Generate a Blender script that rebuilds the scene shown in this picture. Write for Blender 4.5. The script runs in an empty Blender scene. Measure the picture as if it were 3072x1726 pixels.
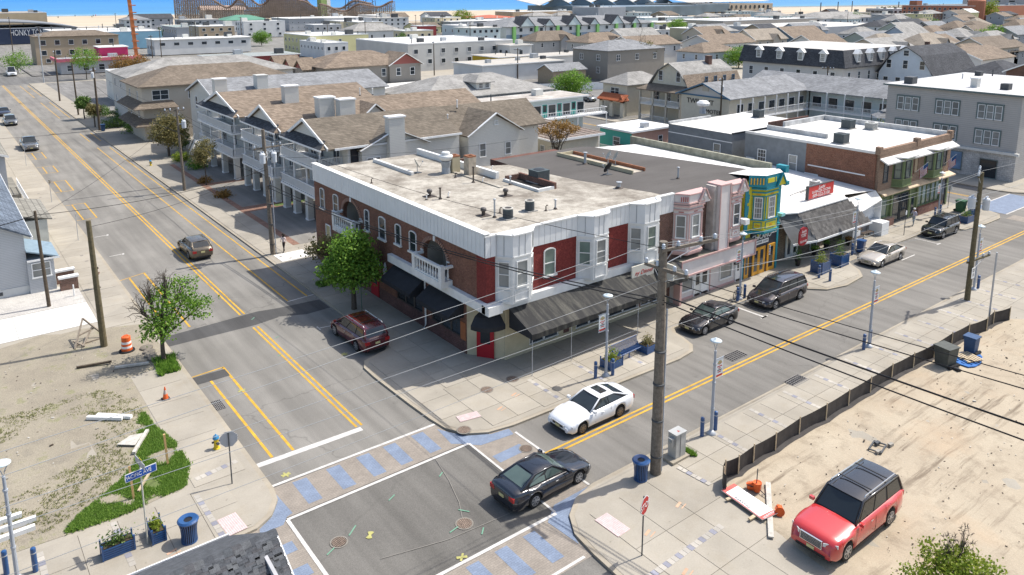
import bpy,bmesh,math,random
from mathutils import Vector,Matrix
R=math.radians
random.seed(7)
S=bpy.context.scene
COL=S.collection

# ------------------------------------------------------------------ camera
cam_d=bpy.data.cameras.new('camera')
cam=bpy.data.objects.new('camera',cam_d);COL.objects.link(cam)
cam.location=(0,0,22)
cam.rotation_euler=(R(90-10.89),0,R(-37.635))
cam_d.sensor_width=36
cam_d.lens=2315/3072*36
cam_d.shift_x=-0.0016
cam_d.shift_y=-0.1406
cam_d.clip_start=0.5
cam_d.clip_end=30000
S.camera=cam

# ------------------------------------------------------------------ sky, sun, exposure
W=bpy.data.worlds.new('World');S.world=W;W.use_nodes=True
wn=W.node_tree
sky=wn.nodes.new('ShaderNodeTexSky');sky.sky_type='NISHITA';sky.sun_disc=False
SUN_EL,SUN_AZ=56.0,-10.0            # azimuth counter-clockwise from +x, the direction the light comes from
sky.sun_elevation=R(SUN_EL)
sky.sun_rotation=R(90-SUN_AZ)
sky.air_density=1.0;sky.dust_density=2.2;sky.ozone_density=0.6
wn.links.new(sky.outputs[0],wn.nodes['Background'].inputs[0])
wn.nodes['Background'].inputs[1].default_value=0.15
sl=bpy.data.lights.new('sun','SUN');so=bpy.data.objects.new('sun',sl);COL.objects.link(so)
sl.energy=3.9;sl.angle=R(0.53);sl.color=(1.0,0.955,0.89)
sd=Vector((math.cos(R(SUN_AZ))*math.cos(R(SUN_EL)),math.sin(R(SUN_AZ))*math.cos(R(SUN_EL)),math.sin(R(SUN_EL))))
so.rotation_euler=sd.to_track_quat('Z','Y').to_euler()
so.location=(60,20,80)
S.view_settings.view_transform='Standard';S.view_settings.look='None'
S.view_settings.gamma=1;S.view_settings.use_curve_mapping=False
S.view_settings.exposure=0.5
S.cycles.max_bounces=5;S.cycles.diffuse_bounces=2;S.cycles.glossy_bounces=3
S.cycles.transmission_bounces=3;S.cycles.transparent_max_bounces=6

# ------------------------------------------------------------------ materials
MATS={}
def nt(name):
    m=bpy.data.materials.new(name);m.use_nodes=True
    t=m.node_tree;b=t.nodes['Principled BSDF']
    return m,t,b
def N(t,kind,**kw):
    n=t.nodes.new('ShaderNode'+kind)
    for k,v in kw.items(): setattr(n,k,v)
    return n
def mixc(t,fac,a,b,mode='MIX'):
    n=N(t,'Mix',data_type='RGBA',blend_type=mode)
    for i,v in ((0,fac),(6,a),(7,b)):
        if hasattr(v,'links') or isinstance(v,bpy.types.NodeSocket): t.links.new(v,n.inputs[i])
        elif i == 0: n.inputs[0].default_value=v
        else: n.inputs[i].default_value=tuple(v)+(1,) if len(v) == 3 else v
    return n.outputs[2]
def math1(t,op,a,b=0.0,c=None):
    n=N(t,'Math',operation=op)
    for i,v in ((0,a),(1,b),(2,c)):
        if v is None: continue
        if isinstance(v,bpy.types.NodeSocket): t.links.new(v,n.inputs[i])
        else: n.inputs[i].default_value=v
    return n.outputs[0]
def ramp(t,fac,stops):
    n=N(t,'ValToRGB');e=n.color_ramp.elements
    while len(e) < len(stops): e.new(0.5)
    for k,(p,c) in zip(e,stops):
        k.position=p;k.color=(c,c,c,1) if isinstance(c,(int,float)) else tuple(c)+(1,)
    t.links.new(fac,n.inputs[0]);return n.outputs[0]
def pos(t,scale=(1,1,1),obj=False):
    src=N(t,'TexCoord').outputs['Object'] if obj else N(t,'NewGeometry').outputs['Position']
    m=N(t,'Mapping');m.inputs['Scale'].default_value=scale
    t.links.new(src,m.inputs[0]);return m.outputs[0]
def noise(t,vec,scale,detail=4,rough=0.55):
    n=N(t,'TexNoise');n.inputs['Scale'].default_value=scale
    n.inputs['Detail'].default_value=detail;n.inputs['Roughness'].default_value=rough
    t.links.new(vec,n.inputs['Vector']);return n.outputs['Fac']
def bumpit(t,b,h,strength=0.4,dist=0.02):
    n=N(t,'Bump');n.inputs['Strength'].default_value=strength;n.inputs['Distance'].default_value=dist
    t.links.new(h,n.inputs['Height']);t.links.new(n.outputs[0],b.inputs['Normal'])
def dim(c,k): return tuple(min(1,v*k) for v in c)

def mat(name,col,rough=0.8,var=0.12,scale=1.2,metal=0.0,spec=0.3,fine=0.0,obj=False,coat=0.0):
    """plain surface with slow colour wander and optional fine speckle"""
    if name in MATS: return MATS[name]
    m,t,b=nt(name)
    p=pos(t,obj=obj)
    f=noise(t,p,scale,5)
    c=mixc(t,ramp(t,f,[(0.3,0.0),(0.7,1.0)]),dim(col,1-var),dim(col,1+var))
    if fine:
        g=noise(t,p,38,2)
        c=mixc(t,ramp(t,g,[(0.35,0.0),(0.65,1.0)]),mixc(t,1.0,c,(1-fine,)*3,'MULTIPLY'),c)
    t.links.new(c,b.inputs['Base Color'])
    b.inputs['Roughness'].default_value=rough;b.inputs['Metallic'].default_value=metal
    b.inputs['Specular IOR Level'].default_value=spec
    if coat: b.inputs['Coat Weight'].default_value=coat;b.inputs['Coat Roughness'].default_value=0.05
    MATS[name]=m;return m

def wallvec(t,su=1.0,sv=1.0):
    g=N(t,'NewGeometry').outputs['Position'];s=N(t,'SeparateXYZ');t.links.new(g,s.inputs[0])
    u=math1(t,'ADD',s.outputs[0],s.outputs[1])
    c=N(t,'CombineXYZ');t.links.new(math1(t,'MULTIPLY',u,su),c.inputs[0])
    t.links.new(math1(t,'MULTIPLY',s.outputs[2],sv),c.inputs[1]);return c.outputs[0],g

def brickm(name,c1,c2,mortar,bw=0.22,rh=0.075,rough=0.85,msize=0.012,dirt=0.3):
    if name in MATS: return MATS[name]
    m,t,b=nt(name);v,g=wallvec(t)
    k=N(t,'TexBrick');t.links.new(v,k.inputs['Vector'])
    k.inputs['Color1'].default_value=c1+(1,);k.inputs['Color2'].default_value=c2+(1,)
    k.inputs['Mortar'].default_value=mortar+(1,);k.inputs['Scale'].default_value=1.0
    k.inputs['Brick Width'].default_value=bw;k.inputs['Row Height'].default_value=rh
    k.inputs['Mortar Size'].default_value=msize;k.inputs['Bias'].default_value=0.0
    d=ramp(t,noise(t,g,0.9,6,0.65),[(0.3,1-dirt),(0.7,1.12)])
    d2=ramp(t,noise(t,g,9,3),[(0.3,0.72),(0.7,1.25)])
    c=mixc(t,1.0,mixc(t,1.0,k.outputs['Color'],d,'MULTIPLY'),d2,'MULTIPLY')
    t.links.new(c,b.inputs['Base Color']);b.inputs['Roughness'].default_value=rough
    b.inputs['Specular IOR Level'].default_value=0.2
    bumpit(t,b,math1(t,'SUBTRACT',1.0,k.outputs['Fac']),0.6,0.01)
    MATS[name]=m;return m

def sidingm(name,col,pitch=0.13,dark=0.62,rough=0.6,var=0.05):
    """clapboard: a shadowed lap line every pitch metres of height"""
    if name in MATS: return MATS[name]
    m,t,b=nt(name);v,g=wallvec(t);s=N(t,'SeparateXYZ');t.links.new(g,s.inputs[0])
    fr=math1(t,'FRACT',math1(t,'DIVIDE',s.outputs[2],pitch))
    line=ramp(t,fr,[(0.0,dark),(0.16,dark),(0.24,1.0),(1.0,0.95)])
    f=noise(t,g,0.7,4)
    c=mixc(t,ramp(t,f,[(0.3,0.0),(0.7,1.0)]),dim(col,1-var),dim(col,1+var))
    t.links.new(mixc(t,1.0,c,line,'MULTIPLY'),b.inputs['Base Color'])
    b.inputs['Roughness'].default_value=rough;b.inputs['Specular IOR Level'].default_value=0.25
    bumpit(t,b,fr,0.5,0.02)
    MATS[name]=m;return m

def shinglem(name,col,var=0.28,tab=0.33,row=0.11,line=0.55,blot=0.18):
    """asphalt shingles: courses, tab joints, speckle and weathered blotches"""
    if name in MATS: return MATS[name]
    m,t,b=nt(name);v,g=wallvec(t)
    k=N(t,'TexBrick');t.links.new(v,k.inputs['Vector'])
    k.inputs['Color1'].default_value=dim(col,1-var)+(1,);k.inputs['Color2'].default_value=dim(col,1+var)+(1,)
    k.inputs['Mortar'].default_value=dim(col,line)+(1,);k.inputs['Scale'].default_value=1.0
    k.inputs['Brick Width'].default_value=tab;k.inputs['Row Height'].default_value=row
    k.inputs['Mortar Size'].default_value=0.012;k.inputs['Mortar Smooth'].default_value=0.6
    sp=ramp(t,noise(t,g,14,4,0.7),[(0.3,0.78),(0.7,1.2)])
    bl=ramp(t,noise(t,g,0.45,5,0.6),[(0.3,1-blot),(0.7,1+blot)])
    t.links.new(mixc(t,1.0,mixc(t,1.0,k.outputs['Color'],sp,'MULTIPLY'),bl,'MULTIPLY'),b.inputs['Base Color'])
    b.inputs['Roughness'].default_value=0.92;b.inputs['Specular IOR Level'].default_value=0.15
    bumpit(t,b,k.outputs['Color'],0.5,0.015)
    MATS[name]=m;return m

def asphaltm(name,col,crack=0.75,streak=0.0,fine=0.22):
    if name in MATS: return MATS[name]
    m,t,b=nt(name);p=pos(t)
    base=mixc(t,ramp(t,noise(t,p,0.16,6,0.6),[(0.32,0.0),(0.68,1.0)]),dim(col,0.84),dim(col,1.12))
    sp=ramp(t,noise(t,p,24,3,0.7),[(0.3,1-fine),(0.7,1+fine)])
    c=mixc(t,1.0,base,sp,'MULTIPLY')
    st=ramp(t,noise(t,pos(t,(1.1,0.07,1)),1.0,3),[(0.35,0.80),(0.65,1.08)])
    c=mixc(t,1.0,c,st,'MULTIPLY')
    c=mixc(t,1.0,c,ramp(t,noise(t,p,1.1,4),[(.68,1.0),(.78,.80)]),'MULTIPLY')
    vo=N(t,'TexVoronoi',feature='DISTANCE_TO_EDGE');vo.inputs['Scale'].default_value=0.09
    d=N(t,'Mapping');t.links.new(p,d.inputs[0])
    dn=N(t,'TexNoise');dn.inputs['Scale'].default_value=0.8;dn.inputs['Detail'].default_value=6;t.links.new(p,dn.inputs['Vector'])
    off=N(t,'VectorMath',operation='MULTIPLY_ADD');t.links.new(dn.outputs['Color'],off.inputs[0]);off.inputs[1].default_value=(1.8,1.8,0);t.links.new(p,off.inputs[2])
    t.links.new(off.outputs[0],vo.inputs['Vector'])
    cr=ramp(t,vo.outputs['Distance'],[(0.0,crack),(0.0035,1.0)])
    c=mixc(t,1.0,c,cr,'MULTIPLY')
    t.links.new(c,b.inputs['Base Color']);b.inputs['Roughness'].default_value=0.88
    b.inputs['Specular IOR Level'].default_value=0.25
    bumpit(t,b,noise(t,p,30,2),0.25,0.01)
    MATS[name]=m;return m

def concretem(name,col,var=0.14,stain=0.25,tint=(0.80,0.72,0.58)):
    if name in MATS: return MATS[name]
    m,t,b=nt(name);p=pos(t)
    oi=N(t,'ObjectInfo').outputs['Random']
    base=mixc(t,oi,dim(col,1-var*0.5),dim(col,1+var*0.35))
    n1=ramp(t,noise(t,p,0.35,6,0.62),[(0.33,1-var),(0.66,1+var*0.5)])
    c=mixc(t,1.0,base,n1,'MULTIPLY')
    s=ramp(t,noise(t,p,0.9,7,0.7),[(0.50,0.0),(0.72,stain)])
    c=mixc(t,s,c,mixc(t,1.0,c,tint,'MULTIPLY'))
    g=ramp(t,noise(t,p,16,3,0.7),[(0.3,0.93),(0.7,1.06)])
    sp=ramp(t,noise(t,p,4.5,2),[(0.72,1.0),(0.80,0.72)])
    c=mixc(t,1.0,mixc(t,1.0,c,g,'MULTIPLY'),sp,'MULTIPLY')
    t.links.new(c,b.inputs['Base Color']);b.inputs['Roughness'].default_value=0.9
    b.inputs['Specular IOR Level'].default_value=0.2
    MATS[name]=m;return m

def roofm(name,col,dirt,amount=0.6,scale=0.5,aniso=(1,1,1),fine=0.1):
    """flat roof membrane with grime where water stands"""
    if name in MATS: return MATS[name]
    m,t,b=nt(name);p=pos(t,aniso)
    f1=ramp(t,noise(t,p,scale,8,0.68),[(0.40,0.0),(0.66,amount)])
    c=mixc(t,f1,col,dirt)
    f2=ramp(t,noise(t,p,scale*5,6,0.7),[(0.45,0.0),(0.75,amount*0.6)])
    c=mixc(t,f2,c,dim(dirt,0.8))
    sp=ramp(t,noise(t,pos(t),16,3),[(0.3,1-fine),(0.7,1+fine)])
    t.links.new(mixc(t,1.0,c,sp,'MULTIPLY'),b.inputs['Base Color'])
    b.inputs['Roughness'].default_value=0.85;b.inputs['Specular IOR Level'].default_value=0.2
    MATS[name]=m;return m

def leafm(name,c1,c2):
    if name in MATS: return MATS[name]
    m,t,b=nt(name)
    r=N(t,'NewGeometry').outputs['Random Per Island']
    t.links.new(mixc(t,r,c1,c2),b.inputs['Base Color'])
    b.inputs['Roughness'].default_value=0.6;b.inputs['Specular IOR Level'].default_value=0.25
    b.inputs['Subsurface Weight'].default_value=0.0
    tr=N(t,'BsdfTranslucent');t.links.new(mixc(t,r,dim(c1,1.6),dim(c2,1.6)),tr.inputs[0])
    mx=N(t,'MixShader');mx.inputs[0].default_value=0.3
    t.links.new(b.outputs[0],mx.inputs[1]);t.links.new(tr.outputs[0],mx.inputs[2])
    t.links.new(mx.outputs[0],t.nodes['Material Output'].inputs[0])
    MATS[name]=m;return m

def glassm(name,col=(0.03,0.04,0.05),rough=0.08,var=0.5):
    if name in MATS: return MATS[name]
    m,t,b=nt(name)
    oi=N(t,'ObjectInfo').outputs['Random']
    f=noise(t,pos(t),1.3,2)
    c=mixc(t,math1(t,'MULTIPLY',oi,f),dim(col,1-var),dim(col,1+2.5*var))
    t.links.new(c,b.inputs['Base Color'])
    b.inputs['Roughness'].default_value=rough;b.inputs['Specular IOR Level'].default_value=0.7
    MATS[name]=m;return m
# ------------------------------------------------------------------ geometry helpers
ORG={}
class MB:
    def __init__(s): s.v=[];s.f=[];s.m=[];s.mats=[]
    def mi(s,mt):
        if mt not in s.mats: s.mats.append(mt)
        return s.mats.index(mt)
    def add(s,vs,fs,mt):
        o=len(s.v);s.v += [tuple(p) for p in vs];k=s.mi(mt)
        for f in fs: s.f.append(tuple(i+o for i in f));s.m.append(k)
    def face(s,pts,mt): s.add(pts,[tuple(range(len(pts)))],mt)
    def box(s,x0,y0,z0,x1,y1,z1,mt,M=None):
        x0,x1=sorted((x0,x1));y0,y1=sorted((y0,y1));z0,z1=sorted((z0,z1))
        v=[(x0,y0,z0),(x1,y0,z0),(x1,y1,z0),(x0,y1,z0),(x0,y0,z1),(x1,y0,z1),(x1,y1,z1),(x0,y1,z1)]
        if M is not None: v=[tuple(M @ Vector(p)) for p in v]
        s.add(v,[(0,3,2,1),(4,5,6,7),(0,1,5,4),(1,2,6,5),(2,3,7,6),(3,0,4,7)],mt)
    def beam(s,p,q,w,h,mt,up=(0,0,1)):
        p=Vector(p);q=Vector(q);d=(q-p)
        if d.length < 1e-6: return
        d.normalize();u=Vector(up)
        if abs(d.dot(u)) > 0.99: u=Vector((1,0,0))
        a=d.cross(u).normalized()*(w/2);b=a.cross(d).normalized()*(h/2)
        v=[p-a-b,p+a-b,p+a+b,p-a+b,q-a-b,q+a-b,q+a+b,q-a+b]
        s.add(v,[(0,1,2,3),(7,6,5,4),(0,4,5,1),(1,5,6,2),(2,6,7,3),(3,7,4,0)],mt)
    def tube(s,p,q,r0,r1,n,mt,caps=True):
        p=Vector(p);q=Vector(q);d=(q-p)
        if d.length < 1e-6: return
        d.normalize();u=Vector((0,0,1)) if abs(d.z) < 0.95 else Vector((1,0,0))
        a=d.cross(u).normalized();b=d.cross(a)
        v=[]
        for c,r in ((p,r0),(q,r1)):
            for i in range(n):
                t=2*math.pi*i/n;v.append(c+a*(math.cos(t)*r)+b*(math.sin(t)*r))
        f=[(i,(i+1) % n,n+(i+1) % n,n+i) for i in range(n)]
        if caps: f += [tuple(range(n))[::-1],tuple(range(n,2*n))]
        s.add(v,f,mt)
    def path(s,pts,r,n,mt,r1=None):
        """one continuous tube through pts"""
        P=[Vector(p) for p in pts];k=len(P);v=[];r1=r if r1 is None else r1
        for i,c in enumerate(P):
            d=(P[min(i+1,k-1)]-P[max(i-1,0)])
            if d.length < 1e-9: d=Vector((0,0,1))
            d.normalize();u=Vector((0,0,1)) if abs(d.z) < 0.95 else Vector((1,0,0))
            a=d.cross(u).normalized();b=d.cross(a);rr=r+(r1-r)*i/max(1,k-1)
            for j in range(n):
                t=2*math.pi*j/n;v.append(c+a*(math.cos(t)*rr)+b*(math.sin(t)*rr))
        f=[(i*n+j,i*n+(j+1) % n,(i+1)*n+(j+1) % n,(i+1)*n+j) for i in range(k-1) for j in range(n)]
        f += [tuple(range(n))[::-1],tuple(range((k-1)*n,k*n))]
        s.add(v,f,mt)
    def prism(s,poly,z0,z1,mt,top=None,bottom=True):
        n=len(poly);v=[(x,y,z0) for x,y in poly]+[(x,y,z1) for x,y in poly]
        a=sum(poly[i][0]*poly[(i+1) % n][1]-poly[(i+1) % n][0]*poly[i][1] for i in range(n))
        idx=list(range(n)) if a > 0 else list(range(n))[::-1]
        f=[(idx[i],idx[(i+1) % n],n+idx[(i+1) % n],n+idx[i]) for i in range(n)]
        s.add(v,f,mt)
        s.face([(poly[i][0],poly[i][1],z1) for i in idx],top or mt)
        if bottom: s.face([(poly[i][0],poly[i][1],z0) for i in idx[::-1]],mt)
    def lathe(s,c,prof,n,mt):
        v=[];c=Vector(c)
        for r,z in prof:
            for i in range(n):
                t=2*math.pi*i/n;v.append((c.x+r*math.cos(t),c.y+r*math.sin(t),c.z+z))
        f=[(k*n+i,k*n+(i+1) % n,(k+1)*n+(i+1) % n,(k+1)*n+i) for k in range(len(prof)-1) for i in range(n)]
        f += [tuple(range(n))[::-1],tuple(range((len(prof)-1)*n,len(prof)*n))]
        s.add(v,f,mt)
    def ext(s,pts,d,mt):
        """planar polygon pts (3D) extruded by vector d"""
        n=len(pts);P=[Vector(p) for p in pts];d=Vector(d);Q=[p+d for p in P]
        s.add(P+Q,[tuple(range(n)),tuple(range(n,2*n))[::-1]]+[(i,n+i,n+(i+1) % n,(i+1) % n) for i in range(n)],mt)
    def slab(s,pts,th,mt):
        """roof sheet: polygon with thickness th downwards"""
        s.ext(pts,(0,0,-th),mt)
    def mesh(s,name,org=(0,0,0),smooth=False):
        me=bpy.data.meshes.new(name)
        ox,oy,oz=org
        me.from_pydata([(x-ox,y-oy,z-oz) for x,y,z in s.v],[],s.f)
        for m in s.mats: me.materials.append(m)
        me.polygons.foreach_set('material_index',s.m)
        if smooth: me.polygons.foreach_set('use_smooth',[True]*len(s.f))
        me.update();return me
    def build(s,name,parent=None,smooth=False,kind=None,label=None):
        org=ORG.get(parent,(0,0,0)) if parent else (0,0,0)
        o=bpy.data.objects.new(name,s.mesh(name,org,smooth));COL.objects.link(o)
        if parent: o.parent=parent;ORG[o]=org
        if kind: o['kind']=kind
        if label: o['label']=label
        return o
def fixn(o):
    bm=bmesh.new();bm.from_mesh(o.data);bmesh.ops.recalc_face_normals(bm,faces=bm.faces);bm.to_mesh(o.data);bm.free()
def thing(name,label,cat,loc=(0,0,0),group=None,rz=None):
    """rz None: children are built in world coordinates; otherwise in the thing's own frame"""
    o=bpy.data.objects.new(name,None);COL.objects.link(o);o.location=loc
    o.empty_display_size=0.3
    o['label']=label;o['category']=cat
    if group: o['group']=group
    if rz is None: ORG[o]=tuple(loc)
    else: o.rotation_euler=(0,0,rz);ORG[o]=(0,0,0)
    return o
def solo(o,label,cat,group=None):
    o['label']=label;o['category']=cat
    if group: o['group']=group
    return o
def struct(name,mb,parent=None):
    o=mb.build(name,parent);o['kind']='structure';return o
def inst(name,me,parent,loc,rz=0.0,sc=None):
    o=bpy.data.objects.new(name,me);COL.objects.link(o)
    if parent:
        g=ORG.get(parent,(0,0,0));o.parent=parent;ORG[o]=(0,0,0)
        loc=(loc[0]-g[0],loc[1]-g[1],loc[2]-g[2])
    o.location=loc;o.rotation_euler=(0,0,rz)
    if sc: o.scale=sc
    return o
def dup(root,loc,rz,label=None,group=None):
    r=root.copy();COL.objects.link(r);r.location=loc
    if rz is not None: r.rotation_euler=(0,0,rz)
    if label: r['label']=label
    if group: r['group']=group
    for ch in list(root.children):
        c=ch.copy();COL.objects.link(c);c.parent=r
        for g in list(ch.children):
            d=g.copy();COL.objects.link(d);d.parent=c
    return r
def text(s,loc,ang,size,mt,parent,name='lettering',ext=0.02,tilt=90,align='CENTER',xs=1.0,rot=None,shear=0):
    cu=bpy.data.curves.new(name,'FONT');cu.body=s;cu.size=size;cu.extrude=ext;cu.align_x=align;cu.align_y='CENTER'
    cu.resolution_u=2;cu.shear=shear
    o=bpy.data.objects.new(name,cu);COL.objects.link(o)
    dg=bpy.context.evaluated_depsgraph_get();me=bpy.data.meshes.new_from_object(o.evaluated_get(dg))
    bpy.data.objects.remove(o);bpy.data.curves.remove(cu)
    me.name=name;me.materials.clear();me.materials.append(mt)
    q=bpy.data.objects.new(name,me);COL.objects.link(q)
    if parent: g=ORG.get(parent,(0,0,0));q.parent=parent;ORG[q]=(0,0,0);loc=(loc[0]-g[0],loc[1]-g[1],loc[2]-g[2])
    q.location=loc;q.rotation_euler=rot or (R(tilt),0,ang);q.scale=(xs,1,1)
    return q
import numpy as np
# ------------------------------------------------------------------ common materials
WHITE=mat('white_paint',(0.78,0.78,0.76),0.55,0.04,2)
OFFW=mat('off_white_paint',(0.66,0.65,0.60),0.6,0.06,2)
BLACK=mat('black_metal',(0.02,0.02,0.022),0.45,0.1,3)
DGREY=mat('dark_grey_metal',(0.07,0.075,0.08),0.6,0.15,3)
STEEL=mat('galvanised_steel',(0.42,0.44,0.46),0.45,0.12,3,metal=0.3,spec=0.5)
LSTEEL=mat('lamp_pole_grey_paint',(0.36,0.39,0.43),0.45,0.06,3,spec=0.5)
GLASS=glassm('window_glass')
GLASSL=glassm('curtained_glass',(0.22,0.23,0.22),0.15,0.4)
GLASSG=glassm('greenish_glass',(0.14,0.19,0.16),0.12,0.4)
WOODP=mat('weathered_pole_wood',(0.20,0.17,0.135),0.9,0.3,6,fine=0.3)
WOODB=mat('brown_pole_wood',(0.11,0.085,0.06),0.9,0.3,6,fine=0.3)
WOODG=mat('olive_pole_wood',(0.155,0.13,0.075),0.9,0.25,6,fine=0.3)
LUMBER=mat('pale_lumber',(0.52,0.42,0.28),0.85,0.2,4,fine=0.2)
LUMBERW=mat('bleached_lumber',(0.55,0.52,0.46),0.85,0.2,4,fine=0.25)
BLUE=mat('street_furniture_blue',(0.018,0.075,0.21),0.35,0.1,4,spec=0.5,coat=0.3)
CERAM=mat('insulator_glaze',(0.55,0.60,0.66),0.3,0.05,5,spec=0.5)
WIREB=mat('black_cable',(0.012,0.012,0.013),0.6,0.0,1)
WIREG=mat('bare_aluminium_wire',(0.30,0.31,0.31),0.6,0.0,1)
YEL=mat('road_yellow',(0.62,0.36,0.045),0.75,0.22,1.6,fine=0.25)
RWH=mat('road_white',(0.62,0.60,0.56),0.75,0.18,2.2,fine=0.3)
RED=mat('sign_red',(0.42,0.02,0.02),0.5,0.08,3)
ORANGE=mat('safety_orange',(0.72,0.13,0.03),0.5,0.08,3)

# ------------------------------------------------------------------ windows
WC={}
def winmesh(w,h,style,fm,gm,b=0.07):
    key=(round(w,2),round(h,2),style,fm.name,gm.name)
    if key in WC: return WC[key]
    f=MB();d=-0.07
    if style.startswith('arch'):
        n=7;r=w/2;hs=h-r*0.45
        def arc(rr,k): return [(-math.cos(math.pi*i/n)*rr,hs+math.sin(math.pi*i/n)*rr*0.45*k) for i in range(n+1)]
        f.box(-r,d,0,-r+b,0.02,hs,fm);f.box(r-b,d,0,r,0.02,hs,fm)
        o=arc(r,1);i_=arc(r-b,0.75)
        for k in range(n):
            f.ext([(o[k][0],d,o[k][1]),(o[k+1][0],d,o[k+1][1]),(i_[k+1][0],d,i_[k+1][1]),(i_[k][0],d,i_[k][1])],(0,0.09,0),fm)
        f.box(-r+b,d+0.02,hs*0.5-0.025,r-b,0.01,hs*0.5+0.025,fm)
        f.box(-r-0.08,d-0.09,-0.12,r+0.08,0.02,0,fm)
        g=MB();pts=[(-r+b,-0.015,0)]+[(r-b,-0.015,0)]+[(x,-0.015,z) for x,z in i_[::-1]]
        g.face(pts,gm)
    else:
        r=w/2
        f.box(-r,d,0,-r+b,0.02,h,fm);f.box(r-b,d,0,r,0.02,h,fm)
        f.box(-r+b,d,h-b,r-b,0.02,h,fm);f.box(-r-0.03,d-0.03,-0.04,r+0.03,0.02,b*0.8,fm)
        if 'dh' in style: f.box(-r+b,d+0.02,h*0.5-0.025,r-b,0.01,h*0.5+0.025,fm)
        if '2' in style: f.box(-0.04,d+0.01,b,0.04,0.01,h-b,fm)
        if 'g' in style:
            for i in range(1,4): f.box(-r+b,d+0.035,h*i/4-0.012,r-b,0.005,h*i/4+0.012,fm)
            for i in range(1,3): f.box(-r+(2*r)*i/3-0.012,d+0.035,b,-r+(2*r)*i/3+0.012,0.005,h-b,fm)
        g=MB();g.face([(-r+b*.8,-0.015,b*.5),(r-b*.8,-0.015,b*.5),(r-b*.8,-0.015,h-b*.8),(-r+b*.8,-0.015,h-b*.8)],gm)
    WC[key]=(f.mesh('window'),g.mesh('pane'));return WC[key]
def win(parent,x,y,z,ang,w,h,style='dh',fm=None,gm=None,name='window'):
    a,b=winmesh(w,h,style,fm or WHITE,gm or GLASS)
    o=inst(name,a,parent,(x,y,z),ang);p=inst('pane',b,o,(0,0,0));return o
AW,AS=-math.pi/2,0.0
def winrow(parent,face,c,a0,a1,z,n,w,h,**k):
    """n windows along a wall: face 'W' at x=c between y a0..a1, or 'S' at y=c between x a0..a1"""
    for i in range(n):
        a=a0+(a1-a0)*(i+0.5)/n
        if face == 'W': win(parent,c,a,z,AW,w,h,**k)
        else: win(parent,a,c,z,AS,w,h,**k)
_dm={}
def door(parent,x,y,z,ang,mt,w=0.95,h=2.05,glass=False,frame=None):
    key=(mt.name,w,h,glass)
    if key not in _dm:
        f=MB();f.box(-w/2,-0.05,0,w/2,0.02,h,mt)
        f.box(-w/2-0.08,-0.07,0,-w/2,0.02,h+0.08,frame or WHITE);f.box(w/2,-0.07,0,w/2+0.08,0.02,h+0.08,frame or WHITE)
        f.box(-w/2,-0.07,h,w/2,0.02,h+0.08,frame or WHITE)
        g=MB();g.box(-w/2+0.16,-0.062,h*0.42 if not glass else 0.3,w/2-0.16,-0.052,h-0.16,GLASS)
        _dm[key]=(f.mesh('door'),g.mesh('pane'))
    a,b=_dm[key]
    o=inst('door',a,parent,(x,y,z),ang);inst('pane',b,o,(0,0,0));return o

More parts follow.
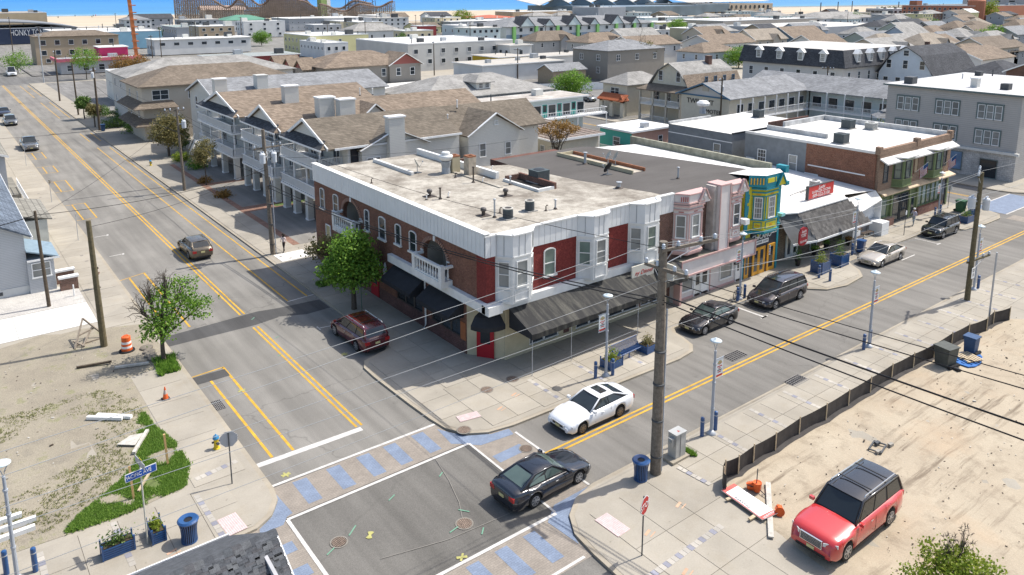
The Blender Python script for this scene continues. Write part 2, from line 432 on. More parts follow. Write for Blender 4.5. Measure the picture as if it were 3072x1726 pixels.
# ------------------------------------------------------------------ generic building
def units(t,x0,x1,y0,y1,z):
    rr=random.Random(int(x0*7+y0*3));A=(x1-x0)*(y1-y0);k=.6+min(1.6,math.hypot(x0,y0)/260)
    for i in range(int(min(7,1+A/90))):
        x,y=rr.uniform(x0+1,x1-1),rr.uniform(y0+1,y1-1);m=MB();c=rr.choice((DGREY,STEEL,OFFW,DGREY))
        if rr.random() < .55: s=rr.uniform(.4,.8)*k;m.box(x-s,y-s*.8,z,x+s,y+s*.8,z+s*1.3,c);m.build('rooftop_unit',t)
        else: m.tube((x,y,z),(x,y,z+rr.uniform(.5,1.1)*k),.09*k,.09*k,6,c);m.build('roof_pipe',t)
def bldg(label,x0,x1,y0,y1,h,wall,roof,rt='flat',rh=2.0,ov=0.35,cat='house',name='house',group=None,
         Wn=(),Sn=(),wk=None,z0=0.0,trim=None,skirt=None,par=0.3,chim=None,axis=None,gable=None,wall2=None,z2=None):
    t=thing(name,label,cat,((x0+x1)/2,(y0+y1)/2,z0),group)
    tr=trim or WHITE;gb=gable or wall
    w=MB()
    if wall2 and z2:
        w.box(x0,y0,z0,x1,y1,z2,wall2);w.box(x0-.004,y0-.004,z2,x1,y1,h if rt != 'flat' else h,wall)
    else: w.box(x0,y0,z0,x1,y1,h,wall)
    r=MB()
    if rt == 'flat':
        w2=MB();e=0.18
        for a in ((x0,y0,x1,y0+e),(x0,y1-e,x1,y1),(x0,y0+e,x0+e,y1-e),(x1-e,y0+e,x1,y1-e)):
            w2.box(a[0]-(0.04 if a[0] == x0 else 0),a[1]-(0.04 if a[1] == y0 else 0),h+0.003,a[2],a[3],h+par,tr)
        w2.build('parapet',t)
        r.face([(x0,y0,h+0.03),(x1,y0,h+0.03),(x1,y1,h+0.03),(x0,y1,h+0.03)],roof);units(t,x0,x1,y0,y1,h+.03)
    elif rt == 'slab':
        r.box(x0-ov,y0-ov,h+.003,x1+ov,y1+ov,h+0.22,tr)
        r.face([(x0-ov+.1,y0-ov+.1,h+0.225),(x1+ov-.1,y0-ov+.1,h+0.225),(x1+ov-.1,y1+ov-.1,h+0.225),(x0-ov+.1,y1+ov-.1,h+0.225)],roof);units(t,x0,x1,y0,y1,h+.23)
    else:
        X0,X1,Y0,Y1=x0-ov,x1+ov,y0-ov,y1+ov;H=h-0.05;th=0.14
        if rt == 'hip':
            if (x1-x0) >= (y1-y0):
                m=(y1-y0)/2+ov;a,b=(X0+m,(Y0+Y1)/2),(X1-m,(Y0+Y1)/2)
                fs=[[(X0,Y0),(X1,Y0),b,a],[(X1,Y1),(X0,Y1),a,b],[(X0,Y1),(X0,Y0),a],[(X1,Y0),(X1,Y1),b]]
            else:
                m=(x1-x0)/2+ov;a,b=((X0+X1)/2,Y0+m),((X0+X1)/2,Y1-m)
                fs=[[(X0,Y1),(X0,Y0),a,b],[(X1,Y0),(X1,Y1),b,a],[(X0,Y0),(X1,Y0),a],[(X1,Y1),(X0,Y1),b]]
            for f in fs: r.slab([(p[0],p[1],H if p not in (a,b) else H+rh) for p in f],th,roof)
        elif rt == 'gx':                       # ridge along x, gables face west and east
            ym=(Y0+Y1)/2;zr=H+rh
            for ya,yb in ((Y0,ym),(Y1,ym)):
                r.slab([(X0,ya,H),(X1,ya,H),(X1,yb,zr),(X0,yb,zr)],th,roof)
            for xx in (x0,x1):
                w.ext([(xx,y0,h-.02),(xx,y1,h-.02),(xx,ym,h+rh*(ym-y0)/(ym-Y0)-0.1)],(0.08 if xx == x0 else -0.08,0,0),gb)
            if trim is not False:
                tt=MB()
                for ya in (Y0,Y1): tt.beam((X0-.03,ya,H-.02),(X0-.03,ym,zr-.02),0.06,0.26,tr,up=(1,0,0)) if False else tt.ext([(X0-.05,ya,H-.2),(X0-.05,ya,H+.03),(X0-.05,ym,zr+.03),(X0-.05,ym,zr-.2)],(.045,0,0),tr)
                tt.build('bargeboard',t)
        elif rt == 'gy':
            xm=(X0+X1)/2;zr=H+rh
            for xa,xb in ((X0,xm),(X1,xm)):
                r.slab([(xa,Y0,H),(xa,Y1,H),(xb,Y1,zr),(xb,Y0,zr)],th,roof)
            for yy in (y0,y1):
                w.ext([(x0,yy,h-.02),(x1,yy,h-.02),(xm,yy,h+rh*(xm-x0)/(xm-X0)-0.1)],(0,0.08 if yy == y0 else -0.08,0),gb)
            tt=MB()
            for xa in (X0,X1): tt.ext([(xa,Y0-.05,H-.2),(xa,Y0-.05,H+.03),(xm,Y0-.05,zr+.03),(xm,Y0-.05,zr-.2)],(0,.045,0),tr)
            tt.build('bargeboard',t)
        elif rt in ('gambx',):                # gambrel, ridge along x
            ym=(Y0+Y1)/2;k=0.52;zk=H+rh*0.68;yk0,yk1=Y0+(ym-Y0)*(1-k),Y1-(Y1-ym)*(1-k)
            for P in ([(Y0,H),(yk0,zk)],[(yk0,zk),(ym,H+rh)],[(ym,H+rh),(yk1,zk)],[(yk1,zk),(Y1,H)]):
                (a,za),(b,zb)=P;r.slab([(X0,a,za),(X1,a,za),(X1,b,zb),(X0,b,zb)],th,roof)
            for xx in (x0,x1):
                w.ext([(xx,y0,h-.02),(xx,yk0,zk-.1),(xx,ym,H+rh-.12),(xx,yk1,zk-.1),(xx,y1,h-.02)],(0.08 if xx == x0 else -0.08,0,0),gb)
    w.build('walls',t)
    r.build('roof',t)
    wk=dict(wk or {})
    for (n,z,ww,hh) in Wn: winrow(t,'W',x0-(.004 if wall2 else 0),y0+.3,y1-.3,z,n,ww,hh,**wk)
    for (n,z,ww,hh) in Sn: winrow(t,'S',y0-(.004 if wall2 else 0),x0+.3,x1-.3,z,n,ww,hh,**wk)
    if chim:
        for (cx,cy,cw,ch,cm) in chim:
            c=MB();c.box(cx-cw/2,cy-cw/2,h-0.5,cx+cw/2,cy+cw/2,h+ch,cm);c.box(cx-cw/2-.05,cy-cw/2-.05,h+ch,cx+cw/2+.05,cy+cw/2+.05,h+ch+.12,cm);c.build('chimney',t)
    return t

# ------------------------------------------------------------------ poles, wires, lamps
def wire(label,a,b,r=0.015,sag=0.3,mt=None,n=14,cat='wire',group='wires strung between the poles'):
    m=MB();P=[]
    for i in range(n+1):
        k=i/n;P.append((a[0]+(b[0]-a[0])*k,a[1]+(b[1]-a[1])*k,a[2]+(b[2]-a[2])*k-sag*4*k*(1-k)))
    m.path(P,r,5,mt or WIREB)
    o=m.build('overhead_wire');return solo(o,label,cat,group)
def insul(m,x,y,z,s=1.0):
    m.lathe((x,y,z),[(0.04*s,0),(0.09*s,.03*s),(0.05*s,.07*s),(0.10*s,.11*s),(0.05*s,.15*s),(0.09*s,.19*s),(0.03*s,.24*s)],8,CERAM)
def upole(label,x,y,h,r=0.17,wood=None,arms=(),top=None,trans=(),lean=(0,0),group='wooden utility poles',conduit=False):
    """arms: (height, length, direction deg, offset along arm); trans: (height, dx, dy)"""
    t=thing('utility_pole',label,'utility pole',(x,y,0),group);wood=wood or WOODP
    m=MB();tx,ty=x+lean[0],y+lean[1]
    m.path([(x,y,-0.05),(x+lean[0]*.5,y+lean[1]*.5,h*.5),(tx,ty,h)],r,12,wood,r*0.68);m.build('pole',t,smooth=False)
    for (z,L,dg,off) in arms:
        c,s=math.cos(R(dg)),math.sin(R(dg));k=z/h;cx,cy=x+lean[0]*k,y+lean[1]*k
        m=MB();a=(cx+c*(off-L/2)-s*.16,cy+s*(off-L/2)+c*.16,z);b=(cx+c*(off+L/2)-s*.16,cy+s*(off+L/2)+c*.16,z)
        m.beam(a,b,.11,.13,wood);o=m.build('crossarm',t)
        for q in (0.04,0.3,0.7,0.96):
            i=MB();insul(i,a[0]+(b[0]-a[0])*q,a[1]+(b[1]-a[1])*q,z+.065);i.build('insulator',o,smooth=True)
        m=MB()
        for q in (.22,.78): m.beam((a[0]+(b[0]-a[0])*q,a[1]+(b[1]-a[1])*q,z-.05),(cx,cy,z-.75),.03,.03,STEEL)
        m.build('brace',t)
    for (z,dx,dy) in trans:
        m=MB();m.lathe((x+dx,y+dy,z),[(.2,0),(.24,.03),(.24,.75),(.26,.78),(.2,.86),(.06,.92)],16,mat('transformer_grey',(.52,.55,.58),.45,.06,3))
        insul(m,x+dx+.1,y+dy,z+.86,.7);insul(m,x+dx-.1,y+dy,z+.86,.7);m.beam((x+dx,y+dy,z+.5),(x,y,z+.5),.06,.1,STEEL)
        m.build('transformer',t,smooth=False)
    if conduit:
        m=MB();m.path([(x+r+.05,y-.05,.1),(x+r+.03,y-.05,h*.72)],.045,8,LSTEEL)
        for q in (1.0,2.8,4.6,6.2): m.tube((x,y,q),(x,y,q+.06),r+.012,r+.012,14,DGREY)
        m.build('conduit',t)
    return t
def lamp(label,x,y,h=5.2,ban=None,group='street lamps with banners along the avenue',bd=-1):
    t=thing('street_lamp',label,'street lamp',(x,y,0.12),group)
    m=MB();m.lathe((x,y,.12),[(.24,0),(.25,.04),(.16,.12),(.10,.22)],16,STEEL);m.build('base',t,smooth=True)
    m=MB();m.path([(x,y,.2),(x,y,h-.65)],.085,10,LSTEEL,.06)
    for z in (1.5,2.9,3.9): m.tube((x,y,z),(x,y,z+.07),.095,.095,10,LSTEEL)
    m.build('pole',t)
    m=MB()
    for s in (-1,1): m.path([(x,y,h-.7),(x+s*.05,y,h-.45),(x+s*.22,y,h-.12)],.018,6,LSTEEL)
    m.build('yoke',t)
    m=MB();m.lathe((x,y,h-.14),[(.02,-.02),(.28,0),(.30,.03),(.22,.08),(.08,.13),(.06,.17)],20,mat('lamp_disc',(.62,.70,.72),.4,.04,3));m.build('lamp_head',t,smooth=True)
    if ban:
        z1=h-1.15;a=MB();dx,dy=ban;w=.55
        a.beam((x,y,z1),(x+dx*(w+.15),y+dy*(w+.15),z1),.03,.03,LSTEEL);a.beam((x,y,z1-1.05),(x+dx*(w+.15),y+dy*(w+.15),z1-1.05),.03,.03,LSTEEL);a.build('banner_arm',t)
        b=MB();bw=mat('banner_cloth',(.62,.66,.66),.7,.03,3)
        p=lambda s,z: (x+dx*(.12+s*w),y+dy*(.12+s*w),z)
        nx,ny=-dy*.012,dx*.012
        b.ext([p(0,z1-1.0),p(1,z1-1.0),p(1,z1-.04),p(0,z1-.04)],(nx,ny,0),bw)
        o=b.build('banner',t)
        for sg in (1,-1):
            q=MB();ox,oy=(nx*1.3,ny*1.3) if sg > 0 else (-nx*.3,-ny*.3)
            pp=lambda s,z: (x+dx*(.12+s*w)+ox,y+dy*(.12+s*w)+oy,z)
            q.face([pp(.05,z1-.98),pp(.95,z1-.98),pp(.95,z1-.88),pp(.05,z1-.88)],RED)
            cxs,czs=.5,z1-.27
            gm=mat('banner_crest_green',(.12,.35,.14),.7,.05,3);om=mat('banner_crest_orange',(.6,.2,.1),.7,.05,3)
            for k in range(7):
                th=R(20+k*23);q.face([pp(cxs,czs-.1),pp(cxs+math.cos(th-.16)*.36,czs-.06+math.sin(th-.16)*.2),pp(cxs+math.cos(th+.16)*.36,czs-.06+math.sin(th+.16)*.2)],gm if k % 2 else om)
            for k,ww in enumerate((.7,.3,.62,.5)):
                zz=z1-.44-k*.1;q.face([pp(.5-ww/2,zz-.035),pp(.5+ww/2,zz-.035),pp(.5+ww/2,zz+.02),pp(.5-ww/2,zz+.02)],RED if k != 2 else DGREY)
            q.build('print',o)
    return t
def bollard(label,x,y,h=1.05,group='blue bollards beside the street lamps'):
    t=MB();t.lathe((x,y,.12),[(.10,0),(.10,h-.06),(.085,h-.02),(.03,h)],12,BLUE)
    o=t.build('bollard',None,smooth=False);solo(o,label,'bollard',group)
    m=MB();m.lathe((x,y,.12),[(.104,h-.24),(.106,h-.235),(.106,h-.2),(.104,h-.195)],12,STEEL);m.build('ring',o);return o

# ------------------------------------------------------------------ trees
def leafmesh(name,P,size,mt,rng,flat=0.0,jitter=0.4):
    n=len(P);s=size*(1+jitter*(rng.random(n)-.5)*2)
    a=rng.normal(size=(n,3));a /= np.linalg.norm(a,axis=1)[:,None]
    b=rng.normal(size=(n,3));b -= (b*a).sum(1)[:,None]*a;b /= np.linalg.norm(b,axis=1)[:,None]
    c=a*s[:,None]*.5;d=b*s[:,None]*.36
    V=np.stack([P-c,P+d,P+c,P-d],1).reshape(-1,3)
    me=bpy.data.meshes.new(name);me.vertices.add(4*n);me.vertices.foreach_set('co',V.astype('f').ravel())
    me.loops.add(4*n);me.loops.foreach_set('vertex_index',np.arange(4*n,dtype='i'))
    me.polygons.add(n);me.polygons.foreach_set('loop_start',np.arange(0,4*n,4,dtype='i'));me.update(calc_edges=True)
    me.materials.append(mt);return me
def tree(label,loc,blobs,n,leaf,size=.2,trunk_h=2.0,r=.14,bark=None,group=None,name='tree',bare=(),seed=1,clump=.3,lean=(0,0),trunks=1,twigs=5,dens=None):
    """blobs: (dx, dy, z, radius xy, radius z) of foliage; bare: blobs of leafless twigs"""
    rng=np.random.default_rng(seed);rr=random.Random(seed);x,y,z=loc
    bark=bark or mat('tree_bark',(.085,.07,.055),.95,.3,8)
    t=thing(name,label,'tree' if name.endswith('tree') else 'shrub',loc,group)
    m=MB();T=Vector((x+lean[0],y+lean[1],z+trunk_h))
    for k in range(trunks):
        o=Vector((rr.uniform(-.25,.25),rr.uniform(-.25,.25),0))*(trunks > 1)
        m.path([Vector((x,y,z-.05))+o,(Vector((x,y,z))+T)/2+o+Vector((rr.uniform(-.06,.06),rr.uniform(-.06,.06),0)),T+o],r,9,bark,r*.72)
    for i,(dx,dy,dz,rx,rz) in enumerate(list(blobs)+list(bare)):
        c=Vector((x+dx,y+dy,z+dz));isb=i >= len(blobs)
        mid=T.lerp(c,.5)+Vector((rr.uniform(-.2,.2),rr.uniform(-.2,.2),rr.uniform(0,.2)))
        m.path([T,mid,c],r*.5,6,bark,r*.22)
        for k in range(twigs*(3 if isb else 1)):
            v=Vector((rr.gauss(0,1),rr.gauss(0,1),rr.gauss(.35,.8))).normalized();e=c+Vector((v.x*rx,v.y*rx,v.z*rz))*(.95 if isb else .8)
            h=c.lerp(e,.5)+Vector((rr.uniform(-.12,.12),rr.uniform(-.12,.12),.05));s=T.lerp(c,rr.uniform(.55,1))
            m.path([s,h,e],r*.2,4,bark,.008)
            if isb:
                for q in range(4):
                    v2=Vector((rr.gauss(0,1),rr.gauss(0,1),rr.gauss(.3,.7))).normalized()*rx*.45;st=h.lerp(e,rr.uniform(.1,.9));m.path([st,st+v2*.5+Vector((0,0,.03)),st+v2],.011,3,bark,.004)
    m.build('trunk',t)
    vol=np.array([b[3] ** 2*b[4] for b in blobs]);cnt=(n*vol/vol.sum()).astype(int);P=[]
    for (dx,dy,dz,rx,rz),k in zip(blobs,cnt):
        nc=max(5,int(k/26));v=rng.normal(size=(nc,3));v /= np.linalg.norm(v,axis=1)[:,None]
        rad=.45+.55*rng.random(nc) ** .5;C=v*rad[:,None]*np.array([rx,rx,rz])
        ci=rng.integers(0,nc,k);q=C[ci]+rng.normal(size=(k,3))*clump*np.array([1,1,.7])
        P.append(q+np.array([dx,dy,dz]))
    P=np.concatenate(P);o=bpy.data.objects.new('crown',leafmesh('crown',P,size,leaf,rng));COL.objects.link(o);o.parent=t
    return t
LEAF_G=leafm('leaf_fresh_green',(.06,.15,.02),(.22,.36,.05))
LEAF_M=leafm('leaf_mid_green',(.055,.11,.025),(.16,.24,.06))
LEAF_Y=leafm('leaf_yellow_green',(.10,.16,.015),(.26,.31,.04))
LEAF_O=leafm('leaf_autumn_orange',(.16,.10,.03),(.34,.20,.06))
LEAF_B=leafm('leaf_brown_green',(.12,.12,.045),(.24,.20,.08))

# ------------------------------------------------------------------ vehicles (local frame: +x forward, ground at z=0)
RUB=mat('tyre_rubber',(.015,.015,.016),.85,.1,5,obj=True)
RIM=mat('alloy_rim',(.42,.43,.45),.3,.1,5,metal=.8,obj=True)
RIMD=mat('bronze_rim',(.22,.19,.16),.3,.1,5,metal=.8,obj=True)
CGL=glassm('car_glass',(.022,.028,.030),.04,.3)
CGL2=glassm('car_glass_green',(.07,.10,.09),.04,.3)
PLAST=mat('black_trim_plastic',(.02,.02,.022),.6,.1,4,obj=True)
HEADL=mat('headlight_lens',(.55,.56,.56),.12,.05,4,spec=.8,obj=True)
TAILL=mat('tail_lamp_red',(.35,.012,.012),.15,.1,4,spec=.6,obj=True)
CHROME=mat('chrome',(.62,.63,.65),.12,.02,2,metal=.9,obj=True)
PLATE=mat('number_plate_yellow',(.55,.50,.25),.5,.08,9,obj=True)
def paint(name,c,rough=.25,metal=0.0): return mat(name,c,rough,.03,2,metal=metal,spec=.5,obj=True,coat=.9)
_wh={}
def wheel(par,x,y,rw,side,rim):
    k=(rw,side,rim.name)
    if k not in _wh:
        t=MB();w=.21
        t.tube((0,side*.02,0),(0,side*(w-.02),0),rw,rw,22,RUB);t.tube((0,0,0),(0,side*w,0),rw*.93,rw*.93,22,RUB)
        q=MB();q.tube((0,side*(w-.012),0),(0,side*(w+.006),0),rw*.66,rw*.64,20,DGREY)
        for i in range(7):
            a=i*2*math.pi/7;q.beam((0,side*(w+.006),0),(math.cos(a)*rw*.63,side*(w+.008),math.sin(a)*rw*.63),.055,.02,rim,up=(0,1,0))
        q.tube((0,side*(w+.0),0),(0,side*(w+.022),0),rw*.17,rw*.14,12,rim)
        n=20
        for i in range(n):
            a,b=2*math.pi*i/n,2*math.pi*(i+1)/n
            P=lambda r_,a_: (math.cos(a_)*r_,side*(w+.012),math.sin(a_)*r_)
            q.face([P(rw*.60,a),P(rw*.69,a),P(rw*.69,b),P(rw*.60,b)],rim)
        _wh[k]=(t.mesh('wheel'),q.mesh('rim'))
    a,b=_wh[k];o=inst('wheel',a,par,(x,y,rw));inst('rim',b,o,(0,0,0));return o
def lerp(a,b,t): return tuple(a[i]+(b[i]-a[i])*t for i in range(3))
def car(label,loc,rz,pm,kind='sedan',roofm_=None,glass=None,rim=None,group=None,L=4.7,Wd=1.8,H=1.45,cat='car',name='car',plate=True,rails=False,lower=None,detail=True,grille='bar',sunroof=False,wb=None):
    t=thing(name,label,cat,loc,group,rz=rz);glass=glass or CGL;rim=rim or RIM
    l,w=L/2,Wd/2;rw=.33 if kind in ('sedan',) else .37
    if kind == 'suv_big': rw=.40
    wbs=wb or L*.58;xf,xr=l-(L-wbs)*.44,-(l-(L-wbs)*.56)
    z0=.20 if kind == 'sedan' else .27
    if kind == 'sedan':      # deck line (x fraction of L/2 -> z)
        D=[(1.0,.50),(.97,.62),(.85,.72),(.42,.90),(-.62,.98),(-.86,1.02),(-.97,.98),(-1.0,.84)];A,B,C,E=.36,.02,-.42,-.80;zr=H
    elif kind == 'minivan':
        D=[(1.0,.52),(.97,.68),(.84,.84),(.58,1.0),(-.9,1.08),(-.97,1.04),(-1.0,.9)];A,B,C,E=.60,.20,-.84,-.95;zr=H
    elif kind in ('suv','suv_big'):
        hz=.98 if kind == 'suv' else 1.12
        D=[(1.0,.58),(.98,hz-.16),(.88,hz-.05),(.42,hz+.03),(-.93,hz+.08),(-.98,hz),(-1.0,hz-.15)];A,B,C,E=.40,.16,-.86,-.96;zr=H
    elif kind == 'crossover':
        D=[(1.0,.52),(.97,.72),(.84,.86),(.46,.98),(-.88,1.08),(-.97,1.02),(-1.0,.88)];A,B,C,E=.42,.08,-.68,-.93;zr=H
    elif kind == 'pickup':
        D=[(1.0,.60),(.98,.92),(.88,1.02),(.42,1.08),(-.98,1.10),(-1.0,.9)];A,B,C,E=.38,.16,-.22,-.30;zr=H
    def dz(x):
        f=x/l
        for (a,za),(b,zb) in zip(D,D[1:]):
            if a >= f >= b: return za+(zb-za)*(a-f)/(a-b)
        return D[-1][1]
    def hw(x):
        f=abs(x)/l;return w*(1-.0*f)*(1-.17*max(0,(f-.80)/.20) ** 2.2)
    Ra=rw+.07;xs=set([l,l*.985,l*.96,l*.9,l*.84,l*.6,l*.42,0,-l*.3,-l*.6,-l*.86,-l*.93,-l*.97,-l*.99,-l])
    for c in (xf,xr):
        for k in range(-6,7): xs.add(c+Ra*math.sin(k/6*math.pi/2))
        xs.add(c-Ra-.01);xs.add(c+Ra+.01)
    xs=sorted(xs,reverse=True)
    xs=[x for i,x in enumerate(xs) if i == 0 or xs[i-1]-x > .004]
    m=MB();V=[];F=[]
    for x in xs:
        zs=z0 if abs(x) < l*.95 else z0+.08
        for c in (xf,xr):
            d=abs(x-c)
            if d <= Ra: zs=max(zs,rw+math.sqrt(max(0,Ra*Ra-d*d))*.98)
        zb=dz(x);ww=hw(x);zs=min(zs,zb-.12);cr=.05
        bulge=.02 if any(abs(x-c) < Ra*1.4 for c in (xf,xr)) else 0
        half=[(ww-.05,zs),(ww+bulge,zs+(zb-zs)*.18),(ww+bulge+.012,zs+(zb-zs)*.52),(ww+bulge*.5,zs+(zb-zs)*.80),(ww-.045,zb-.045),(ww-.11,zb),(ww*.55,zb+cr*.75),(0,zb+cr)]
        V += [(x,y,z) for y,z in half]+[(x,-y,z) for y,z in half[-2::-1]]
    k=15
    for i in range(len(xs)-1):
        for j in range(k-1): F.append((i*k+j,(i+1)*k+j,(i+1)*k+j+1,i*k+j+1))
    F.append(tuple(range(k))[::-1]);F.append(tuple(range((len(xs)-1)*k,len(xs)*k)))
    m.add(V,F,pm)
    if lower:
        pass
    o=m.build('body',t,smooth=True)
    for p in o.data.polygons:
        if len(p.vertices) > 4: p.use_smooth=False
    m=MB();m.box(-l*.93,-w+.24,.16,l*.93,w-.24,.62,PLAST);m.build('underbody',t)
    m=MB();m.box(l-.10,-w*.62,z0+.04,l+.012,w*.62,z0+.16,PLAST);m.box(-l-.012,-w*.6,z0+.02,-l+.1,w*.6,z0+.14,PLAST)
    for sd in (-1,1): m.box(xr+Ra+.05,sd*(w-.06),z0-.05,xf-Ra-.05,sd*(w-.01),z0+.05,PLAST)
    m.build('bumper_trim',t)
    for x in (xf,xr):
        for sd in (-1,1): wheel(t,x,sd*(w-.215),rw,sd,rim)
    # cabin
    wbse,wt=w-.12,w-(.30 if kind == 'sedan' else .24)
    xa,xb,xc,xd=A*l,B*l,C*l,E*l
    za,zd=dz(xa)+.02,dz(xd)+.02
    a=(xa,wbse,za);d=(xd,wbse-.02,zd);b=(xb,wt,zr-.07);c=(xc,wt-.02,zr-.07-(.02 if kind != 'sedan' else .03))
    rp=roofm_ or pm;m=MB()
    mir=lambda p: (p[0],-p[1],p[2])
    m.face([a,b,c,d],PLAST if kind != 'x' else rp);m.face([mir(d),mir(c),mir(b),mir(a)],PLAST)
    m.face([mir(a),mir(b),b,a],PLAST);m.face([d,c,mir(c),mir(d)],rp)
    o2=m.build('cabin_frame',t)
    m=MB();Vr=[];Fr=[];nx,ny=7,9
    for i in range(nx):
        s=i/(nx-1);e0=lerp(b,c,s);ed=.0 if 0 < s < 1 else .0
        for j in range(ny):
            q=-1+2*j/(ny-1);bow=(1-q*q)
            xx=e0[0]+(.07*bow if i == 0 else (-.05*bow if i == nx-1 else 0));zz=e0[2]+.085*(1-q ** 4)*(1-.35*(2*s-1) ** 4)-(.0)
            if i in (0,nx-1): zz=e0[2]+.035*(1-q*q)
            Vr.append((xx,q*(e0[1]+.015),zz))
    for i in range(nx-1):
        for j in range(ny-1): Fr.append((i*ny+j,i*ny+j+1,(i+1)*ny+j+1,(i+1)*ny+j))
    m.add(Vr,Fr,rp)
    # pillars in body colour along windscreen, roof side rail and rear
    for sg in (1,-1):
        f=(lambda p: p) if sg > 0 else mir
        m.path([f(a),f(lerp(a,b,.5)),f(b),f(lerp(b,c,.5)),f(c),f(lerp(c,d,.5)),f(d)],.045,6,rp)
    m.build('roof',t,smooth=True)
    if sunroof:
        m=MB();zz=zr+.02;m.box(xb-.75,-.38,zz-.06,xb-.3,.38,zz+.012,CGL);m.build('sunroof',t)
    off=.012
    def quad(nm,pts,g):
        m=MB();m.face(pts,g);return m.build(nm,t)
    def inset(P,k,out):
        c_=[sum(p[i] for p in P)/4 for i in range(3)]
        return [tuple(p[i]+(c_[i]-p[i])*k[i if i == 1 else 0]+out[i] for i in range(3)) for p in P]
    nrm=Vector(mir(a)).__sub__(Vector(a)).cross(Vector(b)-Vector(a)).normalized()
    if nrm.x < 0: nrm=-nrm
    quad('windscreen',[tuple(Vector(p)+nrm*off) for p in (lerp(lerp(a,b,.07),mir(lerp(a,b,.07)),.05),lerp(lerp(a,b,.07),mir(lerp(a,b,.07)),.95),lerp(lerp(a,b,.93),mir(lerp(a,b,.93)),.95),lerp(lerp(a,b,.93),mir(lerp(a,b,.93)),.05))],glass)
    n2=(Vector(mir(d))-Vector(d)).cross(Vector(c)-Vector(d)).normalized()
    if n2.x > 0: n2=-n2
    lo=.14
    quad('rear_window',[tuple(Vector(p)+n2*off) for p in (lerp(lerp(d,c,lo),mir(lerp(d,c,lo)),.08),lerp(lerp(d,c,lo),mir(lerp(d,c,lo)),.92),lerp(lerp(d,c,.9),mir(lerp(d,c,.9)),.92),lerp(lerp(d,c,.9),mir(lerp(d,c,.9)),.08))],glass)
    cuts={'sedan': [(.10,.47),(.50,.86)],'minivan': [(.06,.34),(.37,.66),(.69,.95)],'suv': [(.06,.36),(.39,.66),(.70,.95)],'suv_big': [(.06,.33),(.36,.62),(.66,.95)],'crossover': [(.08,.42),(.45,.74),(.77,.93)],'pickup': [(.10,.52),(.56,.92)]}[kind]
    for sg in (1,-1):
        for (u,v) in cuts:
            pts=[lerp(lerp(a,d,q),lerp(b,c,q),s) for q,s in ((u,.08),(v,.08),(v,.88),(u,.88))]
            pts=[(p[0],sg*(p[1]+.012),p[2]) for p in pts];quad('side_window',pts if sg > 0 else pts[::-1],glass)
    # lights, grille, plates, mirrors, handles
    zf=dz(l*.93)
    for sg in (1,-1):
        m=MB();x1=l*.955
        m.ext([(l-.015,sg*w*.50,zf-.20),(l-.02,sg*w*.50,zf-.06),(l*.90,sg*(hw(l*.9)+.012),zf-.03),(l*.90,sg*(hw(l*.9)+.014),zf-.17)],(.03,0,0),HEADL);m.build('headlight',t)
        m=MB();zt=dz(-l*.98)-.06
        m.box(-l-.01,sg*w*.55,zt-.20,-l+.12,sg*(hw(-l*.97)+.005),zt,TAILL);m.build('tail_lamp',t)
        m=MB();xm=xa-.12;m.box(xm-.07,sg*(w-.02),za+.02,xm+.07,sg*(w+.17),za+.15,pm);m.build('mirror',t)
        m=MB()
        for q in (.02,-.30): m.box(q*L-.1,sg*(w+.008),dz(0)-.17,q*L+.06,sg*(w+.03),dz(0)-.14,CHROME)
        m.build('door_handle',t)
        m=MB()
        for q in ([u for u,v in cuts[:3]]+[cuts[-1 if kind == 'sedan' else 1][1]]):
            xx=xa+(xd-xa)*q;m.box(xx-.006,sg*(w+.010),z0+.12,xx+.006,sg*(w+.016),dz(xx)-.06,BLACK)
        m.build('door_seam',t)
    m=MB()
    if grille == 'chrome':
        m.box(l-.03,-w*.46,zf-.38,l+.025,w*.46,zf-.03,CHROME)
        for i in range(5): m.box(l+.02,-w*.43,zf-.345+i*.062,l+.04,w*.43,zf-.315+i*.062,DGREY)
    else:
        m.box(l-.04,-w*.42,zf-.22,l+.018,w*.42,zf-.10,PLAST);m.box(l-.03,-w*.44,zf-.10,l+.022,w*.44,zf-.075,CHROME)
    m.build('grille',t)
    if plate:
        m=MB();m.box(l+.0,-.16,z0+.18,l+.03,.16,z0+.31,PLATE);m.build('number_plate',t)
        m=MB();m.box(-l-.03,-.16,z0+.42,-l+.02,.16,z0+.55,PLATE);m.build('number_plate',t)
    if rails:
        m=MB()
        for sg in (1,-1): m.path([(xb-.15,sg*(wt-.05),zr+.02),(xb-.22,sg*(wt-.05),zr+.075),(xc+.22,sg*(wt-.07),zr+.065),(xc+.12,sg*(wt-.07),zr+.0)],.022,6,CHROME if rails == 'c' else BLACK)
        if rails != 'n':
            for q in (.28,.72): p,q2=lerp(b,c,q),None;m.beam((p[0],-wt+.05,zr+.07),(p[0],wt-.05,zr+.07),.05,.03,BLACK)
        m.build('roof_rack',t)
    return t

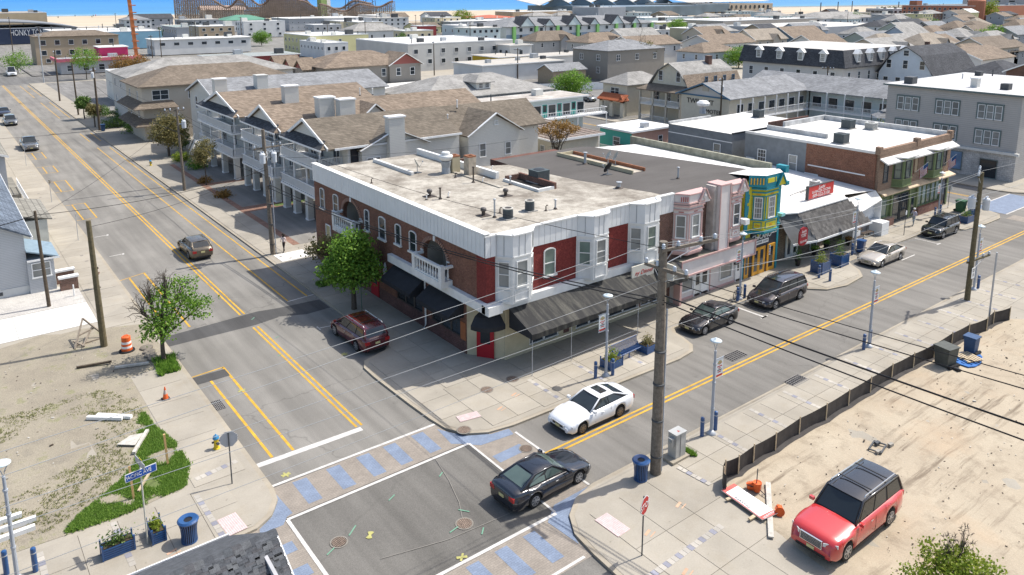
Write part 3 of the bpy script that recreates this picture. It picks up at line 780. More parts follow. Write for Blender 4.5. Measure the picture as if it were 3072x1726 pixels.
# ------------------------------------------------------------------ people
def person(label,loc,rz,joints,skin,top,legs,hair,hairlong=False):
    """one skinned body; materials by region. joints: dict name -> (x, y, z)"""
    t=thing('person',label,'person',loc,None,rz=rz)
    J=joints;names=list(J);me=bpy.data.meshes.new('body')
    E_=[('pelvis','chest'),('chest','neck'),('neck','head'),('chest','shL'),('shL','elL'),('elL','haL'),('chest','shR'),('shR','elR'),('elR','haR'),
          ('pelvis','hiL'),('hiL','knL'),('knL','anL'),('anL','toL'),('pelvis','hiR'),('hiR','knR'),('knR','anR'),('anR','toR')]
    rad=dict(pelvis=.125,chest=.135,neck=.05,head=.105,shL=.065,shR=.065,elL=.042,elR=.042,haL=.032,haR=.032,hiL=.085,hiR=.085,knL=.058,knR=.058,anL=.042,anR=.042,toL=.04,toR=.04)
    me.from_pydata([J[n] for n in names],[(names.index(a),names.index(b)) for a,b in E_],[])
    o=bpy.data.objects.new('body',me);COL.objects.link(o)
    md=o.modifiers.new('skin','SKIN');sb=o.modifiers.new('sub','SUBSURF');sb.levels=1;sb.render_levels=1
    for v,n in zip(me.skin_vertices[0].data,names): v.radius=(rad[n],rad[n]*(.8 if n in ('pelvis','chest') else 1));v.use_root=(n == 'pelvis')
    dg=bpy.context.evaluated_depsgraph_get();m2=bpy.data.meshes.new_from_object(o.evaluated_get(dg))
    bpy.data.objects.remove(o)
    for q in (skin,top,legs,mat('shoe_black',(.02,.02,.02),.6,.1,4),hair): m2.materials.append(q)
    hz=J['pelvis'][2]
    for p in m2.polygons:
        c=p.center;nearest=min(names,key=lambda n: (Vector(J[n])-c).length)
        p.material_index={'head': 0,'neck': 0,'haL': 0,'haR': 0,'elL': 1,'elR': 1,'shL': 1,'shR': 1,'chest': 1,'pelvis': 2 if c.z < hz+.02 else 1,'toL': 3,'toR': 3}.get(nearest,2)
        p.use_smooth=True
    b=bpy.data.objects.new('body',m2);COL.objects.link(b);b.parent=t
    h=MB();hd=J['head']
    h.lathe((hd[0]-.02,hd[1],hd[2]-.02),[(.06,-.04),(.115,.0),(.122,.06),(.10,.11),(.03,.145)],12,hair)
    if hairlong: h.lathe((hd[0]-.07,hd[1],hd[2]-.34),[(.05,0),(.11,.1),(.12,.3),(.08,.4)],10,hair)
    h.build('hair',t,smooth=True)
    f=MB();f.box(hd[0]+.085,hd[1]-.045,hd[2]+.0,hd[0]+.108,hd[1]-.02,hd[2]+.02,BLACK);f.box(hd[0]+.085,hd[1]+.02,hd[2]+.0,hd[0]+.108,hd[1]+.045,hd[2]+.02,BLACK)
    f.tube((hd[0]+.09,hd[1],hd[2]-.01),(hd[0]+.125,hd[1],hd[2]-.03),.012,.016,6,skin);f.box(hd[0]+.085,hd[1]-.03,hd[2]-.062,hd[0]+.104,hd[1]+.03,hd[2]-.052,RED)
    f.build('face',t)
    return t
# ------------------------------------------------------------------ the ground
ASPH=asphaltm('street_asphalt',(0.22,0.208,0.185))
ASPHB=asphaltm('avenue_asphalt',(0.19,0.179,0.16),0.85)
ASPHD=asphaltm('dark_patch_asphalt',(0.085,0.083,0.080),0.95)
ASPHI=asphaltm('intersection_asphalt',(0.15,0.142,0.127),0.9)
LOT=asphaltm('parking_lot_asphalt',(0.20,0.192,0.178),0.8)
DRIVE=asphaltm('driveway_grey',(0.24,0.225,0.20),0.9)
CONC=concretem('pavement_concrete',(0.355,0.322,0.265))
CONCJ=concretem('pavement_joint_concrete',(0.19,0.17,0.14),0.1,0.2)
CURB=concretem('kerb_concrete',(0.34,0.30,0.235),0.2,0.35)
NEWC=concretem('new_white_concrete',(0.66,0.65,0.61),0.05,0.1)
PAVB=concretem('paver_blue_grey',(0.27,0.27,0.31),0.25,0.2)
PAVW=concretem('paver_pale',(0.42,0.39,0.34),0.2,0.2)
BRKP=brickm('brick_paving',(0.30,0.17,0.12),(0.23,0.13,0.095),(0.26,0.21,0.17),0.2,0.1)

def sheet(name,pts,z,mt,parent=None):
    m=MB();a=sum(pts[i][0]*pts[(i+1) % len(pts)][1]-pts[(i+1) % len(pts)][0]*pts[i][1] for i in range(len(pts)))
    P=pts if a > 0 else pts[::-1]
    m.face([(x,y,z) for x,y in P],mt);return struct(name,m,parent)
def rect(x0,y0,x1,y1): return [(x0,y0),(x1,y0),(x1,y1),(x0,y1)]

g=MB();g.face([(-3000,-600,-.25),(6000,-600,-.25),(6000,900,-.25),(-3000,900,-.25)],asphaltm('town_ground',(.22,.21,.19),.9));struct('ground',g)
# streets: one asphalt sheet each
street=sheet('street',rect(9.5,31.7,22.5,228),0.0,ASPH)
avenue=sheet('avenue_road',rect(19.6,22.0,180,33.2),-0.004,ASPHB)
sheet('side_street',rect(85,33,97,228),-0.008,asphaltm('side_street_asphalt',(.155,.15,.14)))
sheet('side_street',rect(85,-60,97,22.2),-0.008,MATS['side_street_asphalt'])
sheet('avenue_road',rect(-60,21.5,10.2,30.5),-0.008,ASPHB)
sheet('street',rect(9.5,-60,20.5,22.4),-0.012,ASPHB)
crossing=sheet('road_junction',rect(10.2,22.4,19.6,31.7),-0.012,ASPHI)
sheet('far_avenue_road',rect(-200,228,900,248),-0.008,MATS['side_street_asphalt'])
sheet('far_side_street',rect(9.5,248,21.5,480),-0.03,MATS['side_street_asphalt'])
sheet('far_side_street',rect(240,30,250,900),-0.03,MATS['side_street_asphalt'])

# town blocks, raised by a kerb
NE=[(21.5,228),(21.5,41.2),(21.2,40.7),(20.5,40.5),(19.5,40.2),(19.05,39.4),(19.0,38),(19.1,34),(19.2,32.1),(19.35,30.9),(19.9,29.8),(20.9,29.2),(22.3,28.95),
      (34.9,28.6),(36.4,28.8),(37.1,29.4),(37.45,30.4),(37.6,31.2),(38.1,31.8),(50.9,31.8),(51.45,31.2),(51.6,30.3),(52.6,29.3),(54.6,28.85),(57.4,29.1),(58.6,30.0),
      (59.2,31.0),(59.8,31.6),(75.6,31.6),(76.2,30.6),(77.1,29.6),(80.7,29.2),(84,29.2),(85.4,29.8),(86.0,30.8),(86.2,33),(86.2,228)]
NW=[(10.55,228),(10.55,31.5),(10.4,30.6),(9.8,29.7),(9.0,29.25),(8,29.2),(-40,29.2),(-40,228)]
SE=[(86,23.0),(22.2,22.9),(20.9,22.6),(19.9,21.9),(19.3,20.9),(19.1,19.5),(19.0,18),(19.0,-60),(86,-60)]
SW=[(-40,22.7),(8.6,22.7),(9.6,22.3),(10.2,21.3),(10.3,20),(10.3,-60),(-40,-60)]
E2=[(96,228),(96,34),(96.3,32.6),(97.2,31.6),(98.5,31.2),(240,31.2),(240,228)]
kerbs=[]
def block(poly,in_=0.22):
    m=MB();m.prism(poly,-.2,0.105,CURB,top=CURB);o=struct('pavement',m)
    n=len(poly);a=sum(poly[i][0]*poly[(i+1) % n][1]-poly[(i+1) % n][0]*poly[i][1] for i in range(n));sg=1 if a > 0 else -1
    Q=[]
    for i in range(n):
        p,c,q=Vector(poly[i-1]),Vector(poly[i]),Vector(poly[(i+1) % n])
        n1=Vector((-(c-p).y,(c-p).x)).normalized()*sg;n2=Vector((-(q-c).y,(q-c).x)).normalized()*sg
        k=(n1+n2).normalized();Q.append(tuple(c+k*in_/max(.5,k.dot(n1))))
    sheet('pavement_surface',Q,0.116,CONC,o)
    return o
bNE,bNW,bSE,bSW,bE2=[block(p) for p in (NE,NW,SE,SW,E2)]

_sl={}
def slabs(par,x0,y0,x1,y1,nx,ny,mt=None,z=0.118,name='concrete_slab',gap=.012,dz=.0):
    """pavement panels, each its own shallow piece with open joints, over a darker joint bed"""
    mt=mt or CONC;sx,sy=(x1-x0)/nx,(y1-y0)/ny
    sheet('joint_bed',rect(x0+.01,y0+.01,x1-.01,y1-.01),z+.003,CONCJ,par)
    k=(round(sx,3),round(sy,3),mt.name)
    if k not in _sl:
        m=MB();m.box(gap,gap,0,sx-gap,sy-gap,.016,mt);_sl[k]=m.mesh(name)
    for i in range(nx):
        for j in range(ny):
            o=inst(name,_sl[k],par,(x0+i*sx,y0+j*sy,z+random.uniform(0,.002)))
slabs(bNE,19.6,31.6,21.4,39.8,1,4);slabs(bNE,21.4,29.5,24.7,34.3,2,3);slabs(bNE,21.6,34.3,24.6,60.4,2,14)
slabs(bNE,24.7,29.3,36.2,33.4,7,3);slabs(bNE,24.7+1.6,33.4,50,34.9,13,1);slabs(bNE,36.9,32.1,50.9,33.4,8,1)
slabs(bNE,50.9,31.9,60,34.8,5,2);slabs(bNE,60,32.0,75.8,34.8,9,2);slabs(bNE,52.8,29.5,57.6,31.9,3,2);slabs(bNE,76.8,29.8,85.4,34.4,5,3)
slabs(bNE,21.75,62.5,24.6,90,2,14,z=.118)
slabs(bNE,22.2,60.4,24.8,62.5,1,1,NEWC,z=.122)
slabs(bNW,7.9,54.9,10.0,126,1,36);slabs(bNW,7.7,33.6,10.0,46.6,1,6);slabs(bNW,0,29.6,8.9,33.3,6,2)
slabs(bNW,-6,56.4,7.7,60.8,3,1,NEWC,z=.122)
slabs(bSE,26.4,19.6,86,22.4,38,2);slabs(bSE,20.6,5,26.0,21.4,3,6);slabs(bSW,0,20.5,9.0,22.3,5,1)
slabs(bE2,98.5,31.6,163,34.2,20,1)
# bands of small pavers let into the pavement
PM={}
def pavers(par,a,b,n,w=.24):
    dx,dy=(b[0]-a[0])/n,(b[1]-a[1])/n;L=math.hypot(dx,dy);an=math.atan2(dy,dx)
    for i in range(n):
        mt=PAVB if i % 3 == 2 else PAVW;k=(mt.name,round(L,2))
        if k not in PM:
            m=MB();m.box(.01,-w/2,0,L-.01,w/2,.006,mt);PM[k]=m.mesh('paver')
        inst('paver',PM[k],par,(a[0]+dx*i,a[1]+dy*i,.137),an)
for x in (29.9,33.3,36.4,39.55,42.8,45.9,49.05,52.2,55.3,58.5,61.7,64.9): pavers(bSE,(x,22.4),(x,19.8),9)
pavers(bSE,(26.2,21.3),(26.35,19.5),7);pavers(bSE,(24.5,17.45),(19.6,17.3),20,.3)
for x in (25.9,29.35,32.6): pavers(bNE,(x,32.2),(x,29.3),10)
pavers(bNW,(7.6,33.0),(7.7,29.6),12);pavers(bNW,(7.9,34.2),(9.9,34.5),8);pavers(bNW,(4.3,33.3),(4.4,30.0),11);pavers(bNW,(1.6,33.1),(1.6,30.0),10)

# lots laid over the blocks
def lot(name,pts,mt,z=.126,par=None): return sheet(name,pts,z,mt,par)
lot('driveway',rect(25.2,64,40,107),DRIVE);lot('brick_paving',[(24.6,64.1),(25.25,64.1),(25.25,106),(24.6,106)],BRKP,.130)
lot('brick_paving',rect(25.25,77.2,31,79.4),BRKP,.131);lot('brick_paving',rect(25.25,91.2,31,92.4),BRKP,.131)
lot('grass_strip',rect(28.2,77.6,33,78.6),mat('short_grass',(.12,.17,.05),.95,.3,6,fine=.3),.134)
lot('parking_lot',rect(24.8,160,38,226),LOT);lot('parking_lot',rect(24.8,250,60,290),LOT,-.02)
lot('car_park',rect(56,60,85,108),LOT)
lot('car_park',rect(98,96,150,172),LOT,.128)
lot('motel_court',rect(104,36,121,72),LOT,.128)
# left vacant lot: gravelly dirt with grass creeping in
def dirtm(name,col,col2,dark,gravel=.3,tracks=False,grassc=None):
    m,t,b=nt(name);p=pos(t)
    c=mixc(t,ramp(t,noise(t,p,.35,7,.65),[(.36,0.),(.64,1.)]),col,col2)
    c=mixc(t,ramp(t,noise(t,p,.8,8,.72),[(.52,0.),(.70,.55)]),c,dark)
    if tracks:
        mp=N(t,'Mapping');mp.inputs['Rotation'].default_value=(0,0,R(38));mp.inputs['Scale'].default_value=(.18,2.6,1);t.links.new(p,mp.inputs[0])
        f=noise(t,mp.outputs[0],1.0,6,.68);z=noise(t,p,.16,3,.5)
        tr=math1(t,'MULTIPLY',ramp(t,f,[(.52,0.),(.64,1.)]),ramp(t,z,[(.47,0.),(.60,.8)]));c=mixc(t,tr,c,dark)
        c=mixc(t,ramp(t,noise(t,p,.22,5,.6),[(.55,0.),(.75,.4)]),c,(.42,.29,.18))
    if grassc:
        f=noise(t,p,.7,8,.75);c=mixc(t,ramp(t,f,[(.56,0.),(.62,.65)]),c,grassc)
    s=ramp(t,noise(t,p,22,3,.75),[(.3,1-gravel),(.7,1+gravel)]);c=mixc(t,1.0,c,s,'MULTIPLY')
    t.links.new(c,b.inputs['Base Color']);b.inputs['Roughness'].default_value=.95;b.inputs['Specular IOR Level'].default_value=.1
    bumpit(t,b,noise(t,p,5,6,.7),.5,.04);MATS[name]=m;return m
DIRT=dirtm('lot_dirt',(.25,.22,.17),(.31,.275,.21),(.17,.155,.13),.28,grassc=(.20,.20,.10))
SAND=dirtm('lot_sand',(.37,.31,.23),(.42,.36,.27),(.16,.125,.09),.12,tracks=True)
GRAV=dirtm('pale_gravel',(.50,.48,.44),(.42,.40,.37),(.25,.24,.22),.6)
def bumpy(name,pts,mt,z,amp,step,seed):
    """an uneven patch of earth: gridded inside the outline's bounding box, flat outline edge"""
    rng=random.Random(seed);x0=min(p[0] for p in pts);x1=max(p[0] for p in pts);y0=min(p[1] for p in pts);y1=max(p[1] for p in pts)
    bm=bmesh.new();f=bm.faces.new([bm.verts.new((x,y,z)) for x,y in pts])
    for ax,lo,hi in ((0,x0,x1),(1,y0,y1)):
        v=lo+step
        while v < hi:
            co=[0,0,0];co[ax]=v;no=[0,0,0];no[ax]=1
            bmesh.ops.bisect_plane(bm,geom=bm.verts[:]+bm.edges[:]+bm.faces[:],plane_co=co,plane_no=no);v += step
    from mathutils import noise as mn
    for v in bm.verts:
        if not v.is_boundary: v.co.z=z+amp*(mn.noise(Vector((v.co.x*.55,v.co.y*.55,seed)))*.6+mn.noise(Vector((v.co.x*1.7,v.co.y*1.7,seed)))*.4+.25)
    bmesh.ops.recalc_face_normals(bm,faces=bm.faces)
    me=bpy.data.meshes.new(name);bm.to_mesh(me);bm.free();me.materials.append(mt)
    for p in me.polygons: p.use_smooth=True
    o=bpy.data.objects.new(name,me);COL.objects.link(o);o['kind']='structure';return o
bumpy('dirt_lot',[(-8,55.6),(2,55.6),(4.4,56.3),(5.4,55.7),(6.7,55.8),(7.9,55.0),(10.0,54.2),(10.2,49.5),(9.0,46.8),(7.8,46.6),(7.7,42.5),(7.55,40),(7.9,37.5),(7.9,35.5),(7.4,34.0),(5,33.55),(2.7,33.6),(-8,34.2)],DIRT,.128,.07,.7,1)
bumpy('gravel_yard',[(-8,60.9),(7.7,60.9),(7.7,64),(6.5,65.5),(-8,66)],GRAV,.128,.03,.7,2)
bumpy('sand_lot',[(26.3,19.0),(28.3,19.2),(55,19.1),(57.5,18.6),(59.5,17.0),(61,12),(62,-40),(24.5,-40),(24.5,8),(25.6,13.5),(26.0,16.4)],SAND,.13,.16,.8,3)
lot('concrete_apron',[(60,19.4),(86,19.4),(86,-40),(62.4,-40),(61.3,12),(59.8,17.1)],concretem('apron_concrete',(.35,.315,.26)),.127)

# ------------------------------------------------------------------ painted markings and covers
def mark(name,pts,mt,par,z=.006): return sheet(name,pts,z,mt,par)
def seg(name,a,b,w,mt,par,z=.006):
    d=Vector((b[0]-a[0],b[1]-a[1])).normalized()*(w/2);n=Vector((-d.y,d.x))
    return mark(name,[(a[0]+n.x,a[1]+n.y),(b[0]+n.x,b[1]+n.y),(b[0]-n.x,b[1]-n.y),(a[0]-n.x,a[1]-n.y)],mt,par,z)
for y0,y1 in ((33.9,49.3),(51.9,118),(118.1,228)):
    for dx in (-.15,.15): seg('centre_line',(16.0+dx,y0),(16.0+dx,y1),.125,YEL,street)
mark('trench_patch',[(10.6,49.7),(16.1,49.6),(17.8,49.9),(17.9,50.0),(19.6,49.2),(21.4,49.3),(21.4,51.2),(18.3,51.5),(17.0,51.8),(11.2,51.4),(10.6,51.5)],ASPHD,street,.003)
mark('road_patch',rect(10.6,43.5,12.45,44.5),ASPHD,street,.009)
mark('tar_seam',[(10.7,94.2),(21.4,94.0),(21.4,94.25),(17,94.5),(10.7,94.35)],ASPHD,street,.003)
for a,b in (((19.45,52.3),(19.45,125.2)),((20.95,52.3),(20.95,124.4)),((19.45,131),(19.45,140)),((20.95,131),(20.95,140)),((19.3,160),(19.3,186)),((20.9,160),(20.9,186)),((19.3,196),(19.3,224)),((20.9,198),(20.9,224))):
    seg('lane_line',a,b,.11,YEL,street)
seg('bay_end_line',(19.4,52.2),(21.45,52.35),.1,RWH,street)
for y0,y1 in ((84.9,91.9),(98.9,105.0),(110.6,115.2),(121.2,126.4)):
    for x in (11.3,12.5): seg('bay_line',(x,y0),(x,y1),.12,YEL,street)
    for y in (y0,y1): seg('bay_line',(10.7,y),(12.56,y),.08,YEL,street)
for a,b in (((11.3,52.6),(11.3,64.4)),((12.5,52.0),(12.5,65.1))): seg('bay_line',a,b,.13,YEL,street)
seg('bay_line',(10.6,64.3),(12.56,65.05),.08,YEL,street)
for a,b in (((11.4,33.95),(11.35,43.5)),((12.45,33.9),(12.45,44.8))): seg('bay_line',a,b,.14,YEL,street)
seg('bay_line',(10.6,44.62),(12.52,44.8),.1,YEL,street)
for y in (77.85,71.1): seg('bay_tick',(11.1,y),(12.2,y+.05),.09,RWH,street);seg('bay_tick',(12.15,y-.15),(12.22,y+.25),.16,RWH,street)
for (x,y) in ((19.3,46.5),): seg('bay_tick',(x,y),(x+1.5,y-.25),.09,RWH,street);seg('bay_tick',(x,y-.3),(x,y+.3),.1,RWH,street)
seg('stop_line',(10.6,33.7),(16.0,33.6),.36,RWH,street)
seg('crosswalk_line',(10.5,31.75),(19.2,31.65),.16,RWH,crossing)
# crosswalks: patterned pavers, tan with blue bands, white borders
def paverm(name,col):
    m,t,b=nt(name);p=pos(t);k=N(t,'TexBrick');t.links.new(p,k.inputs['Vector'])
    k.inputs['Color1'].default_value=dim(col,.94)+(1,);k.inputs['Color2'].default_value=dim(col,1.06)+(1,);k.inputs['Mortar'].default_value=dim(col,.74)+(1,)
    k.inputs['Scale'].default_value=1;k.inputs['Brick Width'].default_value=.22;k.inputs['Row Height'].default_value=.11;k.inputs['Mortar Size'].default_value=.008
    w=ramp(t,noise(t,p,1.3,6,.65),[(.3,.82),(.7,1.1)]);w2=ramp(t,noise(t,p,18,3,.7),[(.3,.88),(.7,1.12)])
    t.links.new(mixc(t,1.,mixc(t,1.,k.outputs[0],w,'MULTIPLY'),w2,'MULTIPLY'),b.inputs['Base Color']);b.inputs['Roughness'].default_value=.9;MATS[name]=m;return m
TANP=paverm('crosswalk_tan',(.27,.235,.195));BLUP=paverm('crosswalk_blue',(.19,.235,.315))
xN=mark('crosswalk',rect(10.3,29.25,19.3,31.6),TANP,crossing,.004)
xW=mark('crosswalk',rect(6.5,22.4,10.15,29.4),TANP,crossing,.0)
xS=mark('crosswalk',rect(10.2,19.6,19.3,22.35),TANP,crossing,-.002)
xE=mark('crosswalk',rect(19.65,22.4,22.0,29.3),TANP,crossing,.002)
for x in (11.4,13.05,14.6,16.05,17.65): mark('blue_band',[(x,31.45),(x+.68,31.42),(x+.65,29.55),(x,29.55)],BLUP,crossing,.008)
for x in (17.55,16.1,14.7,13.3,11.9): mark('blue_band',rect(x,20.25,x+.62,22.15),BLUP,crossing,.004)
for y in (27.1,25.5,23.9): mark('blue_band',rect(7.4,y,9.9,y+.65),BLUP,crossing,.006)
for y in (26.85,25.3,23.8): mark('blue_band',[(19.9,y),(21.6,y+.05),(21.6,y+.7),(19.9,y+.65)],BLUP,crossing,.007)
mark('blue_corner',[(19.05,31.2),(19.4,30.5),(19.9,29.75),(21.0,29.1),(22.0,28.95),(21.9,28.4),(20.0,28.6),(19.3,29.3),(18.9,29.6)],BLUP,crossing,.009)
mark('blue_corner',[(22.0,22.95),(20.9,22.62),(19.9,21.95),(19.3,20.95),(19.1,20.4),(18.95,22.2),(19.9,22.9)],BLUP,crossing,.009)
mark('blue_corner',[(10.5,31.1),(10.35,30.5),(9.8,29.7),(9.1,29.25),(9.0,28.9),(10.0,28.9),(10.3,29.3),(10.6,29.4)],BLUP,crossing,.009)
seg('crosswalk_line',(10.25,29.12),(19.6,29.1),.16,RWH,crossing,.010);seg('crosswalk_line',(10.25,29.1),(10.2,22.5),.16,RWH,crossing,.011)
seg('crosswalk_line',(10.3,22.45),(19.6,22.42),.16,RWH,crossing,.010);seg('crosswalk_line',(19.62,29.1),(19.62,22.5),.12,RWH,crossing,.011)
for y0,y1 in ((23.0,24.2),(24.4,25.7),(26.2,28.5)): seg('crosswalk_line',(22.1,y0),(22.08,y1),.13,RWH,crossing,.010)
seg('crosswalk_line',(13,19.7),(18.8,19.75),.13,RWH,crossing,.003)
mark('crosswalk',rect(86.3,29.6,95.8,32.6),BLUP,avenue,.006);mark('crosswalk',rect(84.6,24.0,86.6,28.9),TANP,avenue,.005)
for y in (29.5,32.7): seg('crosswalk_line',(86.3,y),(95.8,y-.05),.14,RWH,avenue,.010)
for dy in (-.15,.15): seg('centre_line',(21.9,25.98+dy),(84,25.98+dy),.125,YEL,avenue,.006);seg('centre_line',(97,25.98+dy),(180,25.98+dy),.125,YEL,avenue,.006)
for dx in (-.15,.15): seg('centre_line',(91+dx,35),(91+dx,225),.12,YEL,avenue,.004)
for x in (44.5,53.0-8.4+0,70.85): seg('bay_tick',(x,31.4),(x+.05,29.3),.09,RWH,avenue,.007);seg('bay_tick',(x-.3,29.3),(x+.4,29.3),.12,RWH,avenue,.008)
seg('bay_tick',(63.9,29.2),(66.2,29.2),.1,RWH,avenue,.007)
for y in (206,210,214,218): seg('bay_line',(26,y),(30,y),.1,RWH,bNE,.13)
# utility-locator spray paint
GRNP=mat('spray_green',(.15,.30,.21),.8,.1,3);YELP=mat('spray_yellow',(.38,.36,.13),.8,.2,3);ORP=mat('spray_orange',(.52,.33,.22),.8,.15,3)
for a,b in (((11.9,26.6),(12.4,27.0)),((10.7,26.1),(11.1,26.3)),((14.3,27.6),(14.7,27.8)),((17.0,27.7),(17.3,27.9)),((16.7,24.8),(16.4,25.2)),((15.3,24.2),(15.8,24.3)),((16.6,23.6),(16.3,23.3)),((16.4,46.8),(16.7,46.9)),((15.6,44.2),(15.9,44.3)),((16.2,50.6),(16.5,50.9))):
    seg('spray_mark',a,b,.06,GRNP,crossing,.014)
for x,y in ((12.6,26.1),(14.9,22.7),(11.4,32.2),(12.4,41.3),(19.0,41.9)):
    for k in range(3):
        an=random.uniform(0,3.1);seg('spray_mark',(x-.22*math.cos(an),y-.22*math.sin(an)),(x+.22*math.cos(an),y+.22*math.sin(an)),.09,YELP,crossing,.013+k*.001)
for x,y in ((5.6,28.95+.9),(3.9,31.9),(21.5,19.0),(23.9,19.4),(21.0,16.6),(22.5,30.6),(24.0,31.3)):
    seg('spray_mark',(x,y),(x+.4,y+.12),.12,ORP,bSE,.142);seg('spray_mark',(x+.1,y-.2),(x+.5,y-.1),.05,ORP,bSE,.143)
# faint reflective cracks sealed with pale crack filler
CRK=mat('crack_filler',(.22,.205,.18),.9,.1,4)
for P in ([(17.6,29.0),(17.2,27.2),(16.7,25.6),(16.2,24.6)],[(18.6,23.6),(15.0,23.9),(12.3,24.6)]):
    for a,b in zip(P,P[1:]): seg('crack_seal',a,b,.035,CRK,crossing,.012)
# covers and grates
def grate(label,x,y,w,d,z=.0,nx=8,ny=5,rnd=False,cover=False):
    t=thing('manhole_cover' if rnd else 'storm_drain',label,'manhole cover' if rnd else 'drain grate',(x,y,z),'iron covers in the road and pavement')
    ir=mat('rusty_iron',(.10,.075,.06),.75,.3,9);dk=mat('drain_shade',(.008,.008,.008),.9,.1,2)  # near-black flat plates paint the shade below slots and bars
    m=MB()
    if rnd:
        m.lathe((x,y,z),[(w/2+.06,.0),(w/2+.06,.012),(w/2,.014),(w/2,.010)],26,mat('cover_ring',(.22,.20,.17),.8,.2,8));m.build('rim',t)
        m=MB();m.lathe((x,y,z),[(w/2,.008),(w/2-.01,.016)],26,ir if cover else dk);m.build('plate',t)
        m=MB()  # raised studs and bars in a paler rusty brown than the plate
        if cover:
            for rr_ in (.18,.36,.54,.72,.88):
                n=max(6,int(rr_*26))
                for i in range(n):
                    a=2*math.pi*i/n;m.box(-.022,-.022,.012,.022,.022,.024,mat('pale_rusty_iron',(.28,.21,.16),.7,.3,9),M=Matrix.Translation((x+math.cos(a)*w/2*rr_,y+math.sin(a)*w/2*rr_,z)) @ Matrix.Rotation(a,4,'Z'))
        else:
            for i in range(-5,6):
                h=math.sqrt(max(0,(w/2) ** 2-(i*w/12) ** 2))*.93;m.box(x+i*w/12-.012,y-h,z+.014,x+i*w/12+.012,y+h,z+.022,mat('pale_rusty_iron',(.28,.21,.16),.7,.3,9))
        o=m.build('bars',t);o['kind']='stuff'
    else:
        m.box(x-w/2,y-d/2,z+.002,x+w/2,y+d/2,z+.008,dk);m.build('pit_shade',t);m=MB();lt=mat('grate_bar',(.20,.19,.18),.6,.2,8)
        for i in range(nx+1): X=x-w/2+w*i/nx;m.box(X-.018,y-d/2,z+.010,X+.018,y+d/2,z+.024,lt)
        for i in range(ny+1): Y=y-d/2+d*i/ny;m.box(x-w/2,Y-.018,z+.0245,x+w/2,Y+.018,z+.030,lt)
        o=m.build('bars',t);o['kind']='stuff'
grate('round slotted iron drain cover in the middle of the junction beside yellow spray paint',11.4,26.5,.62,0,.0,rnd=True)
grate('round studded iron cover with green spray ticks at the junction centre',16.1,24.3,.66,0,.0,rnd=True,cover=True)
grate('round iron cover in the blue corner triangle below the chamfered door',20.0,30.1,.66,0,.125,rnd=True,cover=True)
grate('slotted round drain in the right crosswalk behind the dark sedan',21.6,27.0,.6,0,.008,rnd=True)
grate('studded iron cover in the sunlit corner pavement before the building shadow',23.3,32.7,.66,0,.132,rnd=True,cover=True)
grate('dark iron cover in the shade beneath the long awning corner',25.2,32.8,.66,0,.132,rnd=True,cover=True)
grate('rectangular grate in the avenue beside the bench and double yellow line',38.1,26.9,1.5,.8,-.004)
grate('rectangular grate at the kerb in front of the silt fence',38.1,22.65,1.4,.75,.118)
grate('square drain grate at the left kerb above the fire hydrant',10.75,40.5,.7,1.1,.0)
for i,(x,y) in enumerate(((23.1,64.3),(23.2,66.0),(23.35,67.1),(23.2,69.2),(22.6,61.8),(23.1,60.9),(9.0,86.5),(9.1,88),(9.3,70.6),(9.2,72.4),(9.0,97),(9.05,99))):
    m=MB();m.lathe((x,y,.132),[(.13,0),(.13,.008)],12,mat('valve_cover',(.20,.18,.16),.8,.2,8));solo(m.build('valve_cover'),'small round valve cover set in the pavement','valve cover','small valve covers')
# tactile ramps
def tactile(label,x,y,rz,w=.75,d=1.2):
    t=thing('tactile_ramp',label,'tactile pad',(x,y,.135),'dimpled kerb-ramp pads',rz=rz);a=mat('tactile_pink',(.55,.40,.38),.8,.12,5);b=mat('tactile_white',(.60,.55,.53),.8,.1,5)
    m=MB();m.box(-w/2,-d/2,0,w/2,d/2,.006,a);m.build('pad',t);m=MB()
    for i in range(9):
        for j in range(15): m.box(-w/2+w*(i+.28)/9,-d/2+d*(j+.25)/15,.006,-w/2+w*(i+.78)/9,-d/2+d*(j+.75)/15,.014,b)
    o=m.build('domes',t);o['kind']='stuff'
tactile('pale dimpled ramp pad at the corner nearest the blue litter bin on the left',8.25,30.1,R(4),.8,1.3)
tactile('pink dimpled ramp pad between the curved kerb and the stop sign',20.9,20.3,R(2),.75,1.35)
tactile('pink dimpled ramp pad on the building corner',20.9,31.0,R(80),.6,1.2)
# ------------------------------------------------------------------ corner building: brick, white board-and-batten parapet, bays, awnings
BRK=brickm('corner_brick',(0.26,0.115,0.075),(0.19,0.08,0.055),(0.16,0.11,0.085),.21,.075)
BRKR=brickm('red_painted_brick',(0.24,0.045,0.038),(0.20,0.038,0.034),(0.15,0.035,0.03),.21,.075,dirt=.15)
BRKD=brickm('brown_brick',(0.19,0.085,0.06),(0.13,0.055,0.042),(0.22,0.17,0.14),.21,.075)
BASEB=brickm('base_brick',(0.17,0.075,0.065),(0.11,0.05,0.045),(0.14,0.11,0.10),.21,.075)
PANEL=mat('white_wall_panel',(0.70,0.71,0.70),0.55,0.05,1.2)
TRIMW=mat('aged_white_trim',(0.72,0.72,0.69),0.6,0.10,1.5,fine=.08)
CREAM=mat('cream_render',(0.46,0.41,0.28),0.8,0.14,1.1)
AWN=mat('black_awning_canvas',(0.022,0.024,0.028),0.8,0.2,2)
ROOFG=roofm('grey_coated_roof',(0.46,0.425,0.36),(0.17,0.145,0.115),.95,.42,(1,1,1),.16)
ROOFB=roofm('black_felt_roof',(0.085,0.077,0.070),(0.13,0.12,0.11),.6,.3,(.35,1,1),.12)
ROOFW=roofm('white_membrane_roof',(0.74,0.73,0.70),(0.40,0.37,0.32),.5,.25,(1,.5,1),.04)
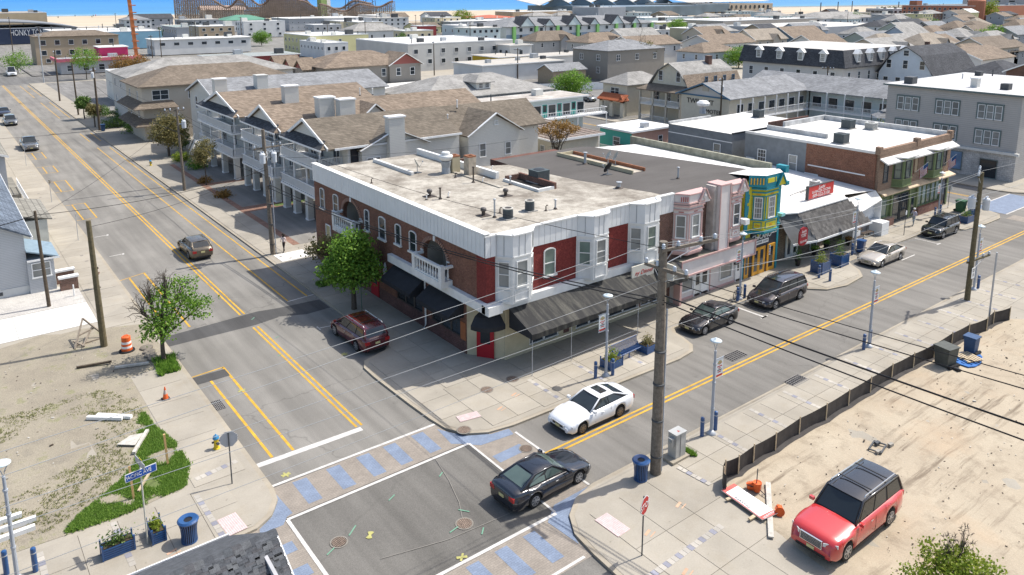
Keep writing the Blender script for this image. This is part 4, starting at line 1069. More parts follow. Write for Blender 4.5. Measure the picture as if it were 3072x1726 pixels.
def awnm():
    m,t,b=nt('weathered_awning');p=pos(t,(1.5,.22,.22));f=noise(t,p,1.6,5,.65)
    c=mixc(t,ramp(t,f,[(.44,0.),(.66,1.)]),(.016,.016,.016),(.075,.072,.06));sp=ramp(t,noise(t,pos(t),14,3,.7),[(.3,.7),(.7,1.3)])
    t.links.new(mixc(t,1.,c,sp,'MULTIPLY'),b.inputs['Base Color']);b.inputs['Roughness'].default_value=.85;MATS['weathered_awning']=m;return m
AWNW=awnm()
cb=thing('corner_building','brick corner building with white parapet, bay windows and long black awning','building',(24.9,34.8,0),'shops along the avenue')
YF,XW=34.95,24.9
w=MB()
# side wall (west) pieces around the two arched recesses
ya1,ya0,yb1,yb0=42.0,39.1,54.0,51.1
def wwall(y0,y1,z0,z1,mt=BRK): w.box(XW,y0,z0,XW+.3,y1,z1,mt)
wwall(37.05,ya0,3.6,7.0);wwall(ya1,yb0,3.6,7.0);wwall(yb1,59.4,3.6,7.0)
def archfill(y0,y1,zs,zt):
    n=10;cy=(y0+y1)/2;r=(y1-y0)/2
    pts=[(y0,7.0)]+[(y1,7.0)]
    for i in range(n):
        a,b=math.pi*i/n,math.pi*(i+1)/n
        P=[(cy+math.cos(a)*r,zs+math.sin(a)*(zt-zs)),(cy+math.cos(b)*r,zs+math.sin(b)*(zt-zs))]
        w.ext([(XW,P[0][0],P[0][1]),(XW,P[0][0],7.0),(XW,P[1][0],7.0),(XW,P[1][0],P[1][1])],(.3,0,0),BRK)
        a2=(a+b)/2
for y0,y1 in ((ya0,ya1),(yb0,yb1)):
    archfill(y0,y1,5.5,6.55)
wwall(37.05,59.4,.0+.12,1.0,BASEB)
for y0,y1 in ((37.05,37.75),(41.15,42.3),(45.8,48.4),(49.6,59.4)): wwall(y0,y1,1.0,3.6)
for y0,y1 in ((37.75,41.15),(42.3,45.8)): wwall(y0,y1,2.9,3.6);
wwall(48.4,49.6,2.6,3.6)
w.box(XW,34.95,4.1,XW+.3,37.05,7.0,BRK);w.box(XW,34.95,3.6,XW+.3,37.05,4.1,CREAM)
w.box(XW-.003,34.92,4.1,25.55,35.9,6.95,BRKR)
for x0,x1,mt in ((28.4,32.0,BRKR),(34.7,36.7,BRKR),(39.55,41.3,BRKD)): w.box(x0,YF,4.1,x1,YF+.3,6.95,mt)
w.box(25.2,YF+.01,4.1,28.4,YF+.3,8.2,PANEL)
for x0,x1 in ((32,34.7),(36.7,39.55)): w.box(x0,YF+.01,4.1,x1,YF+.3,8.2,PANEL)
w.box(XW+.3,59.1,0,40,59.4,6.9,BRK)
# shopfront plinth and piers under the awning
w.box(27.4,YF,.12,41.2,YF+.3,.55,CREAM)
for x0,x1,mt in ((26.3,28.2,CREAM),(30.6,31.0,CREAM),(31.0,31.5,BASEB),(31.5,32.1,CREAM),(34.5,35.0,BASEB),(37.9,38.2,BRKD),(39.9,41.2,BRKD)): w.box(x0,YF+.003,.12,x1,YF+.3,3.7,mt)
w.box(28.2,YF+.0,2.4,40,YF+.28,3.7,PANEL)
# chamfer at the corner with the red door
w.ext([(24.93,37.05,.12),(26.35,34.98,.12),(26.35,34.98,3.75),(24.93,37.05,3.75)],(.25,.17,0),CREAM)
o=w.build('walls',cb);fixn(o)
# recesses
r=MB();RC=mat('recess_render',(.33,.31,.27),.85,.08,1)
for y0,y1 in ((ya0,ya1),(yb0,yb1)):
    r.box(XW+1.5,y0-.1,4.0,XW+1.6,y1+.1,7,RC);r.box(XW+.3,y0-.12,4.0,XW+1.5,y0,7,RC);r.box(XW+.3,y1,4.0,XW+1.5,y1+.12,7,RC);r.box(XW+.02,y0,3.95,XW+1.6,y1,4.12,RC);r.box(XW+.3,y0,6.7,XW+1.6,y1,6.9,RC)
r.build('balcony_recess',cb)
for y0 in (ya0,yb0):
    win(cb,XW+1.5,y0+.8,4.55,AW,.95,1.6,style='dhg');win(cb,XW+1.5,y0+2.0,4.2,AW,.85,2.0,style='pic')
# arch voussoirs
vm={}
for y0,y1 in ((ya0,ya1),(yb0,yb1)):
    cy=(y0+y1)/2;rr_=(y1-y0)/2;n=25
    for i in range(n):
        a=math.pi*(i+.5)/n;p0=(cy+math.cos(a)*(rr_+.01),5.5+math.sin(a)*1.06);p1=(cy+math.cos(a)*(rr_+.26),5.5+math.sin(a)*1.30)
        m=MB();k=i == n // 2
        m.beam((XW-.02,p0[0],p0[1]),(XW-.02,p1[0],p1[1]+(.1 if k else 0)),.09 if not k else .2,.13,TRIMW if k or i in (0,n-1) else mat('arch_brick',(.33,.20,.15),.85,.2,9),up=(1,0,0));m.build('brick',cb)
# balconies with balusters
def balcony(yc,x=24.15):
    b=thing('balcony','','',(x,yc,4.2));del b['label'];del b['category'];b.parent=cb;g0=ORG[cb];b.location=(x-g0[0],yc-g0[1],4.2-g0[2]);ORG[b]=(x,yc,4.2)
    m=MB();m.box(x-.1,yc-1.75,4.1,XW,yc+1.75,4.5,TRIMW);m.build('floor',b)
    m=MB();m.box(x-.08,yc-1.75,5.35,x+.14,yc+1.75,5.5,TRIMW)
    for s in (-1,1): m.box(x+.14,yc+s*1.75-.11,5.35,XW,yc+s*1.75+.11,5.5,TRIMW);m.box(x-.1,yc+s*1.62-.16,4.5,x+.18,yc+s*1.62+.16,5.56,TRIMW)
    m.box(x-.03,yc-1.5,4.5,x+.1,yc+1.5,4.6,TRIMW);m.build('handrail',b)
    q=MB();q.lathe((0,0,0),[(.06,0),(.06,.05),(.035,.08),(.075,.25),(.035,.48),(.05,.55),(.035,.6),(.06,.7),(.06,.75)],10,TRIMW);me=q.mesh('baluster',smooth=False)
    for i in range(9): inst('baluster',me,b,(x+.03,yc-1.3+i*.325,4.6))
    for s in (-1,1):
        inst('baluster',me,b,(x+.42,yc+s*1.75,4.6))
balcony(40.3);balcony(52.5)
# cornice band between floors
m=MB();m.box(24.2,34.2,3.55,24.9,47,4.14,TRIMW) if 0 else None
m.box(XW-.32,34.6,3.62,XW+.0,46.4,4.16,TRIMW);m.box(XW-.32,34.25,3.60,25.6,34.95,4.14,TRIMW);m.box(25.6,34.55,3.58,40.0,34.94,4.10,TRIMW)
m.build('cornice',cb)
# parapet: board-and-batten, each board its own panel
me_p={}
def panels(x0,y0,x1,y1,z0,z1,n,outward):
    L=math.hypot(x1-x0,y1-y0);wd=L/n;an=math.atan2(y1-y0,x1-x0);k=(round(wd,2),round(z1-z0,2))
    if k not in me_p:
        q=MB();q.box(.012,-.05,0,wd-.012,0,z1-z0,PANEL);me_p[k]=q.mesh('panel')
    for i in range(n):
        inst('panel',me_p[k],cb,(x0+(x1-x0)*i/n+outward[0],y0+(y1-y0)*i/n+outward[1],z0),an)
bk=MB();JN=mat('panel_joint',(.22,.24,.25),.7,.1,2)
bk.box(XW-.06,34.93,6.95,XW+.2,59.4,8.32,JN);bk.box(XW-.06,34.90,6.97,25.6,35.2,8.25,JN)
panels(XW-.06,59.4,XW-.06,34.95,6.97,8.36,58,(0,0))
bays=[(25.6,26.25,27.6,28.4),(32.0,32.75,34.0,34.7),(36.7,37.4,38.85,39.55)]
YB=34.12
panels(XW-.11,34.88,25.55,34.88,6.97,8.3,2,(0,0))
for x0,x1,n in ((28.4,32.0,8),(34.7,36.7,5),(39.55,41.2,4)):
    panels(x0,YF-.02,x1,YF-.02,6.93,8.22,n,(0,0));bk.box(x0,YF-.015,6.95,x1,YF+.2,8.2,JN)
bk.build('parapet_backing',cb)
cap=MB();cap.box(XW-.16,34.85,8.36,XW+.3,59.45,8.42,TRIMW)
P=[(XW-.14,34.86),(25.6,34.86)]
for a,b,c,d in bays: P += [(b-.02,YB-.06),(c+.02,YB-.06),(d,34.86)]+([] if d > 39 else [])
P2=[(24.75,34.84),(25.6,34.84)]
for i,(a,b,c,d) in enumerate(bays):
    P2 += [(a,34.84),(b,YB-.06),(c,YB-.06),(d,34.84)]
P2 += [(41.2,34.84)]
Q=[p for i,p in enumerate(P2) if i == 0 or p != P2[i-1]]
for a,b in zip(Q,Q[1:]): cap.beam((a[0],a[1]+.1,8.26),(b[0],b[1]+.1,8.26),.3,.08,TRIMW)
cap.build('coping',cb)
def bay(x0,x1,x2,x3,zb=4.0,zt=8.22,par=cb):
    b=bpy.data.objects.new('bay_window',None);COL.objects.link(b);b.parent=par;g0=ORG[par];b.location=(x0-g0[0],YF-g0[1],4-g0[2]);ORG[b]=(x0,YF,4)
    poly=[(x0,YF),(x1,YB),(x2,YB),(x3,YF)]
    m=MB();m.prism(poly,zb,6.92,TRIMW);m.prism([(x0-.02,YF),(x1-.01,YB-.03),(x2+.01,YB-.03),(x3+.02,YF)],6.92,zt,PANEL);m.build('bay_walls',b)
    for (p,q) in ((poly[0],poly[1]),(poly[1],poly[2]),(poly[2],poly[3])):
        L=math.hypot(q[0]-p[0],q[1]-p[1]);an=math.atan2(q[1]-p[1],q[0]-p[0]);c=((p[0]+q[0])/2,(p[1]+q[1])/2)
        ww=min(.86,L-.32);f=winmesh(ww,1.62,'dh',TRIMW,GLASSG if random.random() < .6 else GLASSL)
        nx,ny=math.sin(an),-math.cos(an)
        o=inst('window',f[0],b,(c[0]+nx*.003,c[1]+ny*.003,5.02),an);ob=inst('pane',f[1],b,(c[0]+nx*.004,c[1]+ny*.004,5.02),an)
        M=Matrix.Translation((c[0],c[1],0)) @ Matrix.Rotation(an,4,'Z')
        m=MB();h=L/2-.13
        for z in (4.12,4.78): m.box(-h,-.045,z,h,-.002,z+.06,TRIMW,M=M)
        for s in (-1,1): m.box(s*h-(.06 if s > 0 else 0),-.044,4.18,s*h+(.06 if s < 0 else 0),-.002,4.78,TRIMW,M=M)
        m.box(-h-.1,-.06,6.86,h+.1,0,6.95,TRIMW,M=M)
        n=2 if L < 1.15 else 3
        for i in range(1,n): X=-L/2+L*i/n;m.box(X-.012,-.075+.03,6.96,X+.012,-.03,8.2,JN,M=M)
        m.build('panel_moulding',b)
    return b
for q in bays: bay(*q)
# windows on the side wall and in the red brick
for y,wd,z,hh in ((57.8,.85,4.95,1.65),(55.25,.95,5.2,1.4),(49.95,.75,4.95,1.6),(47.6,1.0,4.9,1.65),(45.3,.8,5.1,1.45),(43.3,.95,5.1,1.45)):
    win(cb,XW,y,z,AW,wd,hh,style='arch',fm=TRIMW)
win(cb,29.75,YF,4.85,AS,.95,1.75,style='arch',fm=TRIMW,gm=GLASSG)
BRL=mat('brown_aluminium',(.09,.075,.065),.6,.1,3)
for y0,y1 in ((37.75,41.15),(42.3,45.8)):
    n=3
    for i in range(n): win(cb,XW+.12,y0+(y1-y0)*(i+.5)/n,1.0,AW,(y1-y0)/n,1.9,style='pic',fm=BRL)
for x0,x1 in ((28.2,30.6),(32.1,34.5),(35.0,37.9),(38.2,39.9)):
    n=2
    for i in range(n): win(cb,x0+(x1-x0)*(i+.5)/n,YF+.1,.55,AS,(x1-x0)/n,1.85,style='pic',fm=TRIMW,gm=GLASS)
RDOOR=mat('red_door',(.34,.015,.025),.45,.06,3)
an=math.atan2(34.98-37.05,26.35-24.93)
d_=door(cb,25.62-.03,36.04-.03,.12,an,RDOOR,.95,2.15,frame=RDOOR)
door(cb,XW,49.0,.2,AW,RDOOR,1.0,2.2,frame=RDOOR)
win(cb,XW,56.9,2.2,AW,.9,1.5,style='pic',gm=mat('yellow_board',(.42,.37,.2),.8,.1,2))
# pediment over the side door, oval ornament
m=MB();m.ext([(XW-.45,48.1,2.75),(XW-.45,49.9,2.75),(XW-.45,49.0,3.35)],(.5,0,0),TRIMW);m.build('door_canopy',cb)
m=MB();m.lathe((XW-.06,47.3,2.0),[(.02,0),(.14,.25),(.17,.6),(.12,.95),(.03,1.2)],8,TRIMW);m.build('ornament',cb)
m=MB();m.path([(XW-.12,41.7,3.6),(XW-.12,41.7,.5),(XW-.28,41.7,.25)],.06,8,TRIMW);m.build('downpipe',cb)
m=MB();m.box(XW-.02,37.15,.95,XW+.02,37.7,2.1,mat('orange_notice',(.33,.12,.05),.6,.1,3));m.build('notice_frame',cb)
# side awnings: sloped canvas, valance and cheeks
def awning(y0,y1,z0=3.5,z1=2.75,x1=23.75):
    m=MB();m.face([(XW-.02,y0,z0),(x1,y0,z1),(x1,y1,z1),(XW-.02,y1,z0)][::-1],AWN)
    m.face([(x1,y0,z1),(x1,y0,z1-.28),(x1,y1,z1-.28),(x1,y1,z1)],AWN)
    for y in (y0,y1): m.face([(XW-.02,y,z0),(x1,y,z1),(x1,y,z1-.28),(XW-.02,y,z1-.28)],AWN)
    m.build('awning',cb)
awning(37.3,41.2);awning(42.0,45.9)
# door canopy at the chamfer (quarter dome) and the long avenue awning
m=MB();c0=(25.75,36.0);prev=None;n=9;R0=1.45
a0,a1=math.radians(190),math.radians(282)
ring=[]
for i in range(n+1):
    a=a0+(a1-a0)*i/n;ring.append((c0[0]+math.cos(a)*R0,c0[1]+math.sin(a)*R0))
for i in range(n):
    p,q=ring[i],ring[i+1];md=lambda u,k: (c0[0]+(u[0]-c0[0])*k,c0[1]+(u[1]-c0[1])*k)
    A,B=md(p,.75),md(q,.75)
    m.face([(c0[0],c0[1]-.1,3.62),(A[0],A[1],3.12),(B[0],B[1],3.12)],AWN)
    m.face([(A[0],A[1],3.12),(p[0],p[1],2.62),(q[0],q[1],2.62),(B[0],B[1],3.12)],AWN);m.face([(p[0],p[1],2.62),(p[0],p[1],2.36),(q[0],q[1],2.36),(q[0],q[1],2.62)],AWN)
m.build('door_canopy',cb)
m=MB();XA,XB,YA=26.3,40.9,32.35
segs=13
for i in range(segs):
    a,b=XA+(XB-XA)*i/segs,XA+(XB-XA)*(i+1)/segs;mid=(a+b)/2;s=.035
    ya=YA if a < 37.0 else 33.1
    for (u,v,zu,zv) in ((a,mid,0,-s),(mid,b,-s,0)):
        m.face([(u,34.55,3.6),(u,ya,2.72+zu),(v,ya,2.72+zv),(v,34.55,3.6)],AWNW)
        m.face([(u,ya,2.72+zu),(u,ya,2.38),(v,ya,2.38),(v,ya,2.72+zv)],AWNW)
for x,ya in ((XA,YA),(37.05,YA),(XB,33.1)): m.face([(x,34.55,3.6),(x,ya,2.72),(x,ya,2.4),(x,34.55,2.4)],AWN)
m.build('awning',cb)
m=MB()
for x in (26.35,29.4,32.4,35.2): m.tube((x,YA+.05 if x < 40 else 33.1,.12),(x,YA+.05,2.4),.02,.02,6,STEEL)
m.build('awning_post',cb)
# corner roof, one sheet with the front following the bays
rf=MB();RP=[(25.1,59.2),(25.1,35.05)]+[(a,b+.15) for a,b in Q[1:]]+[(41.0,36.7),(39.2,43),(38.4,50.5),(34.8,52),(34.8,59.2)]
z=7.98
rf.face([(x,y,z) for x,y in RP][::-1],ROOFG)
o=rf.build('roof',cb);fixn(o)
lw=MB()   # light well: its brick kerb walls, the shaft's shade painted as a dark sheet
lw.box(34.7,42.0,7.99,36.0,45.9,8.0,mat('shaft_shade',(.02,.018,.016),.9,.1,2));
lw.box(34.5,41.8,7.98,34.7,46.1,8.18,TRIMW);lw.box(36.0,41.8,7.98,36.22,46.1,8.45,BRKD);lw.box(34.7,45.9,7.98,36.0,46.1,8.4,BRKD);lw.box(34.7,41.8,7.98,36.0,42.0,8.2,TRIMW)
lw.build('light_well',cb)
m=MB();m.box(29.9,52.0,7.98,30.15,58.5,8.25,ROOFW);m.box(34.5,47,7.98,34.8,59,8.5,TRIMW);m.box(33.0,44.5,7.985,33.3,52,8.06,ROOFG);m.build('roof_kerb',cb)
# hanging sign under the third bay
sg=thing('hanging_sign','white hanging sign with red script lettering over the black awning','sign',(38.9,33.6,3.2),'shop signs')
m=MB();m.box(38.85,32.7,2.95,38.97,34.4,4.05,mat('sign_cream',(.60,.58,.50),.5,.08,2));m.build('panel',sg)
text('ny Dinner',(38.84,33.55,3.55),0,.46,RED,sg,rot=(R(90),0,R(-90)),ext=.006,shear=.4)
text('ny Dinner',(37.6,34.52,3.62),0,.40,RED,sg,ext=.006,shear=.4) if 0 else None
sb=thing('projecting_sign','off-white sign board with red script seen beyond the utility pole','sign',(37.4,33.0,3.3),'shop signs')
m=MB();m.box(36.2,33.98,3.0,38.35,34.08,4.15,MATS['sign_cream']);m.build('panel',sb);text('ny Dinner',(37.35,33.97,3.62),0,.44,RED,sb,ext=.006,shear=.4)

# rooftop equipment: each its own thing
VENT=mat('rusty_vent',(.075,.06,.05),.7,.3,8)
def mushroom(label,x,y,z=7.98,s=.8):
    t=thing('roof_vent',label,'roof vent',(x,y,z),'mushroom vents on the flat roofs');m=MB();m.box(x-.5*s,y-.45*s,z+.002,x+.5*s,y+.45*s,z+.03,VENT);m.build('flashing',t)
    m=MB();m.lathe((x,y,z),[(.12,.03),(.12,.3),(.14,.31)],14,VENT);m.build('neck',t)
    m=MB();m.lathe((x,y,z),[(.16,.30),(.2,.34),(.2,.45),(.15,.53),(.04,.56)],14,mat('vent_cap',(.10,.09,.085),.5,.2,6));m.build('cap',t,smooth=True)
mushroom('dark mushroom vent nearest the parapet beside the air conditioner',*(27.88,39.36));mushroom('dark mushroom vent standing alone left of the middle of the grey roof',*(27.64,45.61));mushroom('dark mushroom vent near the light well',*(32.02,42.46))
def pipe(label,x,y,h,r=.06,z=7.98,mt=None,cap=True):
    m=MB();m.path([(x,y,z),(x,y,z+h)],r,8,mt or STEEL);m.lathe((x,y,z),[(r*2.6,.0),(r*1.3,.12)],10,VENT)
    if cap: m.lathe((x,y,z+h),[(r*1.2,0),(r*1.7,.03),(r*1.7,.08),(r,.1)],10,mt or STEEL)
    solo(m.build('vent_pipe'),label,'vent pipe','vent pipes on the roofs')
pipe('thin grey flue between the mushroom vent and the round air conditioner',*(28.18,38.55),1.15)
pipe('rusty-footed flue beside the lone mushroom vent',*(27.85,44.52),.75,mt=VENT)
pipe('tall rusty pipe in front of the two rooftop chimneys',*(32.47,47.13),1.15,mt=VENT)
pipe('grey pipe rising at the edge of the light well',*(34.25,44.83),.6);pipe('capped pipe near the front bays',*(32.55,37.66),.6)
pipe('thick white-capped pipe on the black roof',*(43.63,46.72),.95,.11);pipe('grey pipe alone in the middle of the black roof',*(45.74,38.41),.85,.07);pipe('short silver pipe on the black roof edge',*(39.99,39.11),.4,.13)
def acunit(label,x,y,z,w=.9,h=.9,rnd=False,mt=None):
    mt=mt or mat('ac_dark_green_grey',(.07,.09,.095),.6,.15,5);t=thing('air_conditioner',label,'air conditioner',(x,y,z),'air conditioners on the roofs')
    m=MB();m.box(x-w*.65,y-w*.6,z+.002,x+w*.65,y+w*.6,z+.06,mat('ac_pad',(.3,.29,.27),.9,.1,3));m.build('pad',t);m=MB()
    if rnd: m.lathe((x,y,z+.06),[(w/2,0),(w/2,h)],24,mt)
    else: m.box(x-w/2,y-w/2,z+.06,x+w/2,y+w/2,z+h,mt)
    m.build('casing',t);m=MB();lt=mat('ac_top_tan',(.30,.26,.2),.6,.15,5)
    if rnd: m.lathe((x,y,z+h+.06),[(w/2+.02,0),(w/2+.02,.05),(w*.36,.06),(w*.36,.01)],24,mat('ac_rim',(.45,.43,.38),.6,.1,5));m.lathe((x,y,z+h+.06),[(w*.35,.012),(.05,.016)],20,VENT)
    else:
        m.box(x-w/2-.02,y-w/2-.02,z+h,x+w/2+.02,y+w/2+.02,z+h+.05,mt);m.lathe((x,y,z+h+.05),[(w*.38,0),(w*.36,.03),(.05,.04)],16,BLACK)
    m.build('fan_guard',t);m=MB()
    for i in range(9):
        k=z+.12+(h-.16)*i/9
        if rnd: m.lathe((x,y,k),[(w/2+.008,0),(w/2+.008,.03)],24,DGREY)
        else: m.box(x-w/2-.012,y-w/2-.012,k,x+w/2-.1,y-w/2,k+.03,DGREY);m.box(x-w/2-.012,y-w/2,k,x-w/2,y+w/2-.05,k+.03,DGREY)
    o=m.build('louvre',t);o['kind']='stuff'
acunit('round charcoal air conditioner at the parapet end of the grey roof',*(28.72,37.84),7.98,.66,.6,True)
acunit('round charcoal air conditioner with a beige side near the front bays',*(30.94,38.39),7.98,.62,.62,True)
acunit('square dark green air conditioner beside the light well',*(36.63,44.33),7.98,1.15,.9)
def dish(label,x,y,z,az,s=.45,mt=None,mast=.7):
    t=thing('satellite_dish',label,'satellite dish',(x,y,z),'satellite dishes');m=MB();m.path([(x,y,z),(x,y,z+mast)],.03,6,STEEL);m.box(x-.3,y-.25,z,x+.3,y+.25,z+.04,DGREY);m.build('mast',t)
    m=MB();M=Matrix.Translation((x,y,z+mast+.1)) @ Matrix.Rotation(az,4,'Z') @ Matrix.Rotation(R(62),4,'Y');n=16;V=[];F=[]
    for k,(rr_,zz) in enumerate(((0.02,-.10),(.5,-.075),(.8,-.035),(1,0))):
        for i in range(n): V.append(tuple(M @ Vector((math.cos(2*math.pi*i/n)*s*rr_,math.sin(2*math.pi*i/n)*s*rr_*.9,zz))))
    for k in range(3):
        for i in range(n): F.append((k*n+i,k*n+(i+1) % n,(k+1)*n+(i+1) % n,(k+1)*n+i))
    m.add(V,F,mt or mat('dish_grey',(.42,.42,.38),.5,.08,3));m.build('reflector',t,smooth=True)
    m=MB();a=M @ Vector((s*.9,0,0));b=M @ Vector((s*.25,0,.45));m.path([tuple(a),tuple(b)],.015,5,STEEL);m.box(b.x-.05,b.y-.05,b.z-.05,b.x+.05,b.y+.05,b.z+.05,STEEL);m.build('feed_arm',t)
dish('beige satellite dish at the back edge of the grey roof',*(30.76,52.56),7.98,R(-20))
dish('black satellite dish upturned on the black roof',*(42.45,42.81),7.98,R(100),.5,BLACK,.5)
dish('left of two translucent grey dishes behind the black one',*(45.17,45.53),7.98,R(150),.42);dish('right of two translucent grey dishes behind the black one',*(45.38,44.88),7.98,R(150),.42)
# exhaust fan and two old chimneys
ex=thing('exhaust_fan','large white kitchen exhaust fan on a grey duct at the back of the grey roof','exhaust fan',((32.52,51.05))+(7.98,))
x,y=(32.52,51.05);m=MB();m.lathe((x,y,7.98),[(.36,0),(.33,.5),(.44,1.0),(.36,1.02)],18,mat('duct_grey',(.34,.37,.40),.5,.12,4,metal=.3));m.build('duct',ex)
m=MB();m.lathe((x,y,9.0),[(.3,0),(.46,.1),(.56,.32),(.56,.45),(.42,.48)],22,mat('fan_white',(.68,.68,.66),.4,.08,3));m.build('bowl',ex,smooth=True)
m=MB();m.lathe((x,y,9.48),[(.34,0),(.34,.2),(.28,.26),(.1,.28)],20,MATS['fan_white']);m.build('cap',ex)
def chimney(label,x,y,z,w,d,h,mt,top):
    t=thing('chimney',label,'chimney',(x,y,z),'rooftop chimneys');m=MB();m.box(x-w/2,y-d/2,z,x+w/2,y+d/2,z+h,mt);m.build('shaft',t);m=MB()
    for a in ((-1,0),(1,0),(0,-1),(0,1)):
        if a[0]: m.box(x+a[0]*(w/2-.06)-.07,y-d/2,z+h,x+a[0]*(w/2-.06)+.07,y+d/2,z+h+.12,top)
        else: m.box(x-w/2+.13,y+a[1]*(d/2-.06)-.07,z+h,x+w/2-.13,y+a[1]*(d/2-.06)+.07,z+h+.12,top)
    m.build('rim',t)
RUST=mat('spalled_brick',(.30,.13,.07),.9,.35,9)
chimney('cream rendered chimney with rusty rim beside the exhaust fan',*(33.35,51.16),7.98,.74,.74,1.25,CREAM,RUST)
chimney('tall crumbling chimney with exposed brick on the back of the grey roof',*(33.78,49.49),7.98,.7,.7,1.45,mat('flaking_render',(.42,.36,.28),.9,.25,3),RUST)
for lab,(x,y) in (('stub vent with a rusty foot left of the tall pipe',(32.22,49.25)),('white gooseneck vent right of the tall pipe',(33.03,46.70)),('white gooseneck beside the rusty-footed flue',(28.54,44.56)),('white stub pipe in front of the lone mushroom vent',(27.00,44.95)),('black bent stub near the roof left edge',(26.23,51.67)),('white stub vent behind the parapet kerb',(35.98,49.59)),('dark bent stub by the round air conditioner',(29.05,39.14)),('rusty stub between the round unit and the capped pipe',(31.79,37.73))):
    m=MB();c=WHITE if 'white' in lab else VENT;m.path([(x,y,7.98),(x,y,8.28),(x+.05,y,8.36),(x+.16,y,8.34)],.04,6,c);m.lathe((x,y,7.98),[(.14,0),(.05,.08)],8,VENT);solo(m.build('vent_pipe'),lab,'vent pipe','vent pipes on the roofs')

# ------------------------------------------------------------------ black roofed block with the pink and the yellow-teal shopfronts
PINK=mat('pink_trim',(.55,.36,.33),.65,.06,2);PINKW=mat('pinkish_white',(.66,.61,.58),.65,.07,1.4)
pk=thing('pink_shop_building','white and pink trimmed shop building with two bays, central pylon and black roof','building',(41.2,34.9,0),'shops along the avenue')
m=MB()
m.box(41.2,YF+.003,.12,49.0,57,7.0,BRKD);m.box(41.25,33.98,2.25,49.9,YF,3.35,PINKW);m.box(41.2,34.55,.12,48.95,YF,2.25,PINKW);m.build('walls',pk)
m=MB();m.box(41.2,33.94,3.35,49.95,34.95,3.42,mat('grimy_ledge',(.20,.19,.15),.9,.25,2));m.build('ledge',pk);m=MB()
for z0,z1 in ((3.30,3.44),(2.18,2.30)): m.box(41.2,33.90,z0,49.98,33.975,z1,PINK)
for x in (41.2,49.85): m.box(x,33.91,2.3,x+.1,33.977,3.3,PINK)
m.box(41.15,33.95,.12,41.35,34.54,2.18,PINK);m.box(45.15,34.49,.12,45.25,34.548,2.2,PINK);m.box(41.4,34.49,.12,48.9,34.546,.3,PINK)
m.build('pink_moulding',pk)
m=MB();m.box(45.3,34.0,3.43,46.45,35.2,8.35,PINKW);m.box(44.95,34.3,3.43,45.29,35.1,8.3,mat('darker_pylon_side',(.46,.42,.38),.8,.2,2));m.build('pylon',pk)  # left slab in a darker tone than the pylon front
m=MB()
for x in (45.26,46.41): m.box(x,33.95,3.43,x+.09,33.998,8.3,PINK)
m.box(45.26,33.94,8.3,46.5,35.25,8.42,PINK);m.build('pylon_edge',pk)
